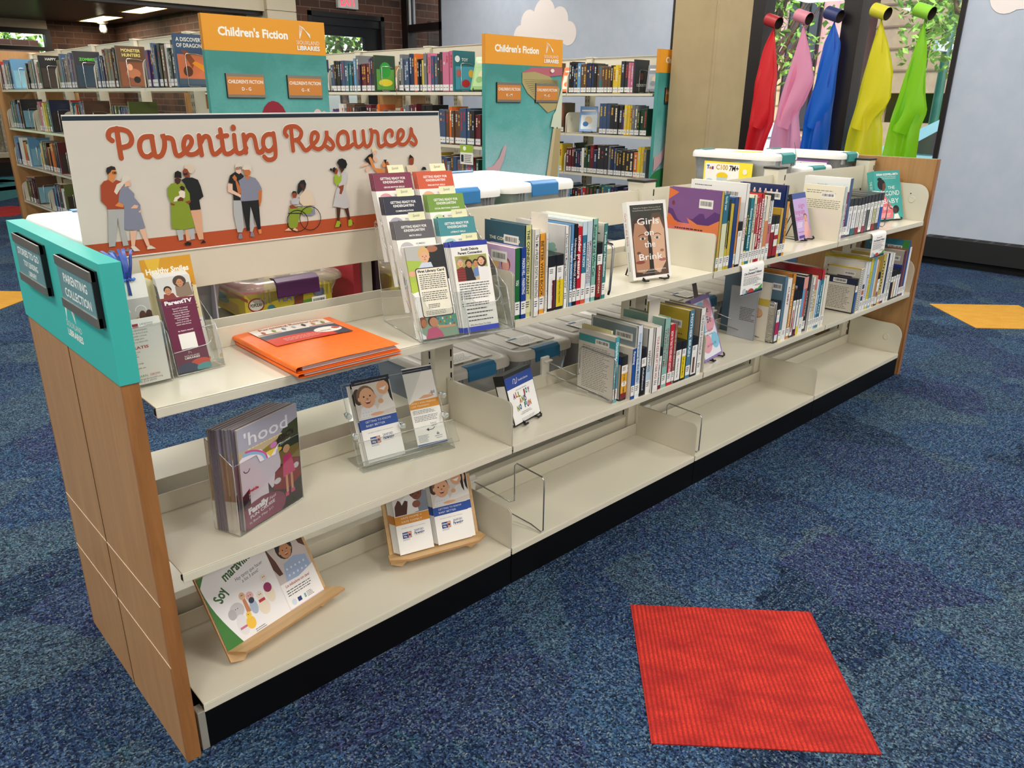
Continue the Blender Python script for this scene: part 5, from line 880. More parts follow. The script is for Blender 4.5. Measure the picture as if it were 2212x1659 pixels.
# ---------------- two pocket acrylic stand, middle shelf
ay=rad(-8); t=thing('acrylic_stand','clear acrylic two pocket stand with pegs holding leaflets on the middle shelf','leaflet holder',(.524,.133,.443),(0,0,ay))
m=MB(); Wd=.268; l=.40; s=math.tan(l)
Q=lambda v,o=0:(.03+v*s+o)
for P_ in ([(0,-.0,0),(Wd,0,0),(Wd,.10,0),(0,.10,0)],[(0,0,0),(Wd,0,0),(Wd,Q(.014)-.02,.022),(0,Q(.014)-.02,.022)],[(0,Q(0),.012),(Wd,Q(0),.012),(Wd,Q(.19),.20),(0,Q(.19),.20)],[(-.005,Q(0)-.02,.012),(Wd+.02,Q(0)-.02,.012),(Wd+.012,Q(.06)-.026,.07),(.0,Q(.06)-.026,.07)]):
    m.add(P_,[(0,1,2,3)],ACR); m.tube(P_,.001,ACRE,5,closed=True)
m.build('clear_body',t)
for x,z in ((.0,.075),(.132,.075),(.262,.075),(-.006,.125),(.268,.125)):
    m=MB(); m.T=Matrix.Translation((x,Q(z)-.02,z+.01))@Matrix.Rotation(PI/2-l*0,4,'X'); m.lathe([(0,.012),(.007,.012),(.008,.008),(.008,0),(.005,-.012),(0,-.012)],ACRE,14); m.build('peg',t)
for j in (3,2,1): page('brochure','blue banded baby brochure stacked behind the front copy in the acrylic stand','brochure',.105,.208,(.5495-.003*j,.148+.003*j,.452-.006*(j>1)),rad(-7),rad(21.6),gtk if j==1 else None,group='baby brochures in the acrylic stand')
page('brochure','Getting to know baby better brochure in the left pocket of the acrylic stand','brochure',.106,.212,(.5485,.147,.456),rad(-7),rad(21.6),gtk)
page('brochure','white leaflet with navy top edge behind the CPR training leaflet','brochure',.0865,.206,(.6975,.139,.464),rad(-11),rad(25),lambda P,w,h:P.rect(0,h*.93,w,h*.985,'1b2440'))
page('brochure','orange banded family and friends CPR training leaflet in the right pocket','brochure',.0865,.2055,(.6965,.1345,.458),rad(-11.5),rad(26),cpr)
# ---------------- plywood easels on the bottom shelf
def easel(label,w,loc,yaw,lean,h=.19,lip=.075,n=1):
    t=thing('plywood_stand',label,'display stand',loc,(0,0,yaw)); s=math.tan(lean)
    m=MB(); c,sn=math.cos(lean),math.sin(lean)
    def bp(u,v,o): return (u,v*sn+o*c,v*c-o*sn)
    pts=[(0,0),(.03,-.012),(.065,.012),(w-.065,.012),(w-.03,-.012),(w,0),(w,h),(0,h)]
    vs=[bp(u,v,0) for u,v in pts]+[bp(u,v,.006) for u,v in pts]; k=len(pts)
    m.add(vs,[list(range(k)),list(range(k,2*k))[::-1]],PLY); m.add(vs,[(i,(i+1)%k,k+(i+1)%k,k+i) for i in range(k)],PLYE); m.build('back_board',t)
    m=MB(); pts=[(-.004,0),(w+.004,0),(w+.01,-.03),(w-.02,-.055),(.04,-.055),(-.01,-.03)] if n==2 else [(-.0,0),(w+.0,0),(w+.02,-.04),(w+.016,-.06),(.05,-.055),(.02,-.05)]
    vs=[]; 
    for o in (0,-.006):
        for u,v in pts: a=bp(u,.028,0); vs.append((u,a[1]+v*c,a[2]-v*sn*.25+o+.0))
    k=len(pts); m.add(vs,[list(range(k))[::-1],list(range(k,2*k))],PLY); m.add(vs,[(i,(i+1)%k,k+(i+1)%k,k+i) for i in range(k)],PLYE); m.build('ledge',t)
    m=MB(); q=[(.0,.02),(.10,-.002),(.115,-.002),(.03,.13)]
    m.prism([(bp(0,.02,.006)[1],.014),(.105,-.001),(.118,-.001),(bp(0,.14,.006)[1],.13)],'x',w*.3,w*.3+.006,PLY); m.prism([(bp(0,.02,.006)[1],.014),(.105,-.001),(.118,-.001),(bp(0,.14,.006)[1],.13)],'x',w*.7,w*.7+.006,PLY); m.build('rear_leg',t)
    return t
easel('birch plywood stand under the Spanish picture booklet on the bottom shelf',.300,(.112,.0685,.1312),rad(13),rad(28.5),.21)
def soy(P,w,h):
    P.rect(0,0,w*.63,h,'ece9ea'); P.poly([(0,0),(w*.15,0)]+[(w*(.15-.19*math.sin(PI*t/16)+.005*t),h*t/8) for t in range(1,8)]+[(w*.06,h),(0,h)],'3f7a35')
    P.text('Soy',w*.11,h*.57,h*.14,'35602c',w=w*.12,bold=.03,rot=.75); P.text('maravilloso!',w*.21,h*.80,h*.13,'35602c',w=w*.40,bold=.03,rot=.28); P.text('Hay tanto que hacer',w*.29,h*.735,h*.05,'2c3440',w=w*.28,rot=.10,shear=.2); P.text('a los 3 anos!',w*.34,h*.68,h*.05,'2c3440',w=w*.17,rot=.10,shear=.2)
    # simple friendly farm animals
    P.ell(w*.20,h*.40,w*.065,h*.10,'c9c6c6'); P.ell(w*.15,h*.38,w*.035,h*.07,'b8b4b6'); P.ell(w*.20,h*.20,w*.05,h*.14,'e2dfe0'); P.rect(w*.165,h*.15,w*.235,h*.18,'c9708a')
    P.poly([(w*.27,h*.3),(w*.275,h*.5),(w*.30,h*.5),(w*.31,h*.3)],'c9855c'); P.ell(w*.285,h*.53,w*.028,h*.05,'dcb08c'); P.ell(w*.345,h*.48,w*.035,h*.06,'e3b0ae'); P.ell(w*.345,h*.33,w*.035,h*.10,'a9b8cc'); P.ell(w*.345,h*.42,w*.026,h*.04,'2c3a50')
    P.ell(w*.27,h*.17,w*.042,h*.085,'f0c040'); P.ell(w*.275,h*.27,w*.024,h*.045,'f2c848'); P.ell(w*.43,h*.26,w*.05,h*.11,'e8d9c4'); P.ell(w*.43,h*.42,w*.03,h*.055,'ead9c8'); P.rect(w*.40,h*.33,w*.46,h*.37,'b8303c'); P.ell(w*.52,h*.38,w*.045,h*.13,'e8d9c4'); P.ell(w*.52,h*.46,w*.038,h*.065,'8f2a5a'); P.ell(w*.52,h*.60,w*.03,h*.05,'ecdccc')
    for x,y in ((.19,.42),(.21,.42),(.28,.54),(.29,.54),(.335,.49),(.355,.49),(.27,.28),(.425,.43),(.44,.43),(.515,.61),(.53,.61)): P.ell(w*x,h*y,.0011,.0013,'2a2a2e',n=8); P.k-=1
    P.k+=1; P.bars(w*.28,h*.02,w*.40,h*.07,2,'5a5a60',.35,2)
    P.rect(w*.63,0,w,h,'eeeaea'); P.rect(w*.63,h*.38,w,h,'cbbfba'); P.poly([(w*.70,h*.38),(w*.74,h*.62),(w*.86,h*.66),(w*.97,h*.6),(w*.98,h*.36)],'9fb2d2')
    for i in range(10): P.ell(w*(.75+.045*(i%5)),h*(.44+.09*(i//5)),.0028,.003,'d9e0ee',n=8); P.k-=1
    P.k+=1; P.ell(w*.80,h*.82,w*.085,h*.16,'2a1f1c'); face(P,w*.805,h*.78,w*.068,SK[1]); P.poly([(w*.63,h*.95),(w*.68,h*.7),(w*.70,h*.5),(w*.66,h*.5),(w*.63,h*.62)],'5a3224'); P.poly([(w*.92,h*1),(w*.95,h*.78),(w,h*.7),(w,h*1)],'5a3224')
    P.poly([(w*.63,h*.38),(w*.8,h*.36),(w,h*.44),(w,0),(w*.63,0)],'f0edec'); P.text('Los indicadores son clave!',w*.80,h*.31,h*.04,'b02f3c',w=w*.26,al='c',bold=.02,shear=.15); P.bars(w*.66,h*.18,w*.97,h*.28,3,'4a4a50',.35,5); P.rect(w*.73,h*.06,w*.77,h*.12,'24407e'); P.ell(w*.69,h*.09,.007,.008,'d0dae6'); P.rect(w*.80,h*.06,w*.82,h*.12,'6fb0b8'); P.bars(w*.83,h*.05,w*.90,h*.13,4,'4a4a50',.4,2); P.rect(w*.63,0,w,h*.02,'d6c9e0')
page('booklet','open Spanish booklet with cartoon animals and a smiling toddler on a plywood stand','booklet',.286,.178,(.1125,.0765,.155),rad(12.6),rad(28.8),soy,th=.004)
easel('birch plywood stand holding Safe Home and baby brochures on the bottom shelf',.268,(.600,.146,.1325),rad(-15),rad(20),.20,n=2)
YW=rad(-15); B0=Vector((.600,.146,.1325)); UX=Vector((math.cos(YW),math.sin(YW),0)); UN=Vector((-math.sin(YW),math.cos(YW),0))
for c,(nm,dr,du,wd) in enumerate((('orange banded Safe Home Safe Family',safe,.022,.099),('blue banded getting to know baby',gtk,.134,.118))):
    for j in range(5,0,-1): page('brochure','%s brochure stacked behind the front copy'%nm,'brochure',.099,.2,B0+UX*(du-.0022*j)+UN*(-.012+.0035*j)+Vector((0,0,.0325)),YW,rad(20),(lambda P,w,h,c=c:P.rect(0,h*.4,w,h*.52,'d18a2e' if c==0 else '2a4f9c')),group='%s brochures behind the front copy'%nm)
    if c==1: page('brochure','blue banded baby brochure peeking out to the right of the front copy','brochure',.099,.2,B0+UX*(du+.016)+UN*-.0135+Vector((0,0,.0325)),YW,rad(20),dr)
    page('brochure','front copy of the %s brochure on the lower plywood stand'%nm,'brochure',.099 if c==0 else .103,.2,B0+UX*du+UN*-.016+Vector((0,0,.0325)),YW,rad(20),dr)
# ---------------- wire supports and stands
def wire_support(label,x,y0,y1,z,h,loop,ax=-.045):
    t=thing('wire_bookend',label,'bookend',(x,0,z)); m=MB()
    r=.0022; pts=[(-.05,.262,.085),(-.0,y1+.0,.055),(.0,y1,h*.5),(0,y1,h-.006),(0,y1-.006,h),(0,y0+.006,h-.003),(0,y0,h-.012),(0,y0,.012),(0,y0+.006,.003),(0,y1*.6,.02),(-.05,.262,.045)]
    if loop: pts=[(ax,.262,.09),(-.01,y1+.01,.058),(.0,y1,.062),(0,y1,h-.01),(0,y1-.008,h),(0,y0+.01,h-.004),(0,y0,h-.014),(0,y0,.014),(0,y0+.008,.004),(0,y0+.05,.012),(ax,.262,.05)]
    m.tube(pts,r,CHROME,8); m.build('wire',t)
    m=MB(); m.box(ax-.02,ax+.015,.2655,.276,.035,.105,mat('dcd8cf',.35,name='white_plastic_clip')); m.box(ax-.015,ax+.02,.255,.268,.088,.094,mat('dcd8cf',.35)); m.build('clip',t,bevel=.003)
wire_support('empty chrome wire bookend on the bottom shelf right of the first divider',1.037,-.004,.12,ZB,.19,True)
wire_support('chrome wire bookend beside the second divider on the bottom shelf',1.856,.005,.157,ZB,.155,True,.03)
wire_support('chrome wire bookend pressed against the leftmost book of the middle row',1.3585,.014,.163,ZM,.155,True)
wire_support('chrome wire bookend against the grey disc case on the third section middle shelf',2.322,.018,.15,ZM,.17,True)
def black_wire(label,x,z,y=.0):
    t=thing('wire_bookend',label,'bookend',(x,y,z)); m=MB(); m.tube([(0,.21,.01),(0,.16,.012),(0,.10,.10),(0,.05,.158),(0,.0,.152),(0,-.006,.14),(0,.0,.02),(0,.004,.006)],.0035,BLACK,8); m.tube([(0,.04,.155),(0,.0,.151),(0,-.006,.14),(0,.0,.02)],.0039,CHROME,8); m.build('wire',t)
black_wire('black and chrome wire bookend at the right end of the top row, second section',1.297,ZT,.006)
wire_support('dark wire bookend at the right end of the disc cases, far top shelf',3.275,.036,.14,ZT,.158,True)
def book_stand(label,w,loc,yaw,lean):
    t=thing('book_stand',label,'book stand',loc,(0,0,yaw)); m=MB(); c,s=math.cos(lean),math.sin(lean)
    for sx in (-1,1):
        x=w/2+sx*w*.22
        m.tube([(x+sx*w*.10,-.022,.016),(x+sx*w*.10,-.026,.006),(x+sx*.004,-.024,.004),(x,-.002,.003),(x,.02*s,.02*c),(x,.13*s+.004,.13*c),(x,.13*s+.05,.0035),(x,.02,.003)],.0028,BLACK,8)
    m.tube([(w/2-w*.32,-.026,.012),(w/2-w*.30,-.028,.006),(w/2-w*.2,-.027,.005)],.0035,BLACK,8); m.tube([(w/2+w*.32,-.026,.012),(w/2+w*.30,-.028,.006),(w/2+w*.2,-.027,.005)],.0035,BLACK,8)
    m.tube([(w*.28,.12*s+.004,.12*c),(w*.72,.12*s+.004,.12*c)],.0028,BLACK,8); m.build('wire_frame',t); return t
# ---------------- hanging notices folded over the shelf lip
def notice(label,x0,x1):
    t=thing('shelf_notice',label,'notice',(x0,0,ZT+.0006)); w=x1-x0; m=MB()
    g=[]; prof=[(.03,.0002),(.0,.0003),(-.006,-.002),(-.010,-.010),(-.0115,-.03),(-.013,-.108)]
    for y,z in prof: g.append([(0,y,z),(w,y,z)])
    m.grid(g,mat('f4f2ee',.5)); P=Pg(m,lambda u,v,d:(u,-.0132+(.003*(v/.1))*0-d+ (v*.016 if False else 0)-.0,-.107+v),eps=3e-5)
    # printed face follows the slight outward hang
    P.mp=lambda u,v,d:(u,-.0129+.0013*max(0,(v-.005))/.1*1.1-d-.0003,-.107+v)
    P.text('ParentTV',w*.5,.083,.0075,'2f3338',w=w*.38,al='c'); P.text('On-Demand Videos',w*.5,.071,.0085,'24385c',w=w*.78,al='c',bold=.02); P.rect(w*.1,.067,w*.9,.0675,'a84a3c'); P.bars(w*.1,.061,w*.9,.065,1,'a86a5c',.5,1); P.bars(w*.1,.034,w*.9,.059,6,'4a4a50',.35,2); P.logo(w*.55,.026,.006,'3a3c42'); P.bars(w*.64,.024,w*.92,.031,2,'4a4a50',.4,3)
    P.poly([(0,0),(w,0),(w,.010),(w*.5,.006),(0,.005)],'1f3050'); P.ell(w*.16,.014,.011,.011,'c9cfd2'); P.line(arc(w*.16,.014,.008,0,340,10),.0008,'6a7074'); P.ell(w*.28,.010,.006,.007,'3f8f96'); P.poly(arc(w*.46,.005,w*.16,0,180,8,.014),'b8443c'); P.poly([(w*.6,.007),(w*.68,.014),(w*.78,.013),(w*.92,.024),(w*.97,.027),(w*.97,.010)],'4a9a44')
    m.build('paper',t); return t
notice('white on-demand videos notice hanging from the third section shelf edge',1.990,2.138)
notice('white on-demand videos notice hanging from the farthest shelf edge',3.05,3.195)
# ================================================================ BOOKS
def book(label,x,w,h,z,y=.01,dep=.155,c='e8e6e0',side=None,title=None,tc='2a2a2e',th=.55,kind='b',stk=True,spine=None,sdraw=None,group=None,lab2=None,tv=.5,tw=.62,bold=.02,yaw=0,lean=0,cat='book',rough=.3,name='book',M=None,pages='e6dcc6',stkc='efeeea'):
    m=MB(); cm=mat(c,rough,spec=.45,coat=.35); sm=mat(side or c,rough,spec=.45,coat=.35); e=.0018 if kind!='b' else .0008
    if kind=='cd':
        K=mat('1d1e21',.3,spec=.5,name='black_case_plastic'); r=.0035
        m.prism([(r,0),(w-r,0),(w,r),(w,dep),(0,dep),(0,r)],'z',0,h,K)
        P=Pg(m,lambda u,v,d:(u,-d-.0002,v)); t0=h*.80
        P.rect(.0025,.008,w-.0025,t0,c); P=PS=Pg(m,lambda u,v,d:(u,-d-.0005,v))
        P.rect(.0025,h*.62,w-.0025,t0,'f1f0ec'); 
        for i in range(3): P.rect(w*.2,h*(.75-.03*i),w*.62,h*(.762-.03*i),'35353a')
        if spine: spine(P,w,h)
        if title: P.text(title,w*.5-min(w*.36,.007)*.5,h*.60,min(w*.36,.007),tc,w=h*.48,rot=-PI/2,bold=bold)
        P=Pg(m,lambda u,v,d:(-d-.0003,dep-u,v)); P.rect(.004,h*.82,dep-.002,h-.002,'1f3a7c' if side is None else side); P.barcode(dep*.30,h*.84,dep*.72,h*.96,int(x*1000)); P.rect(.004,.006,dep-.002,h*.82,'cfc9bd'); P.bars(dep*.12,h*.1,dep*.9,h*.75,14,'6a6660',.35,int(x*999))
        if sdraw: sdraw(P,dep,h)
    else:
        hh=.003 if kind=='h' else 0
        m.box(0,w,0,e,0,h,cm); m.box(0,e,0,dep,0,h,sm); m.box(w-e,w,0,dep,0,h,sm)
        P=Pg(m,lambda u,v,d:(u,-d,v),clip=(0,0,w,h))
        if spine: spine(P,w,h)
        if title:
            for i,t in enumerate(title if isinstance(title,(list,tuple)) else [title]):
                n=len(title) if isinstance(title,(list,tuple)) else 1; ch=min(w*th/n,.012)
                u=w*(.5+(.5-(i+.5)/n)*.8)-ch/2; P.text(t,u,h*(tv+tw/2),ch,tc,w=h*tw,rot=-PI/2,bold=bold)
        P=Pg(m,lambda u,v,d:(-d,dep-u,v),clip=(0,0,dep,h))
        if sdraw: sdraw(P,dep,h)
        elif side or side is None:
            pass
    loc=(x,y,z); o=m.build(name,None,loc=loc,rot=(-lean,0,yaw)); tag(o,label,cat,group)
    if kind!='cd':
        p=MB().box(e,w-e,e,dep-.003-hh*.6,hh,h-.0025-hh*.6,mat(pages,.7,name='page_block')); p.build('page_block',o)
    if stk and kind!='cd' and w>.006:
        p=MB(); a=min(w-.0015,.024); s0=(w-a)/2; p.box(s0,s0+a,-.0006,-.0002,.012,.046,mat(stkc,.5)); P=Pg(p,lambda u,v,d:(u,-d-.0006,v))
        for i in range(3): P.rect(s0+a*.15,.038-.006*i,s0+a*(.75-.1*(i==2)),.0405-.006*i,'3a3a3e')
        p.build('call_number_label',o)
    if M: o.matrix_world=M
    return o
def row(z,x0,data,ydef=.006):
    x=x0
    for d in data:
        d=dict(d); w=d['w']; x=d.pop('at',x); d.setdefault('y',ydef)
        book(d.pop('l'),x,**{**d,'w':w-.0006},z=z); x+=w
def txt(n,c='4a4a50',top=.9,bot=.1,bc=(.35,.80,.75,.90),hd=None):
    def f(P,w,h):
        P.bars(w*.1,h*bot,w*.92,h*top,n,c,.32,n)
        if hd: P.text(hd[0],w*.10,h*hd[1],h*hd[2],hd[3],maxw=w*.8,bold=.03)
        if bc: P.barcode(w*bc[0],h*bc[1],w*bc[2],h*bc[3],n)
    return f
def s_people(P,w,h):
    P.rect(0,0,w,h,'c9a9cf'); P.ell(w*.1,h*.8,w*.12,h*.11,'2a1512'); P.ell(w*.14,h*.77,w*.09,h*.09,'5c3424'); P.ell(w*.15,h*.57,w*.14,h*.12,'d9a03a'); P.ell(w*.42,h*.78,w*.1,h*.1,'e0a8a0'); P.ell(w*.46,h*.74,w*.09,h*.08,'e8c07a'); P.ell(w*.74,h*.76,w*.13,h*.10,'8a4a3a'); P.ell(w*.74,h*.74,w*.10,h*.09,'e6a99a'); P.ell(w*.2,h*.42,w*.2,h*.06,'2f7a45'); P.ell(w*.38,h*.58,w*.08,h*.1,'c04a8c'); P.ell(w*.9,h*.48,w*.13,h*.12,'1f1a20'); P.barcode(w*.34,h*.78,w*.78,h*.93,3); P.rect(w*.34,h*.40,w*.76,h*.64,'e9e7e3')
def s_connected(P,w,h):
    P.text('THE CONNECTED',w*.12,h*.80,h*.035,'e9e4c4',w=w*.75,bold=.02); P.bars(w*.08,h*.64,w*.92,h*.74,3,'9fb4bc',.25,3); P.bars(w*.08,h*.1,w*.92,h*.6,12,'9fb4bc',.2,4); P.barcode(w*.48,h*.77,w*.84,h*.87,5)
def s_grief(P,w,h):
    P.text('SCHOOL',w*.05,h*.86,h*.03,'3a3a40'); P.text('GRIEF',w*.4,h*.76,h*.03,'3a3a40'); P.ell(w*.72,h*.70,w*.13,h*.03,'86b0a2'); P.ell(w*.66,h*.735,w*.07,h*.04,'86b0a2'); P.ell(w*.76,h*.745,w*.06,h*.035,'86b0a2'); P.barcode(w*.36,h*.83,w*.66,h*.92,7); P.bars(w*.1,h*.1,w*.9,h*.64,14,'5a5a60',.3,7)
k='kind'
row(ZT,.9185,[
 dict(l='green spined book with white speech bubble beside the first divider, top row',w=.0185,h=.184,c='1f6a34',side='c9a9cf',sdraw=s_people,dep=.135,title='YOU',tc='f0f0ee',tw=.08,tv=.52,y=.004,kind='b'),
 dict(l='blue spined book with white speech bubble next to the green one, top row',w=.0185,h=.184,c='1f3f94',side='1f3f94',title='MASON HILL - PARENTING',tc='e8ecf4',tw=.5,tv=.6,dep=.135,y=.001),
 dict(l='pale yellow The Connected Parent hardcover with dark teal back cover',w=.0225,h=.237,c='d6d58e',side='2a5668',sdraw=s_connected,title='THE CONNECTED PARENT',tc='24262c',kind='h',tw=.70,tv=.60,th=.42,stkc='e2e0b4',bold=.03),
 dict(l='cream and white book about digital parenting, projecting from the top row',w=.0185,h=.226,c='ece9df',title='The 3 Ms of FEARLESS DIGITAL PARENTING',tc='2a2a30',y=-.004,tw=.72,tv=.58,kind='b'),
 dict(l='slim red and white book about kids online safety, top row',w=.0115,h=.206,c='c5272d',title='HOW TO KEEP YOUR KIDS SAFE ONLINE',tc='f4f0ee',tw=.62,tv=.55),
 dict(l='orange Better with Books spine in the top row',w=.0195,h=.211,c='eaa22e',side='e6d9c0',title='BETTER WITH BOOKS',tc='2a2420',tw=.72,tv=.55,th=.55),
 dict(l='white Late, Lost and Unprepared book beside the orange spine',w=.012,h=.210,c='f2f1ee',title='Late, Lost, and Unprepared',tc='2c3040',tw=.66,tv=.6,bold=.04),
 dict(l='audiobook case with maroon and white spine, top row second section',w=.0315,h=.149,c='f0eeea',kind='cd',dep=.135,spine=lambda P,w,h:P.rect(w*.55,h*.04,w*.9,h*.56,'5c1a26'),title='The Opposite of Worry',tc='e9dede'),
 dict(l='audiobook case with bright yellow spine, top row second section',w=.0315,h=.149,c='f0eeea',kind='cd',dep=.135,spine=lambda P,w,h:P.rect(w*.1,h*.06,w*.95,h*.55,'e6cc1c'),title='Through Empathy, Living Connection',tc='4a3a10'),
 dict(l='white book on childhood grief with a grey green cloud on its cover',w=.0135,h=.222,c='ecebe8',side='d5d3d0',sdraw=s_grief,title="A Parent's Guide to Managing Childhood Grief",tc='2a2a30',tw=.66,tv=.58,dep=.19),
 dict(l='very slim pale grey book right of the grief book, top row',w=.0085,h=.218,c='b9c4c6',stk=False,tc='5a6a70',dep=.19),
 dict(l='light blue highly intuitive child book, top row second section',w=.0125,h=.224,c='5f93c4',title='The highly intuitive child',tc='eef2f6',tw=.55,tv=.5),
 dict(l='black teenage anxiety book left of the bright red one, top row',w=.0155,h=.223,c='17171c',title='Understanding TEENAGE ANXIETY',tc='d9dde6',tw=.66,tv=.5),
 dict(l='bright red under pressure book in the top row',w=.0185,h=.214,c='c41f2e',title='under pressure',tc='f6f0f0',tw=.55,tv=.62,th=.7,bold=.03),
 dict(l='teal blue book with orange foot right of the bright red one, top row',w=.0185,h=.226,c='2e7596',side='c9dbe2',title='WHAT NOW',tc='e6f0f2',tw=.30,tv=.60,spine=lambda P,w,h:(P.rect(0,h*.84,w,h,'c6dae4'),P.rect(0,h*.10,w,h*.38,'eceae4'),P.rect(0,0,w,h*.08,'d2562c')),dep=.195),
 dict(l='pale blue book about emotionally resilient tweens and teens, top row',w=.0225,h=.226,c='c9d8e2',title=['EMOTIONALLY RESILIENT','TWEENS AND TEENS'],tc='7c2c3c',tw=.52,tv=.50,dep=.19),
 dict(l='mint green raising a kid book with pale sides, right part of top row',w=.0215,h=.230,c='86bfae',side='e3e6dc',title='Raising a Kid Who Can',tc='24322e',tw=.62,tv=.62,dep=.20,kind='h'),
 dict(l='audiobook case with dark red Brainstorm spine, top row',w=.027,h=.163,c='8a2620',kind='cd',title='BRAINSTORM',tc='efe6d0',dep=.135),
 dict(l='teal meditation book at the right end of the second section top row',w=.016,h=.213,c='3f7f7e',side='d9d9cf',title='Tools for Meditation',tc='e9f0e6',tw=.6,tv=.6,dep=.15,sdraw=txt(14)),
])
tag(MB().box(0,.001,0,.060,0,.255,mat('e9e2d6',.6)).build('shelf_marker',loc=(1.0275,-.028+.028,ZT+.005)),'blank white card marker standing up between the white book and the orange book','marker card')
t=book('dark disc case with a blue cover leaning behind the wire bookend, top row second section',0,w=.012,h=.155,z=0,c='30353c',kind='b',dep=.13,side='2a3038',stk=False,sdraw=lambda P,w,h:(P.rect(w*.1,h*.72,w*.9,h*.9,'a9a49c'),P.ell(w*.5,h*.45,w*.3,h*.18,'2c4f86')),M=Matrix.Translation((1.335,.075,ZT+.002))@Matrix.Rotation(rad(-14),4,'Z'),cat='disc case',name='disc_case')
# second section, middle row
row(ZM,1.3615,[
 dict(l='teal and white book with full text back cover, leftmost of the middle row',w=.0205,h=.214,c='4ea3b0',side='d4cfc5',dep=.148,y=.024,title='Discipline of Teenagers',tc='e9f2f2',tw=.6,tv=.62,sdraw=lambda P,w,h:(P.rect(0,h*.82,w,h*.93,'4a9a9e'),P.barcode(w*.46,h*.815,w*.84,h*.90,4),P.bars(w*.12,h*.12,w*.88,h*.78,24,'5a5652',.26,9),P.barcode(w*.30,h*.02,w*.6,h*.09,11))),
 dict(l='slim cream book behind the teal and white one, middle row',w=.0095,h=.222,c='e6dfb6',side='dfd9a4',y=.06,stk=False,dep=.12),
 dict(l='audiobook case with yellow, white and maroon spine, middle row second section',w=.0345,h=.146,c='e0a92c',kind='cd',dep=.135,y=.02,spine=lambda P,w,h:(P.rect(w*.08,h*.05,w*.9,h*.17,'7c2430'),P.ell(w*.5,h*.38,w*.36,h*.07,'f4f0e6')),title='A HAPPY FAMILY',tc='7a3a1c'),
 dict(l='blue parenting book with black spots of text, middle row second section',w=.0185,h=.168,c='2452a0',side='e3dcd0',title='Parenting',tc='eef0f4',tw=.25,tv=.82,dep=.14,sdraw=txt(10)),
 dict(l='tall white book with slate grey back cover and barcode, middle row',w=.0265,h=.238,c='dfe4ea',side='7f9097',kind='h',dep=.19,title='Parenting in the Middle',tc='4f6f96',tw=.55,spine=lambda P,w,h:P.rect(w*.35,h*.1,w*.75,h*.9,'a9c3da'),sdraw=lambda P,w,h:(P.line(rrect(.004,.004,w-.004,h-.004,.002),.006,'dcdedc',closed=True),P.barcode(w*.54,h*.78,w*.9,h*.88,3),P.bars(w*.2,h*.5,w*.9,h*.7,4,'5a666a',.2,3))),
 dict(l='audiobook case with black spine and white label, middle row second section',w=.029,h=.160,c='1d2026',kind='cd',dep=.135,title='Adulthood',tc='e9e9ec'),
 dict(l='white Happiest book with pale blue foot, middle row second section',w=.0265,h=.219,c='ecebe6',side='dad6cd',kind='h',dep=.16,title='HAPPINESS',tc='4a5a6a',tw=.32,tv=.5,spine=lambda P,w,h:P.rect(0,h*.2,w,h*.42,'b9cfe0'),sdraw=txt(12)),
 dict(l='white book with red and black lettering about kids at their worst, middle row',w=.0315,h=.220,c='eeebe6',kind='h',dep=.16,title='YOUR KIDS ARE AT THEIR WORST',tc='a4443c',tw=.72,y=-.003),
 dict(l='short audiobook case with red foot beside the mint green book',w=.0245,h=.143,c='efeeea',kind='cd',dep=.135,title='Tides and Waves',spine=lambda P,w,h:P.rect(0,h*.0,w,h*.10,'7c2030'),tc='3a3a40'),
 dict(l='mint green hardcover with red and black lettering, middle row',w=.0325,h=.237,c='8fb9ae',side='86aea2',kind='h',dep=.17,title=['AND THEN THEY STOPPED','TALKING TO ME'],tc='7c3c3a',tw=.55,tv=.58,sdraw=txt(12)),
 dict(l='red and white how to talk to kids book, middle row',w=.0255,h=.211,c='c3232f',side='efece8',title='HOW TO TALK TO KIDS ABOUT ANYTHING',tc='f4eeea',tw=.68,tv=.55,dep=.14),
 dict(l='dusty brown paperback right of the red how to talk book',w=.016,h=.209,c='8a6258',side='7a564c',title='THIS IS YOUR BRAIN',tc='c9b4aa',tw=.6,tv=.6,dep=.14),
 dict(l='white audiobook case left of the yellow one, middle row second section',w=.0345,h=.142,c='f0efea',kind='cd',dep=.135,title='Why Does He Do That',tc='4a4a50'),
 dict(l='yellow spined audiobook case right of a white one, middle row',w=.0275,h=.140,c='e3cc22',kind='cd',dep=.135,title='Yell Less, Love More',tc='5a4a10'),
 dict(l='slate blue Mother Brain hardcover with mustard back cover',w=.0305,h=.239,c='4f7f98',side='bfa93a',kind='h',dep=.175,title='MOTHER BRAIN',tc='eef2f2',tw=.62,tv=.64,th=.5,sdraw=lambda P,w,h:(P.bars(w*.15,h*.2,w*.9,h*.84,12,'4a4020',.25,5),P.barcode(w*.48,h*.73,w*.84,h*.84,6))),
 dict(l='white audiobook case with brown strip right of the slate blue hardcover',w=.036,h=.139,c='ecebe6',kind='cd',dep=.135,spine=lambda P,w,h:P.rect(w*.3,h*.1,w*.62,h*.5,'6a4440')),
 dict(l='tall white hardcover at the right end of the middle row, second section',w=.029,h=.235,c='e9e6e0',side='9a9088',kind='h',dep=.15,title='THE POWER OF SHOWING UP',tc='4a4a4c',tw=.6,tv=.6),
],.005)
tag(MB().box(0,.058,0,.001,0,.288,mat('c9c2b6',.6)).build('shelf_marker',loc=(1.5595,.055,ZM+.002)),'plain grey white card marker standing among the middle row books','marker card')
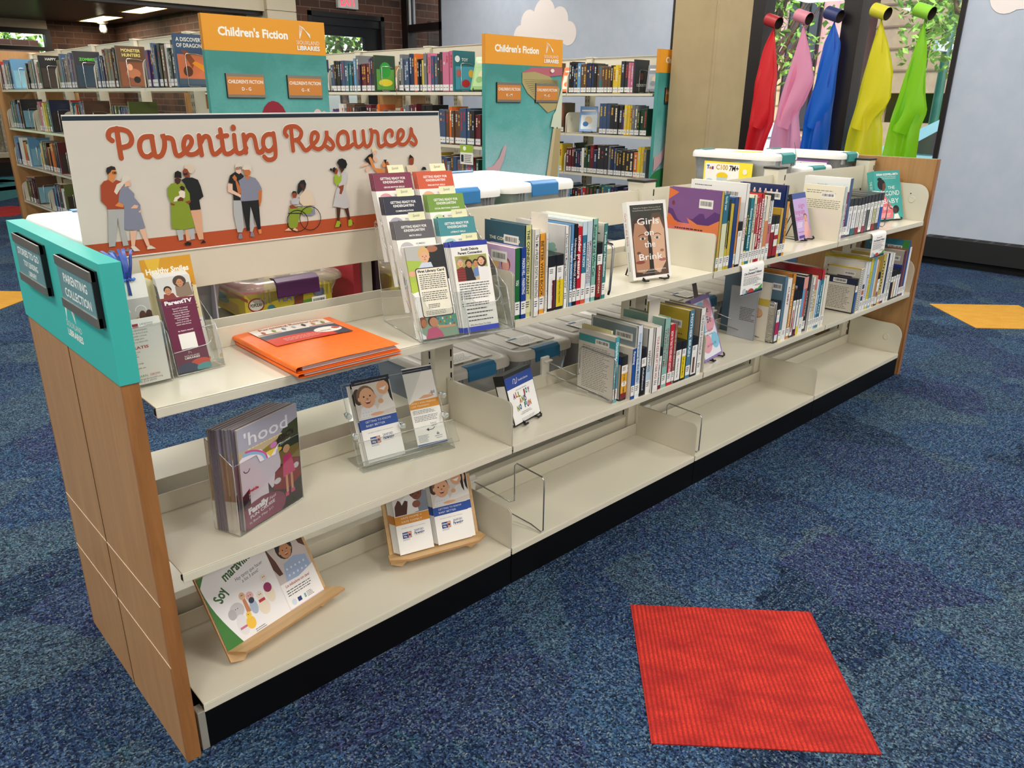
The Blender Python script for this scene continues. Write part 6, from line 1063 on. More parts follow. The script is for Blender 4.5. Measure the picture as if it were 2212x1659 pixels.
# third section, top row
def s_purple(P,w,h):
    P.rect(0,0,w,h*.34,'e3cf5a'); P.rect(0,h*.28,w,h*.62,'d9766a'); P.rect(0,h*.56,w,h,'7a5288'); P.poly([(0,h*.66),(w*.12,h*.64),(w*.2,h*.56),(w*.32,h*.54),(w*.12,h*.50),(0,h*.52)],'d9703c'); P.poly([(0,h*.74),(w*.1,h*.72),(w*.2,h*.60),(w*.32,h*.555),(w*.15,h*.58),(w*.05,h*.66),(0,h*.67)],'5a3470')
    P.poly([(w*.38,h*.62),(w*.5,h*.62),(w*.62,h*.70),(w*.7,h*.70),(w*.74,h*.64),(w*.9,h*.74),(w,h*.72),(w,h*.58),(w*.7,h*.56),(w*.5,h*.56)],'5a3470'); P.poly([(w*.38,h*.63),(w*.48,h*.60),(w*.62,h*.55),(w*.8,h*.56),(w,h*.64),(w,h*.44),(w*.8,h*.36),(w*.5,h*.50)],'d97a4a'); P.poly([(0,h*.99),(w*.2,h*.94),(w*.08,h*.88),(0,h*.84)],'d9703c')
    P.poly([(w*.7,h*.0),(w*.72,h*.12),(w*.85,h*.22),(w,h*.30),(w,0)],'7f9a3c'); P.ell(w*.10,h*.80,w*.03,h*.03,'7a3040'); P.bars(w*.16,h*.28,w*.72,h*.52,5,'4a2430',.34,4,.12); P.barcode(w*.60,h*.77,w*.86,h*.88,9)
def s_inspire(P,w,h):
    P.text('Inspire family engagement and',w*.06,h*.86,h*.034,'b8363c',w=w*.82,bold=.02); P.text('competencies',w*.38,h*.78,h*.034,'b8363c',w=w*.40,bold=.02); P.bars(w*.07,h*.93,w*.4,h*.95,1,'4a4a50',.5,3); P.barcode(w*.62,h*.82,w*.88,h*.91,5); P.bars(w*.1,h*.2,w*.9,h*.7,14,'6a6a70',.25,8)
def s_bottles(P,w,h):
    for i in range(7):
        x=w*(.06+.12*i); P.rect(x,h*.82,x+w*.06,h*.91,'d9a08c'); P.rect(x+w*.015,h*.91,x+w*.045,h*.94,'efe0d4'); P.rect(x+w*.01,h*.84,x+w*.05,h*.87,'b0605c')
    P.barcode(w*.60,h*.80,w*.9,h*.90,6); P.text('UNICEF',w*.5,h*.66,h*.035,'e9e6de',w=w*.25) if False else None; P.bars(w*.6,h*.54,w*.86,h*.60,2,'c9c9d0',.3,4)
row(ZT,1.8335,[
 dict(l='picture book with purple and orange sunset back cover at the left of its row',w=.0175,h=.262,c='c9a648',side='7a5288',sdraw=s_purple,dep=.205,stk=True,kind='h'),
 dict(l='teal and pale green parenting book right of the purple picture book',w=.031,h=.252,c='dfe0bd',side='2f6f86',dep=.20,spine=lambda P,w,h:P.rect(0,h*.62,w,h,'2f6f86'),title='family year',tc='d9e6e0',tw=.18,tv=.88,sdraw=txt(10)),
 dict(l='black and yellow spined book right of the teal and pale green one',w=.015,h=.234,c='23231f',title='Communicating',tc='d9c84a',tw=.4,spine=lambda P,w,h:P.rect(0,0,w,h*.3,'c9b83c'),dep=.17),
 dict(l='mustard yellow thick paperback between black and navy spines',w=.019,h=.217,c='cdb53c',dep=.16),
 dict(l='navy blue tall book with glossy cover left of an orange edged one',w=.025,h=.237,c='1f3f78',side='2f5796',dep=.16,stk=False),
 dict(l='orange edged slim book right of the glossy navy book, top row',w=.0125,h=.236,c='d98a44',dep=.16,side='c9c4c0'),
 dict(l='white audiobook case in the left half of the third section top row',w=.0315,h=.153,c='eceae6',kind='cd',dep=.14),
 dict(l='large white Inspire family engagement guide, tallest of its row',w=.0185,h=.277,c='f0eeea',side='eceae6',sdraw=s_inspire,dep=.222,title='LOOSE PARTS 4',tc='b8363c',tw=.28,tv=.45),
 dict(l='slim black and yellow green book against the tall white guide',w=.0155,h=.228,c='1d4a44',title='Hungry',tc='d9c84a',tw=.3,tv=.6,spine=lambda P,w,h:P.rect(0,0,w,h*.22,'c9b83c')),
 dict(l='teal spined paperback left of the cream enchanted hour book',w=.0225,h=.226,c='1f7c8c',title='Raising Capable Readers',tc='d9eceb',tw=.6,tv=.55),
 dict(l='cream Enchanted Hour book in the third section top row',w=.0195,h=.236,c='e9e3c9',kind='h',title='Enchanted HOUR',tc='3c4a3a',tw=.42,tv=.66),
 dict(l='slim cream book with red lower spine, left of the red readers book',w=.0145,h=.227,c='e6e0d2',spine=lambda P,w,h:P.rect(0,h*.45,w,h,'b83a3c'),title='Learn to',tc='f0e6e0',tw=.2,tv=.8),
 dict(l='red raising passionate readers book with white lettering',w=.0155,h=.227,c='b5242c',title='RAISING PASSIONATE READERS',tc='f4eae4',tw=.66,tv=.58),
 dict(l='deep red reading for our lives book with large white lettering',w=.0175,h=.236,c='bd1f28',title='READING FOR OUR LIVES',tc='f6eeea',tw=.76,tv=.55,th=.6,bold=.03,kind='h'),
 dict(l='slim white book right of the deep red reading book',w=.0165,h=.217,c='edeae4',title='The Read-Aloud Handbook',tc='5a5a60',tw=.6,tv=.6),
 dict(l='cream book with orange lower spine, third section top row',w=.0265,h=.227,c='ece2c8',kind='h',spine=lambda P,w,h:P.rect(0,h*.22,w,h*.62,'d08a58')),
 dict(l='white and pink spined book with black top edge, third section top row',w=.0235,h=.232,c='e9e6e4',spine=lambda P,w,h:(P.rect(0,h*.9,w,h,'23232a'),P.rect(0,h*.25,w,h*.55,'c9707c')),title='Connect to Learn',tc='3a3a40',tw=.5,tv=.65,side='23232a'),
 dict(l='audiobook case with dark red spine left of its twin, third section top row',w=.0285,h=.154,c='8f2326',kind='cd',dep=.14,side='1f3468'),
 dict(l='audiobook case with white and red banded spine, third section top row',w=.0315,h=.153,c='e9e6e0',kind='cd',dep=.14,spine=lambda P,w,h:(P.rect(0,h*.05,w,h*.28,'9f2430'),P.rect(0,h*.44,w,h*.54,'9f2430')),side='1f3468'),
 dict(l='slim yellow book between the disc cases and the navy bottle book',w=.0185,h=.175,c='d3a840'),
 dict(l='navy book with a row of baby bottles on its cover, right end of its row',w=.0195,h=.254,c='2a3a66',side='1f2f5e',sdraw=s_bottles,dep=.188,kind='h',pages='efece4'),
 dict(l='orange and yellow paperback at the right end of the third section top row',w=.0185,h=.196,c='dd9a38',title='Baby Sign',tc='6a4416',tw=.4,side='d9ad44',dep=.12),
],.002)
# third section, middle row
def s_dvd(P,w,h):
    P.rect(.003,.004,w-.002,h*.98,'bfb8aa'); P.text('English / Spanish',w*.3,h*.80,h*.022,'4a4640',w=w*.4); P.bars(w*.06,h*.70,w*.94,h*.78,3,'5a564f',.35,2); P.rect(w*.04,h*.06,w*.34,h*.62,'2a2422'); P.ell(w*.19,h*.36,w*.12,h*.06,'a86a50'); P.ell(w*.19,h*.2,w*.11,h*.05,'7a4a38'); P.rect(w*.12,h*.48,w*.2,h*.55,'cfd6da'); P.bars(w*.38,h*.1,w*.94,h*.68,16,'6a665f',.3,4); P.barcode(w*.72,h*.84,w*.92,h*.94,6)
row(ZM,2.3265,[
 dict(l='grey and white disc case with small photographs, leftmost on its shelf',w=.0285,h=.168,c='dfe2ea',kind='cd',dep=.145,y=.014,sdraw=s_dvd,spine=lambda P,w,h:P.rect(0,h*.2,w,h*.5,'b02f5c')),
 dict(l='tall slate blue binder with pale yellow foot, middle row third section',w=.0225,h=.263,c='5f7f94',side='5a7688',dep=.19,spine=lambda P,w,h:P.rect(0,0,w,h*.18,'e0d28c'),sdraw=lambda P,w,h:P.barcode(w*.75,h*.78,w*.95,h*.88,5)),
 dict(l='white book with big brown lettering reading cubby, middle row',w=.0375,h=.249,c='efece6',title='CUBBY',tc='8a3a34',tw=.30,tv=.72,th=.35,dep=.17,bold=.03),
 dict(l='amber brown science book wrapped in plastic, middle row third section',w=.0285,h=.264,c='c5832a',side='b87422',kind='h',dep=.19,title='THE SCIENCE OF PARENTHOOD',tc='f0e2b8',tw=.66,tv=.52,bold=.03),
 dict(l='white disc case with red patch beside the amber book',w=.0265,h=.190,c='ecebe8',kind='cd',dep=.14,title='1',tc='b0303c',spine=lambda P,w,h:P.rect(w*.3,h*.2,w*.7,h*.42,'a8323c'),side='1f3468'),
 dict(l='white disc case with dark red foot, second of the disc cases in its row',w=.0225,h=.189,c='e9e8e6',kind='cd',dep=.14,spine=lambda P,w,h:P.rect(0,h*.02,w,h*.16,'5c1a2a')),
 dict(l='disc case with blue top and yellow foot, third of the disc cases in its row',w=.0225,h=.188,c='ecebe6',kind='cd',dep=.14,spine=lambda P,w,h:P.rect(w*.2,0,w,h*.2,'e0cc3c')),
 dict(l='tall cream book with red and blue spine and navy cover, middle row',w=.0355,h=.236,c='c8574c',side='2a3c54',kind='h',dep=.17,spine=lambda P,w,h:(P.rect(0,h*.3,w*.5,h*.8,'5fa3d0'),P.rect(0,0,w,h*.3,'e6e2da'),P.rect(0,h*.8,w,h,'dd9a90')),sdraw=lambda P,w,h:P.barcode(w*.5,h*.74,w*.85,h*.84,6)),
 dict(l='thick black hardcover titled campfire in the middle row, third section',w=.0445,h=.238,c='15161a',kind='h',dep=.20,y=.02,title='CAMPFIRE',tc='c9c6c0',tw=.45,tv=.5,th=.2,stk=True),
 dict(l='white spined book right of the thick black hardcover',w=.0195,h=.226,c='ebe8e2',title='RAISED',tc='6a6a70',tw=.5,tv=.6),
 dict(l='pink and yellow first bites style book right of the white one',w=.0175,h=.227,c='e8dca2',title='FIRST BITES',tc='8a6a3a',tw=.5,tv=.6,spine=lambda P,w,h:P.rect(0,h*.75,w,h,'d9857c')),
 dict(l='pale grey slim book between pink yellow and blue spines',w=.0185,h=.209,c='d9dde2'),
 dict(l='cornflower blue slim book left of the red topped tall book',w=.0165,h=.203,c='5f93c4',title='Baby Food',tc='e6eef2',tw=.4),
 dict(l='tall book with red back cover and teal spine, middle row third section',w=.0225,h=.247,c='2f8088',side='a32630',kind='h',dep=.235,spine=lambda P,w,h:P.rect(0,h*.84,w,h,'b8303a'),sdraw=lambda P,w,h:(P.text('HOW DO YOU RAISE A HEALTHY CHILD',w*.08,h*.84,h*.03,'e9cfc9',w=w*.62),P.barcode(w*.64,h*.70,w*.88,h*.80,3),P.rect(w*.3,h*.68,w*.5,h*.76,'3a6aa8')),title='What to Feed',tc='cfe6e2',tw=.5),
 dict(l='white slim book between the teal spine and the cream hardcover',w=.0175,h=.207,c='efedea'),
 dict(l='cream hardcover at the right end of the middle row, third section',w=.0305,h=.214,c='ebe2d0',kind='h',dep=.15),
],.012)
# leaning things behind the wire on the middle shelf
book('pale grey booklet propped upright behind the hanging notice, third section',0,w=.006,h=.205,z=0,c='a9adb4',side='a4a8b0',dep=.12,stk=False,sdraw=lambda P,w,h:P.bars(w*.4,h*.35,w*.95,h*.62,9,'3a3a40',.4,3),M=Matrix.Translation((2.300,.085,ZM+.001)),cat='booklet',name='booklet')
book('tall dark blue grey folder standing behind the pale grey booklet',0,w=.008,h=.27,z=0,c='4a6274',side='4a6274',dep=.10,stk=False,M=Matrix.Translation((2.345,.165,ZM+.001)),cat='folder',name='folder')
book('white booklet with a baby photograph tucked behind the disc case',0,w=.005,h=.235,z=0,c='e0d9ca',side='ddd5c4',dep=.11,stk=False,sdraw=lambda P,w,h:(P.rect(0,h*.60,w,h*.72,'c9b04c'),P.ell(w*.6,h*.46,w*.18,h*.08,'c9946c'),P.ell(w*.6,h*.48,w*.17,h*.07,'d9a984')),M=Matrix.Translation((2.3195,.045,ZM+.001)),cat='booklet',name='booklet')
# fourth section, top row
def s_cream(P,w,h):
    P.bars(w*.08,h*.84,w*.92,h*.92,2,'6a6458',.3,2); P.barcode(w*.44,h*.77,w*.78,h*.86,4); P.bars(w*.06,h*.1,w*.94,h*.74,18,'6a6458',.28,7,.06)
row(ZT,2.7475,[
 dict(l='cream book with dense text on its back cover, leftmost on the far top shelf',w=.018,h=.214,c='bfd3d0',side='e6e0c9',sdraw=s_cream,dep=.178,y=.026,title='Nonviolent',tc='5a6a70',tw=.3,at=2.789),
 dict(l='teal slim book right of the dense text cream book',w=.018,h=.213,c='5fa3a6',title='Positive Parenting',tc='e6efee',tw=.6),
 dict(l='slim white book with a red title on the far top shelf',w=.0125,h=.190,c='eceae8'),
 dict(l='maroon and white slim book on the far top shelf',w=.0145,h=.188,c='8a2450',title='Bringing Up',tc='f0e6ea',tw=.5),
 dict(l='tall navy and white book above its neighbours, far top shelf',w=.0255,h=.243,c='34507c',side='e3e3e2',sdraw=lambda P,w,h:(P.text('Parents Are',w*.3,h*.86,h*.025,'4a5a7a',w=w*.22),P.bars(w*.12,h*.80,w*.5,h*.83,1,'6a7080',.4,2),P.barcode(w*.54,h*.79,w*.86,h*.88,3)),dep=.20),
 *[dict(l=lab,w=w_,h=h_,c=c_,kind='cd',dep=.135,spine=(lambda P,w,h,q=q:P.rect(0,h*.03,w,h*.20,q)) if q else None,title=tt,tc='5a5a60',y=.038) for lab,w_,h_,c_,q,tt in (
  ('disc case with white sleeve right of the tall navy and white book',.042,.158,'e3e4ea',None,'Family'),
  ('disc case titled in vertical print, second on the far top shelf',.042,.158,'ecebea','2a6a72','Sleep in Love'),
  ('disc case with square red foot label, far top shelf',.036,.155,'e6e6e4','8f2430','Discover'),
  ('disc case with tan dotted spine, far top shelf',.033,.156,'efede8',None,'Calm Parents'),
  ('disc case with pinkish red foot, far top shelf',.029,.158,'ebe9e8','9f3448','Raise'),
  ('disc case with dark grey spine, far top shelf',.032,.159,'5a5f60',None,None),
  ('disc case in plain white right of the dark grey one, far top shelf',.036,.160,'edecea',None,'Whole Life'),
  ('disc case with olive green edge, far top shelf',.036,.160,'c9cc9c','8f2a2a','Life Skills'),
  ('disc case with a small picture on its spine, far top shelf',.033,.161,'e9e6e4','2a2c34','Parent Path'),
  ('disc case with royal blue spine, rightmost on the far top shelf',.033,.161,'2a5aa8',None,None))],
],.036)
# fourth section, middle row
row(ZM,3.008,[
 dict(l='disc case with navy top band and grey back cover, leftmost on the far middle shelf',w=0.0272,h=.158,c='2a5a94',kind='cd',dep=.15,y=.010,side='232c4a'),
 dict(l='spiral bound book with black coil on the far middle shelf',w=0.0363,h=.202,c='e9e6da',side='d6d0c2',dep=.15,sdraw=lambda P,w,h:(P.rect(0,h*.97,w,h,'d9b83c'),P.barcode(w*.5,h*.82,w*.84,h*.9,3),P.rect(w*.3,h*.76,w*.75,h*.80,'4a2a5a')),spine=lambda P,w,h:[P.line([(w*.15,h*(.05+.045*i)),(w*.85,h*(.065+.045*i))],.003,'2a2a2c') for i in range(21)],stk=False),
 dict(l='book with orange photograph blocks on its spine, far middle shelf',w=0.0291,h=.226,c='e6e6e6',spine=lambda P,w,h:[P.rect(w*.1,h*(.1+.12*i),w*.8,h*(.19+.12*i),q) for i,q in enumerate(('a8503a','3a3c5c','c05a3c','3a3c5c'))],side='dcd8d0',dep=.19,sdraw=txt(8)),
 dict(l='white and pale blue book left of the bright yellow spine, far middle shelf',w=0.0291,h=.223,c='dfe3ee',title='Montessori',tc='5a6a9a',tw=0.4775),
 dict(l='bright yellow spined book on the far middle shelf',w=0.0282,h=.236,c='dfd03a',side='c9b428',dep=.215,title='Smart but Scattered',tc='7a6a1a',tw=0.4775),
 dict(l='sky blue thick book right of the bright yellow spine',w=0.0329,h=.237,c='7fb0cc',side='e0d8d2',dep=.215,spine=None,sdraw=lambda P,w,h:[P.rect(w*(.05+.09*i),h*.95,w*(.09+.09*i),h*.97,'a84a44') for i in range(10)]),
 dict(l='slim cream book right of the sky blue one, far middle shelf',w=0.0196,h=.222,c='e6dccb'),
 dict(l='tan orange book with a black case in front, far middle shelf',w=0.0205,h=.215,c='cf9450'),
 dict(l='audiobook case with red scribble on white spine, far middle shelf',w=0.0310,h=.157,c='e6e3e2',kind='cd',dep=.14,spine=lambda P,w,h:P.ell(w*.5,h*.35,w*.3,h*.09,'8f4a4c')),
 dict(l='yellow and black patterned spine on the far middle shelf',w=0.0310,h=.238,c='c9b45c',spine=lambda P,w,h:[P.rect(w*(.2+.1*(i%3)),h*(.3+.06*i),w*(.6+.1*(i%3)),h*(.33+.06*i),'1c1a16') for i in range(10)]),
 dict(l='white book with red foot patch, far middle shelf',w=0.0196,h=.238,c='e9e7e2',spine=lambda P,w,h:P.rect(0,0,w,h*.12,'b8304c')),
 dict(l='navy slim spine between white books, far middle shelf',w=0.0177,h=.236,c='27365c'),
 dict(l='thick white parenting manual, left of two, far middle shelf',w=0.0329,h=.232,c='ecebe6',kind='h',title='The Whole Brain',tc='6a6a6e',tw=0.4775,dep=.19),
 dict(l='thick white parenting manual with black hatched top, right of two',w=0.0291,h=.231,c='e9e7e1',kind='h',title='The Baby Book',tc='4a4a4e',tw=0.5252,dep=.19),
 dict(l='black audiobook case right of the white manuals, far middle shelf',w=0.0291,h=.142,c='23242a',kind='cd',dep=.14),
 dict(l='cream peach spined audiobook case, far middle shelf',w=0.0291,h=.142,c='e6cdb0',kind='cd',dep=.14),
 dict(l='white audiobook case with square label, far middle shelf',w=0.0272,h=.145,c='efeeec',kind='cd',dep=.14),
 dict(l='white audiobook case beside the plum coloured book, far middle shelf',w=0.0253,h=.143,c='e2e4ea',kind='cd',dep=.14),
 dict(l='plum coloured tall book near the right end of the far middle shelf',w=0.0234,h=.225,c='5a2f4c',side='b8aca0',dep=.16,sdraw=lambda P,w,h:(P.text('PEAK',w*.1,h*.84,h*.06,'1c1a1c',w=w*.32,bold=.05),P.barcode(w*.5,h*.78,w*.9,h*.88,6),P.rect(w*.3,h*.58,w,h*.70,'2c3f94'))),
 dict(l='brown spined slim book beside the plum one, far middle shelf',w=0.0186,h=.230,c='8a5a4c'),
 dict(l='royal blue tall book with teal back cover, far middle shelf',w=0.0186,h=.268,c='24509c',side='23748c',dep=.21,sdraw=lambda P,w,h:(P.text('ing adventures',w*.1,h*.88,h*.045,'a9c9d0',w=w*.55),P.barcode(w*.52,h*.83,w*.86,h*.90,4),P.poly([(w*.86,h),(w,h),(w,h*.8),(w*.84,h*.8)],'3f8a3c'))),
 dict(l='white and orange tall book at the very right end of the far middle shelf',w=0.0253,h=.236,c='efeeec',side='c9803c',dep=.2),
],.007)
# ---------------- faced-out books on wire stands
def faced(label,w,h,th,loc,yaw,lean,draw,c,spine=None,cat='book',black=False,name='book'):
    m=MB(); cm=mat(c,.28,spec=.45,coat=.5)
    if black:
        K=mat('1d1e21',.3,spec=.5); m.box(0,w,0,th,0,h,K); P=Pg(m,start=8); m.box(.002,w-.002,-.0003,.0,.003,h*.93,cm)
        P=Pg(m,lambda u,v,d:(u,-.0004-d,v))
    else:
        m.box(0,w,0,.001,0,h,cm); m.box(0,w,th-.001,th,0,h,cm); m.box(0,.001,0,th,0,h,cm); P=Pg(m)
    P.clip=(0,0,w,h); draw(P,w,h)
    if spine: spine(Pg(m,lambda u,v,d:(-d,th-u,v)),th,h)
    o=m.build(name,None,loc=loc,rot=(-lean,0,yaw),bevel=.0015 if black else 0); tag(o,label,cat)
    if not black: MB().box(.001,w-.002,.001,th-.001,.002,h-.002,PAGES).build('page_block',o)
    return o
def girls(P,w,h):
    P.rect(0,0,w,h,'ece9e5'); a,b,c,d=w*.07,w*.93,h*.035,h*.955; P.rect(a,c,b,d,'3c3a34'); P.rect(a,h*.78,b,d,'35382f')
    P.poly([(a,c),(a,h*.60),(w*.12,h*.76),(w*.30,h*.82),(w*.48,h*.72),(w*.49,c)],'3f2c24'); P.poly([(w*.10,h*.10),(w*.09,h*.55),(w*.16,h*.72),(w*.34,h*.74),(w*.47,h*.60),(w*.48,h*.14),(w*.3,h*.08)],'b08062')
    P.poly([(w*.52,c),(w*.51,h*.68),(w*.62,h*.84),(w*.82,h*.84),(b,h*.70),(b,c)],'5a4436'); P.poly([(w*.54,h*.12),(w*.54,h*.6),(w*.62,h*.76),(w*.8,h*.78),(w*.90,h*.62),(w*.88,h*.2),(w*.7,h*.06)],'d4aa8c')
    P.poly([(w*.44,c),(w*.46,h*.5),(w*.50,h*.74),(w*.55,h*.5),(w*.56,c)],'241e1a')
    for x,s in ((.33,1),(.70,1)): P.ell(w*x,h*.52,w*.075,h*.016,'d9cfc6'); P.ell(w*x,h*.52,w*.036,h*.017,'2f2a28' if x<.5 else '4a5660'); P.line(arc(w*x,h*.535,w*.11,20,160,6,h*.04),.002,'2a1c16')
    P.ell(w*.20,h*.34,w*.05,h*.02,'6a4432'); P.ell(w*.80,h*.35,w*.05,h*.018,'9a6a52'); P.ell(w*.22,h*.22,w*.12,h*.022,'8a4038'); P.ell(w*.80,h*.23,w*.10,h*.02,'a8605a')
    for s,y,tw in (('Girls',.70,.56),('on',.555,.24),('the',.405,.28),('Brink',.245,.60)): P.text(s,w*.5,h*y,h*.085,'f1efec',w=w*tw,al='c',bold=.005)
    P.text('DONNA JACKSON NAKAZAWA',w*.5,h*.10,h*.022,'e9e4de',w=w*.72,al='c'); P.text('AUTHOR OF CHILDHOOD DISRUPTED',w*.5,h*.07,h*.012,'cfc8c0',w=w*.5,al='c'); P.text('Helping Our Daughters Thrive in an Era of',w*.5,h*.905,h*.016,'cfc8c0',w=w*.7,al='c'); P.text('Increased Anxiety, Depression, and Social Media',w*.5,h*.875,h*.016,'cfc8c0',w=w*.74,al='c')
faced('faced out Girls on the Brink book with two half faces on a black stand',.158,.240,.022,(1.4885,.0695,.804),rad(-11.9),rad(14),girls,'efeee9',lambda P,w,h:(P.text('Girls on the Brink',w*.3,h*.86,w*.45,'b0443c',w=h*.42,rot=-PI/2),P.text('DONNA JACKSON',w*.35,h*.36,w*.25,'4a4a50',w=h*.24,rot=-PI/2)))
book_stand('black wire stand holding the Girls on the Brink book',.158,(1.4885,.0775,.7975),rad(-11.9),rad(14))
def joy(P,w,h):
    P.rect(0,h*.70,w,h*.93,'2b4794'); P.line(smooth_path([(w*.26,h*.78),(w*.30,h*.86),(w*.36,h*.84),(w*.33,h*.77),(w*.40,h*.79),(w*.43,h*.87)],4),.0016,'e9edf4'); P.text('Siouxland Libraries',w*.46,h*.79,h*.04,'dfe5f0',w=w*.36,shear=.3)
    P.text('JENNIFER SENIOR',w*.5,h*.63,h*.022,'5a5a60',w=w*.4,al='c')
    x=.27
    for row_,y in (('ALL JOY',.50),('AND',.375),('NO FUN',.25)):
        n=len(row_); x0=.5-n*.045
        for i,ch in enumerate(row_):
            if ch!=' ': P.text(ch,w*(x0+.09*i-.02),h*(y+.012*(i%2)),h*.098,('8a2438','2c4f86','7a8a2c','b8702c','7c2c74','2a7a70')[(i*5+int(y*9))%6],w=w*.078,bold=.06)
    P.text('THE PARADOX OF',w*.5,h*.185,h*.02,'5a5a60',w=w*.34,al='c'); P.text('MODERN PARENTHOOD',w*.5,h*.155,h*.02,'5a5a60',w=w*.42,al='c'); P.bars(w*.28,h*.03,w*.8,h*.09,3,'7a7a80',.3,3)
faced('faced out All Joy and No Fun audiobook case on a black stand',.135,.152,.038,(1.0015,.083,.4465),rad(11.7),rad(17),joy,'efedea',lambda P,w,h:(P.rect(w*.1,h*.04,w*.9,h*.8,'efedea'),P.text('ALL JOY',w*.35,h*.45,w*.22,'8a2438',w=h*.3,rot=-PI/2,bold=.03)),cat='audiobook',black=True,name='audiobook_case')
book_stand('black wire stand under the All Joy and No Fun audiobook',.135,(1.0015,.095,.4435),rad(11.7),rad(17))
def free(P,w,h):
    P.rect(0,0,w,h,'8a76b0'); P.rect(w*.05,h*.04,w*.95,h*.96,'dcdde6')
    for x,y,a,b,c in ((.3,.80,.32,.10,'7fbcd6'),(.75,.78,.2,.16,'d99aa6'),(.25,.55,.2,.14,'7fbcd6'),(.7,.52,.25,.10,'d99aa6'),(.35,.25,.26,.14,'d99aa6'),(.78,.26,.2,.13,'7fbcd6')): P.ell(w*x,h*y,w*a,h*b,c,a=.3)
    P.rect(0,h*.93,w,h,'8a76b0'); P.text('Free',w*.34,h*.72,h*.11,'2a2a34',w=w*.42); P.text('to Be',w*.28,h*.56,h*.11,'2a2a34',w=w*.52); P.text('Understanding Kids',w*.22,h*.43,h*.03,'3a4a6a',w=w*.56); P.text('& Gender Identity',w*.25,h*.37,h*.03,'3a4a6a',w=w*.48); P.text('Jack Turban, MD',w*.30,h*.20,h*.04,'3a3a5a',w=w*.5)
faced('faced out purple Free to Be book with pink and blue blobs on a black stand',.155,.231,.02,(1.905,.046,.447),rad(9),rad(20),free,'8a76b0')
book_stand('black wire stand holding the purple Free to Be book',.155,(1.905,.055,.4435),rad(9),rad(20))
tag(MB().box(0,.035,0,.001,0,.06,mat('5a4a44',.4)).build('photo_card',loc=(1.935,.135,.665),rot=(-rad(15),0,rad(10))),'small dark photo card clipped above the purple Free to Be book','photo card')
def signl(P,w,h):
    P.rect(0,0,w,h,'bfa6da'); P.rect(0,h*.88,w,h,'3a549c'); P.text('sign',w*.34,h*.68,h*.11,'c04a86',w=w*.44); P.text('language',w*.05,h*.55,h*.11,'c04a86',w=w*.70); P.text('basics',w*.05,h*.42,h*.11,'c04a86',w=w*.5)
    P.ell(w*.72,h*.12,w*.26,h*.12,'e0a8a8'); P.ell(w*.72,h*.26,w*.17,h*.12,'e3aead'); P.ell(w*.73,h*.46,w*.13,h*.085,'6a4a3a'); P.ell(w*.73,h*.43,w*.115,h*.085,'dba58c'); P.ell(w*.70,h*.44,w*.012,h*.008,'3a2420'); P.ell(w*.77,h*.44,w*.012,h*.008,'3a2420'); P.ell(w*.73,h*.39,w*.03,h*.012,'9a4a44'); P.bars(w*.1,h*.26,w*.5,h*.38,4,'efe6f2',.5,3); P.text('Monta Z. Briant',w*.1,h*.15,h*.035,'a03c7a',w=w*.4); P.rect(w*.08,h*.03,w*.5,h*.09,'4a3a8a')
faced('faced out lilac baby sign language case with a baby in pink on a stand',.125,.188,.016,(2.592,.098,.804),rad(3),rad(17),signl,'bfa6da',black=True,cat='disc case',name='disc_case')
book_stand('black wire stand holding the lilac baby sign language case',.125,(2.592,.107,.7975),rad(3),rad(17))
def second(P,w,h):
    P.rect(0,0,w,h,'3fa39e'); P.text('SARAH OCKWELL-SMITH',w*.52,h*.905,h*.042,'f2f2ee',w=w*.82,al='c',bold=.03); P.text('Author of The Gentle Sleep Book',w*.55,h*.865,h*.022,'e6efec',w=w*.6,al='c'); P.text('and The Gentle Parenting Book',w*.55,h*.83,h*.022,'e6efec',w=w*.58,al='c')
    P.ell(w*.22,h*.83,w*.09,h*.035,'17181c'); P.ell(w*.27,h*.72,w*.15,h*.11,'17181c'); P.poly([(w*.30,h*.66),(w*.32,h*.74),(w*.42,h*.75),(w*.43,h*.66),(w*.36,h*.60),(w*.28,h*.58)],'6a4034'); P.poly([(w*.14,h*.02),(w*.12,h*.45),(w*.24,h*.60),(w*.34,h*.58),(w*.44,h*.40),(w*.62,h*.24),(w*.6,h*.02)],'e2727c')
    for s,y,x,tw in (('THE',.62,.50,.26),('SECOND',.49,.22,.70),('BABY',.33,.28,.60),('BOOK',.205,.28,.38)): P.text(s,w*x,h*y,h*(.065 if len(s)==3 or s=='BOOK' else .10),'f1f2ee',w=w*tw)
    P.ell(w*.74,h*.20,w*.12,h*.08,'17181c'); P.ell(w*.70,h*.17,w*.08,h*.06,'4a2c24'); P.poly([(w*.62,h*.0),(w*.66,h*.10),(w*.80,h*.11),(w*.86,h*.0)],'efeeea'); P.poly([(w*.4,h*.42),(w*.5,h*.22),(w*.62,h*.2),(w*.6,h*.23),(w*.52,h*.25)],'6a4034'); P.bars(w*.15,h*.05,w*.55,h*.14,4,'f4d9d6',.4,3)
faced('faced out teal Second Baby Book on a black stand by the wooden end',.205,.233,.032,(3.4215,.128,.804),rad(-12),rad(17),second,'3fa39e',lambda P,w,h:P.text('THE SECOND BABY BOOK',w*.3,h*.8,w*.4,'dfeeea',w=h*.55,rot=-PI/2))
book_stand('black wire stand holding the teal Second Baby Book',.205,(3.4215,.139,.7975),rad(-12),rad(17))
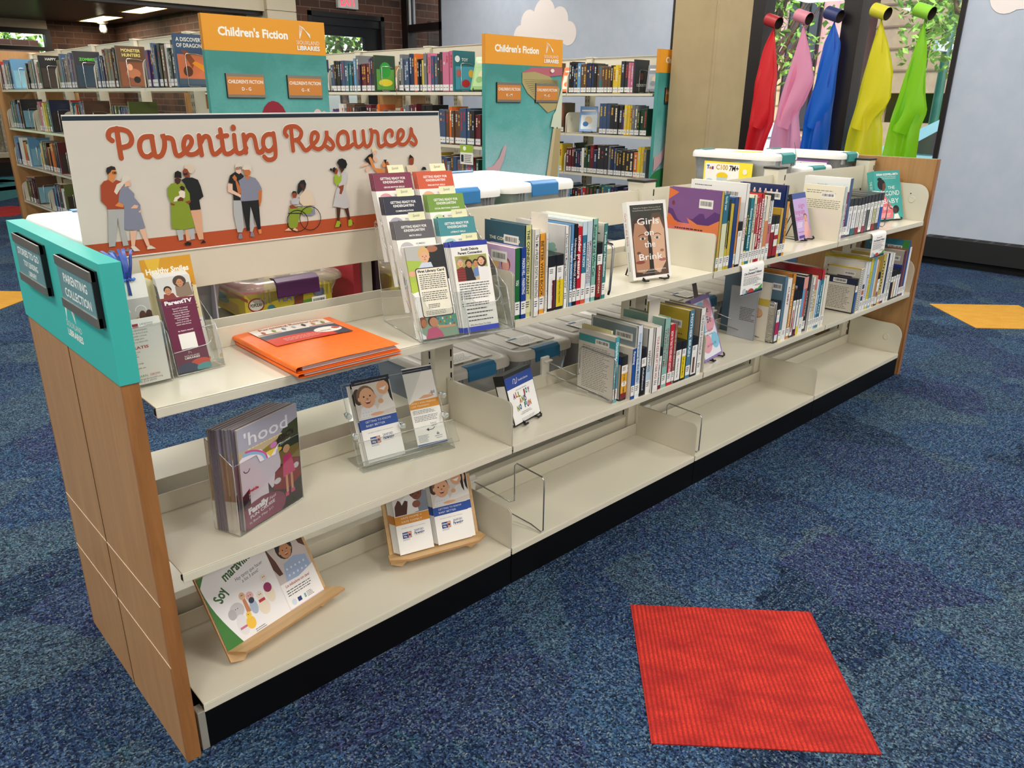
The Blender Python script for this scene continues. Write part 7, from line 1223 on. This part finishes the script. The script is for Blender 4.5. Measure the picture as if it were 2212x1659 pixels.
# ================================================================ TALL BOOK RANGES BEHIND
PAL=[('navy','1f2c4c'),('dark green','23402f'),('black','17181c'),('maroon','5c1f2a'),('brown','5a4030'),('teal','2a6a72'),('red','b02a2c'),('orange','d0682c'),('yellow','d6b83a'),('grey','6a6e74'),('white','dcdad4'),('purple','4a3468'),('sky blue','5f93bc'),('charcoal','2c2c32'),('olive','5f6a38'),('pink','c06a8a'),('slate blue','3c5070'),('lime green','7fae3c')]
PW=[11,5,11,6,7,5,4,3,2,7,6,4,5,10,3,2,9,1]
BM={n:(mat(c,.35,spec=.4,coat=.25)) for n,c in PAL}
STK=mat('dcdcdc',.5)
ACCENT=['e0d9c0','c9a040','b8c4cc','a83a3a']
nbook=[0]
POS=['first','second','third','fourth','fifth','sixth','seventh','eighth','ninth','tenth','eleventh','twelfth','thirteenth','fourteenth','fifteenth','sixteenth','seventeenth','eighteenth','nineteenth','twentieth','twenty-first','twenty-second','twenty-third','twenty-fourth','twenty-fifth','twenty-sixth','twenty-seventh','twenty-eighth','twenty-ninth','thirtieth','thirty-first','thirty-second','thirty-third','thirty-fourth','thirty-fifth','thirty-sixth','thirty-seventh','thirty-eighth','thirty-ninth','fortieth']
def small_book(rr,x,y,z,w,h,dep,cname,label,group,face=-1,name='book',mb=None):
    m=mb or MB(); c=BM[cname]
    m.box(-.0 if face<0 else -dep,dep if face<0 else 0,0,w,0,h,c)
    s=-1 if face<0 else 1
    m.box(.002,dep-.002,.0015,w-.0015,h-.004,h+.0004,PAGES) if face<0 else m.box(-dep+.002,-.002,.0015,w-.0015,h-.004,h+.0004,PAGES)
    P=Pg(m,lambda u,v,d:(s*d,w-u if face<0 else u,v),eps=2e-4); a=rr.choice(ACCENT)
    # title strip of lettering down the spine
    n=rr.randint(3,7); v=h*.9
    for i in range(n):
        l=h*rr.uniform(.04,.10); P.rect(w*.32,v-l,w*.68,v,a) if rr.random()<.8 else None; v-=l+h*.015
        if v<h*.32: break
    P.rect(.001,.006,w-.001,.042,'d9d9d7'); P.rect(w*.25,.022,w*.7,.026,'55555a')
    if mb: return
    o=m.build(name,None,loc=(x,y,z)); tag(o,label,'book',group); nbook[0]+=1; return o
def cover_book(rr,x,y,z,h,cname,label,group,accent,loopwire=True,tt=None,tc='e6e2d0',art=None):
    # a book whose front cover is turned towards the near side, held by a wire loop
    m=MB(); dep=.175; w=.018; m.box(0,dep,0,w,0,h,BM[cname]); P=Pg(m,lambda u,v,d:(u,-d,v),eps=2e-4)
    P.rect(dep*.06,h*.05,dep*.94,h*.62,accent); 
    if art: art(P,dep,h)
    if tt:
        for i,s in enumerate(tt): P.text(s,dep*.5,h*(.86-.11*i),h*.075,tc,maxw=dep*.86,al='c',bold=.02)
    o=m.build('book',None,loc=(x,y,z)); tag(o,label,'book',group)
    return o
def wire_loop(x,y,z,h,label,dep=.12,x0=.07):
    m=MB(); m.tube([(.055,0,0),(.055,0,h),(.062,0,h+.007),(dep,0,h+.007),(dep+.03,.0,h)],.0022,CHROME,6); m.tube([(.055,0,0),(.062,0,-.004),(dep,0,-.004)],.0022,CHROME,6)
    return tag(m.build('wire_bookend',loc=(x,y,z+.008)),label,'bookend','wire bookends on the tall ranges')
def book_range(nm,cx,y0,n,H,shelves,label,near,farwood=True):
    t=thing('book_range',label,'bookcase',(cx,y0,0)); y1=n*S
    for i in range(n+1):
        m=MB(); Y=i*S; m.box(-.035,.035,Y-.03,Y+.03,0,H-.012,CREAM); m.box(-.04,.04,Y-.034,Y+.034,H-.012,H-.004,CREAM)
        for s in (-1,1):
            for j in range(34): 
                z=.2+j*.043
                if z<H-.05:
                    for q in (-.016,.012): m.box(s*.0351-.0008,s*.0351+.0008,Y+q,Y+q+.005,z,z+.024,SLOT)
        m.build('post',t)
    for i in range(n):
        a=i*S+.003; b=(i+1)*S-.003
        m=MB(); m.box(-.006,.006,a+.03,b-.03,H-.125,H-.012,CREAM); m.box(-.014,.014,a+.03,b-.03,H-.015,H-.011,CREAM); m.build('top_rail',t)
        for z in shelves:
            for s in (-1,1):
                m=MB(); x0,x1=sorted((s*.05,s*.31)); m.box(x0,x1,a,b,z-.003,z,CREAM); x0,x1=sorted((s*.307,s*.31)); m.box(x0,x1,a,b,z-.022,z,CREAM); x0,x1=sorted((s*.05,s*.053)); m.box(x0,x1,a,b,z,z+.04,CREAM)
                m.build('shelf',t)
    for i in range(n+1):
        for z in shelves:
            for s in (-1,1):
                Y=i*S; pts=[(s*.055,z-.02),(s*.30,z-.02)]+[(s*x,zz) for x,zz in arc(.285,z-.005,.02,-70,0,3)]+[(s*x,zz) for x,zz in arc(.255,z+.115,.05,0,90,5)]+[(s*.055,z+.165)]
                m=MB(); m.prism(pts,'y',Y-.003,Y+.003,CREAM)
                if s<0 : 
                    P=Pg(m,lambda u,v,d:(u,Y-.003-d,v),eps=3e-4); P.ell(-.24,z+.11,.014,.014,'bdb6a2'); P.ell(-.24,z+.11,.010,.010,'d2cbb6')
                if 0<i<n: m.build('shelf_bracket',t)
                elif i==n: m.T=None; m.build('shelf_bracket',t)
    if farwood:
        m=MB(); m.box(-.34,.34,y1+.03,y1+.06,0,H+.005,WOOD); m.box(-.345,-.34,y1+.03,y1+.06,0,H+.005,WOODE); m.build('end_panel',t)
    m=MB(); m.box(-.34,.34,-.065,-.036,0,H+.012,mat('3d8f88',.6)); near(m,H+.012); m.build('end_sign',t)
    m=MB(); m.box(-.30,.30,0,y1,0,.08,BLACK); m.build('base',t)
    return t
TEALG=None
def teal_paint():
    m,t,b=nodes('painted_teal_mural'); L=t.links; v=coords(t)
    sp=N(t,'ShaderNodeSeparateXYZ'); L.new(v,sp.inputs[0])
    n=noise(t,v,5,5,.65,.4); n2=noise(t,v,90,2,.6)
    a=N(t,'ShaderNodeMath',operation='MULTIPLY_ADD'); L.new(n,a.inputs[0]); a.inputs[1].default_value=.5; L.new(sp.outputs['Z'],a.inputs[2])
    r=ramp(t,a.outputs[0],[(.35,'b9d6d6'),(.75,'92c4c4')]); r.color_ramp.elements.new(.97).color=lin('3f8f88')
    r2=ramp(t,a.outputs[0],[(0.0,'a9cdd0'),(1.0,'55a59c')])
    mr=N(t,'ShaderNodeMapRange'); L.new(sp.outputs['Z'],mr.inputs[0]); mr.inputs[1].default_value=.7; mr.inputs[2].default_value=1.5
    a2=N(t,'ShaderNodeMath',operation='MULTIPLY_ADD'); L.new(n,a2.inputs[0]); a2.inputs[1].default_value=.7; L.new(mr.outputs[0],a2.inputs[2])
    r3=ramp(t,a2.outputs[0],[(.15,'a3cdd2'),(.7,'5aa8a2'),(1.0,'3d8a82')])
    a3=N(t,'ShaderNodeMath',operation='SUBTRACT'); L.new(a2.outputs[0],a3.inputs[0]); a3.inputs[1].default_value=.35
    L.new(a3.outputs[0],r3.inputs[0])
    c=mix(t,mix_f(t,n2,.35),r3.outputs[0],'2f746e'); L.new(c,b.inputs['Base Color']); b.inputs['Roughness'].default_value=.5; return m
TEALM=teal_paint()
def near_sign(let,kind):
    def f(m,H):
        P=Pg(m,lambda u,v,d:(-.34+u,-.065-d,v),eps=4e-4); W=.68
        P.rect(0,0,W,H-.165,TEALM); P.rect(0,H-.165,W,H,'e0982c')
        m.box(-.3405,-.34,-.065,-.036,H-.165,H,mat('d08a26',.5)); m.box(-.3405,-.34,-.065,-.036,0,H-.165,mat('3f9088',.5)); m.box(-.34,.34,-.065,-.036,H,H+.0008,mat('e0982c',.5))
        P.text("Children's Fiction",.078,H-.093,.040,'f2efe4',w=.38,bold=.035); P.logo(.525,H-.088,.066,'f2efe4'); P.text('SIOUXLAND',.505,H-.115,.020,'f2efe4',w=.135,bold=-.008); P.text('LIBRARIES',.507,H-.143,.022,'f2efe4',w=.135,bold=.035)
        for sx,tx in ((.092,let[0]),(.432,let[1])):
            z0=H-.385; m.box(-.34+sx-.003,-.34+sx+.205,-.073,-.065,z0-.002,z0+.115,mat('1c1a18',.4)); P2=Pg(m,lambda u,v,d:(-.34+sx+u,-.0735-d,z0+v),eps=4e-4); P2.rect(0,0,.205,.115,STEELG); P2.rect(.003,.014,.202,.100,'c98038'); P2.text("CHILDREN'S FICTION",.1025,.068,.017,'f4efe6',w=.188,al='c',bold=.015); P2.text(tx,.1025,.034,.016,'f4efe6',w=.05,al='c',bold=.015)
        if kind==1:
            P.ell(.34,H-.50,.075,.10,'8a2030'); P.poly([(.33,H-.40),(.38,H-.42),(.40,H-.50),(.27,H-.46)],'8a2030'); P.ell(.25,H-.55,.04,.035,'d9d2cc'); P.ell(.60,H-.50,.035,.06,'d6b8b8'); P.ell(.64,H-.52,.03,.07,'cda9aa')
        else:
            P.poly([(.30,H-.21),(.40,H-.175),(.68,H-.17),(.68,H-.215),(.56,H-.225),(.42,H-.205)],'b0606a'); P.poly([(.31,H-.21),(.42,H-.20),(.56,H-.225),(.66,H-.30),(.65,H-.42),(.55,H-.45),(.46,H-.39),(.36,H-.33),(.31,H-.27)],'a89a68')
            for i in range(12): P.line([(.32+.012*i,H-.25-.012*i),(.64,H-.245-.003*i)],.0025,'857748')
            P.ell(.58,H-.19,.018,.012,'e6d9cc'); P.poly([(.60,H-.46),(.62,H-.44),(.68,H-.27),(.68,H-.55),(.655,H-.56),(.64,H-.54),(.62,H-.555),(.60,H-.54),(.575,H-.54)],'c9d0b8'); P.poly([(.60,H-.55),(.675,H-.55),(.655,H-.9),(.645,H-1.3),(.50,H-1.3),(.53,H-.95)],'a9976c'); P.poly([(.60,H-.55),(.625,H-.55),(.57,H-.95),(.56,H-1.3),(.50,H-1.3),(.53,H-.95)],'bfb08a')
            P.poly([(0,H-.78),(.06,H-.765),(.11,H-.72),(.145,H-.655),(.165,H-.64),(.17,H-.66),(.15,H-.73),(.10,H-.82),(.04,H-.87),(0,H-.89)],'c4a2a6'); P.ell(.14,H-.98,.19,.11,'2f7a4a',n=28)
    return f
RNG=(('A',1.665,2.745,5,1.700,(1.378,1.05,.728,.392,.085),'left tall book range with yellow topped sign reading D to G, G to K',near_sign(('D - G','G - K'),1)),
     ('B',3.285,2.485,5,1.690,(1.378,1.05,.735,.42,.085),'middle tall book range with yellow topped mushroom sign K to M, M to O',near_sign(('K - M','M - O'),2)),
     ('C',5.055,2.505,4,1.690,(1.392,1.072,.747,.42,.085),'right tall book range ending against the tan column',near_sign(('O - R','R - S'),2)))
RN={'A':'left tall range','B':'middle tall range','C':'right tall range'}; SN=['top','second','third','fourth','bottom']
for nm,cx,y0,n,H,sh,lab,near in RNG: book_range(nm,cx,y0,n,H,sh,lab,near)
# which (range, shelf, section counted from the near end) the photograph shows
vis=[('A',0,(0,1,2,3,4)),('A',1,(1,2,3,4)),('A',2,(3,4)),('A',3,(3,4)),('B',0,(0,1,2)),('B',1,(0,1)),('B',2,(0,)),('C',0,(0,1)),('C',1,(0,1)),('C',2,(0,1)),('C',3,(0,1))]
RD={r[0]:r for r in RNG}; CAND=[]
SEC=['nearest','second','third','fourth','farthest']
for nm,si,secs in vis:
    _,cx,y0,n,H,sh,_,_=RD[nm]; z=sh[si]
    for sc in secs:
        rr=random.Random(hash((nm,si,sc)) if False else (ord(nm)*131+si*17+sc*7)); y=y0+(sc+1)*S-.012; ylo=y0+sc*S+.015; i=0
        fo=si==0 or nm=='A'
        lim=ylo+((.46 if si==0 else .40) if nm=='A' else .30 if nm=='B' and si==0 else .22 if fo else .04)
        if nm=='A' and si in (1,3): y-=.14
        if nm=='C' and si==1 and sc==0: y-=.36   # gap filled by the faced-out book
        run=0; cn=None; hh=.2
        while y>lim and i<40:
            if run<=0:
                cn=rr.choices([p_[0] for p_ in PAL],PW)[0]; run=rr.choice((1,1,1,2,3)); hh=rr.uniform(.185,.245); ww=rr.uniform(.02,.040)
            run-=1; w=ww*rr.uniform(.9,1.1); y-=w
            CAND.append((rr.random(),cx-.300+rr.uniform(0,.012),y,z+.0005,w-.001,hh*rr.uniform(.97,1.03),.14,cn,'%s spined book, %s from the far end, %s shelf, %s section, %s'%(cn,POS[i],SN[si],SEC[sc],RN[nm]),'books on the %s shelf of the %s'%(SN[si],RN[nm]))); i+=1
        if fo:
            arts={('A',0):(None,('A DISCOVERY','OF DRAGONS')),('A',1):(None,('MONSTER','HUNTERS')),('A',2):(None,('','ZOMBIES')),}
            key=(nm,sc); cc={'A':['slate blue','brown','charcoal','black','sky blue'],'B':['teal','dark green','navy'],'C':['charcoal','brown']}[nm][sc] if si==0 else ['maroon','maroon','sky blue','white','olive','brown','navy','charcoal'][(si*3+sc)%8]
            ac={'A':['c9704c','7a4a34','2a3c4c','3c3430','7fb0c4'],'B':['4a9ab0','5a9a44','8a8a90'],'C':['3a3634','a86a4c']}[nm][sc]
            tt={('A',0):('A DISCOVERY','OF DRAGONS'),('A',1):('MONSTER','HUNTERS'),('A',2):('','ZOMBIES'),('A',3):('HAPPY',),('B',0):('','TOY'),('C',0):('','','','','','','CLOCKITY')}.get(key) if si==0 else None
            tcx={('A',2):'5fd03c',('A',1):'d9d07a'}.get(key,'e6e2da')
            def art(P,w,h,key=key if si==0 else None):
                if key==('A',0): P.poly([(w*.2,h*.7),(w*.5,h*.35),(w*.6,h*.5),(w*.4,h*.68)],'8a4a2c'); P.poly([(w*.5,h*.45),(w*.9,h*.28),(w*.94,h*.4),(w*.6,h*.5)],'e8902c'); P.ell(w*.35,h*.3,w*.15,h*.1,'5a3424'); P.rect(w*.06,h*.05,w*.94,h*.16,'4a5a6a')
                elif key==('B',1): P.ell(w*.5,h*.6,w*.28,h*.22,'2f9a3c'); P.ell(w*.5,h*.25,w*.35,h*.1,'d6c83a')
                elif key==('B',0): P.ell(w*.15,h*.8,w*.12,h*.08,'e6e6e6'); P.ell(w*.55,h*.2,w*.2,h*.1,'b02a30'); P.ell(w*.8,h*.45,w*.12,h*.1,'d6a83a'); P.ell(w*.2,h*.45,w*.12,h*.1,'b0605c')
                elif key==('A',1): P.ell(w*.5,h*.35,w*.25,h*.12,'a86a4c'); P.ell(w*.6,h*.2,w*.12,h*.08,'1c1a1c'); P.ell(w*.4,h*.5,w*.1,h*.08,'d9a07c')
                elif key==('C',0): P.ell(w*.5,h*.5,w*.18,h*.22,'1c1a1a'); P.rect(w*.35,h*.4,w*.6,h*.6,'5a2a24')
            cover_book(rr,cx-.298,y-.022,z+.0005,.245 if key!=('A',0) else .27,cc,'%s front cover facing the near end, %s shelf, %s section, %s'%(cc,SN[si],SEC[sc],RN[nm]),'faced out covers on the tall ranges',ac,tt=tt,tc=tcx,art=art)
            wire_loop(cx-.30,y-.026,z+.001,.155,'chrome wire loop against a faced out cover, %s shelf, %s section, %s'%(SN[si],SEC[sc],RN[nm]))
# the books that show largest stay single things, the smallest far ones are one mass
CP=cam.matrix_world.translation
CAND.sort(key=lambda q:-q[4]*q[5]/((q[1]-CP.x)**2+(q[2]-CP.y)**2))
NSOLO=300-sum(1 for o in bpy.data.objects if o.get('category')=='book')-8
for q in CAND[:NSOLO]: small_book(random.Random(int(q[0]*1e6)),*q[1:])
mass=MB()
for q in CAND[NSOLO:]:
    r0=random.Random(int(q[0]*1e6)); mass.T=Matrix.Translation((q[1],q[2],q[3])); small_book(r0,0,0,0,*q[4:8],None,None,mb=mass)
if CAND[NSOLO:]: tag(mass.build('books'),'rows of small library books on the farther shelves of the tall ranges','books',kind='stuff')
# slanted displayed books on wire stands
def tilt(x,y,z,c,c2,label,w=.15,h=.21,yaw=-90,lean=22):
    t=thing('displayed_book',label,'displayed book',(x,y,z+.012),(-rad(lean),0,rad(yaw))); m=MB(); m.box(0,w,0,.022,0,h,mat(c,.3,coat=.4)); P=Pg(m,eps=2e-4); P.rect(w*.08,h*.1,w*.92,h*.66,c2); P.ell(w*.5,h*.45,w*.22,h*.16,'e0c9a8'); P.ell(w*.35,h*.3,w*.16,h*.10,c); P.rect(w*.1,h*.8,w*.9,h*.86,'e9e4da'); m.build('cover',t); MB().box(.002,w+.0005,.002,.020,.003,h-.003,PAGES).build('page_block',t)
    s=thing('book_stand','black wire stand under the '+label.split(' on ')[0].split(' beside')[0].split(' standing')[0].split(' at the')[0],'book stand',(x,y,z),(0,0,rad(yaw)),'wire stands on the tall ranges'); m=MB()
    for q in (w*.25,w*.75): m.tube([(q,-.03,.02),(q,-.032,.006),(q,0,.005),(q,.09,.004)],.003,BLACK,6)
    m.tube([(w*.25,-.032,.006),(w*.75,-.032,.006)],.003,BLACK,6); m.build('wire_frame',s)
tilt(2.995,3.44,1.378,'d08a94','c4a0a8','pink cover tilted on the middle range beside a divider',yaw=-75)
tilt(2.995,2.62,1.378,'7faa5c','a9c98c','green cover tilted at the near end of the middle range top shelf',yaw=-70)
tilt(2.995,4.38,1.378,'a9a8b0','c9c6cc','plain grey cover tilted at the far part of the middle range top shelf',yaw=-80)
tilt(4.77,3.52,1.392,'d97a4c','e3d9c6','orange topped cover tilted beside the first divider of the right range',yaw=-75,w=.14)
tilt(4.80,2.62,1.392,'8f9098','b4b2b8','grey photo cover tilted at the near end of the right range top shelf',yaw=-62,w=.14)
tilt(4.77,3.28,1.072,'2f72b0','dfe6ec','blue and white winter cover standing alone in the gap on the right range',yaw=-55,w=.15,lean=15)
tilt(4.77,3.58,.747,'8a7a94','c9946c','lilac girl cover tilted on the third shelf of the right range',yaw=-70,w=.14)
t=thing('shelf_notice','green and white smiling speech bubble notice hanging from the middle range second shelf','notice',(2.972,2.70,1.05),(0,0,rad(-90))); m=MB(); m.box(0,.13,-.0012,0,-.12,.002,WHITE); P=Pg(m,lambda u,v,d:(u,-.0012-d,v),eps=3e-4); P.rect(0,-.045,.13,.002,'9ab83c'); P.ell(.045,-.02,.016,.014,'f2f2ea'); P.bars(.045,-.11,.12,-.055,5,'5a5a60',.4,3); P.rect(.01,-.105,.035,-.06,'2a3040'); m.build('paper',t)
# ================================================================ SCARVES AND CUPS AT THE WINDOW
def Wp(y,z): return (y,z)
def scarf(nm,c,cupc,ytop,ztop,L,R,label,seed):
    t=thing('scarf',label,'scarf',(EX-.12,ytop,ztop),group='coloured scarves hanging in the window')
    rr=random.Random(seed); g=[]; n=26; k=34
    def ip(a,z):
        for (z0,v0),(z1,v1) in zip(a,a[1:]):
            if z0>=z>=z1: q=(z0-z)/((z0-z1) or 1); return v0+(v1-v0)*(q*q*(3-2*q) if False else q)
        return a[-1][1]
    zb=min(L[-1][0],R[-1][0]); ph=[rr.uniform(0,6.28) for _ in range(4)]
    for i in range(k+1):
        s=i/k; z=ztop+(zb-ztop)*s; l=ip(L,z); r=ip(R,z); row_=[]
        for j in range(n+1):
            u=j/n; A=.004+.035*s; d=A*math.sin(u*9.5+ph[0]+s*2)+A*.6*math.sin(u*17+ph[1]-s*3)+.006*math.sin(s*22+u*6+ph[2])
            row_.append((d-.02*math.sin(PI*u)*s,(l+(r-l)*u)-ytop,z-ztop))
        g.append(row_)
    m=MB(); m.grid(g,cloth_mat('%s_fabric'%nm,c,.7)); 
    # second folded layer that crosses the front
    g=[]; z2=ztop+(zb-ztop)*.62
    for i in range(18):
        s=i/17; z=ztop+(z2-ztop)*s; l=ip(L,z); r=ip(R,z); row_=[]; c0=l+(r-l)*(.05+.02*s); c1=r+(l-r)*.02-(.0 if s<.75 else (s-.75)*1.6*(r-l))
        for j in range(11):
            u=j/10; row_.append((-.012-.03*math.sin(PI*u)*s+.006*math.sin(u*8+s*7+ph[3]),(c0+(c1-c0)*u)-ytop,z-ztop-.04*u*s))
        g.append(row_)
    m.grid(g,cloth_mat('%s_fabric'%nm,c,.45)); m.build('fabric',t,solid=0)
    c_=thing('paper_tube','%s painted cardboard tube stuck to the window glass above its scarf'%nm,'tube',(EX-.13,ytop-.035,ztop+.045),(rad(108),0,rad(-12)),'painted tubes on the window')
    m=MB(); cm=mat(cupc,.45); m.T=Matrix.Translation((0,0,0)); m.lathe([(.056,-.13),(.056,.02)],cm,24); m.lathe([(.053,.02),(.053,-.13)],mat('2a1c18',.8),24); m.lathe([(.056,.02),(.053,.02)],cm,24); m.lathe([(.053,-.13),(.056,-.13)],cm,24); m.build('tube_wall',c_)
SC=(
('red','f0303c','a8262c',2.81,2.003,[(2.003,2.81),(1.828,2.897),(1.52,2.962),(1.37,2.96),(1.077,2.976),(.871,2.996),(.58,3.014)],[(2.003,2.81),(1.823,2.759),(1.562,2.714),(1.386,2.712),(1.146,2.691),(.883,2.769),(.58,2.8)],'red translucent scarf hanging leftmost in the tall window'),
('pink','f8b0d0','d98a9c',2.508,2.022,[(2.022,2.508),(1.816,2.559),(1.561,2.621),(1.312,2.67),(.932,2.705),(.58,2.72)],[(2.022,2.508),(1.811,2.413),(1.543,2.324),(1.387,2.381),(1.241,2.441),(.947,2.373),(.58,2.33)],'pink translucent scarf hanging between the red and blue scarves'),
('blue','1474e0','2f3a6c',2.214,2.025,[(2.025,2.214),(1.847,2.285),(1.529,2.306),(1.271,2.364),(.947,2.381),(.58,2.39)],[(2.025,2.214),(1.841,2.132),(1.555,2.131),(1.317,2.132),(.951,2.121),(.58,2.115)],'bright blue scarf hanging beside the dark window mullion'),
('yellow','efe62a','d6cf3a',1.794,2.02,[(2.02,1.794),(1.751,1.846),(1.388,1.886),(1.109,1.93),(.944,1.952),(.58,1.98)],[(2.02,1.794),(1.824,1.704),(1.601,1.626),(1.389,1.607),(1.227,1.67),(1.118,1.63),(.905,1.6),(.58,1.58)],'yellow scarf hanging right of the dark window mullion'),
('green','9be01e','8fcf3a',1.429,1.999,[(1.999,1.429),(1.802,1.471),(1.547,1.518),(1.256,1.562),(.898,1.584),(.58,1.59)],[(1.999,1.429),(1.773,1.367),(1.39,1.309),(1.274,1.274),(1.128,1.307),(.906,1.306),(.58,1.305)],'lime green scarf hanging rightmost in the window'),
)
for i,a in enumerate(SC): scarf(*a,i+3)
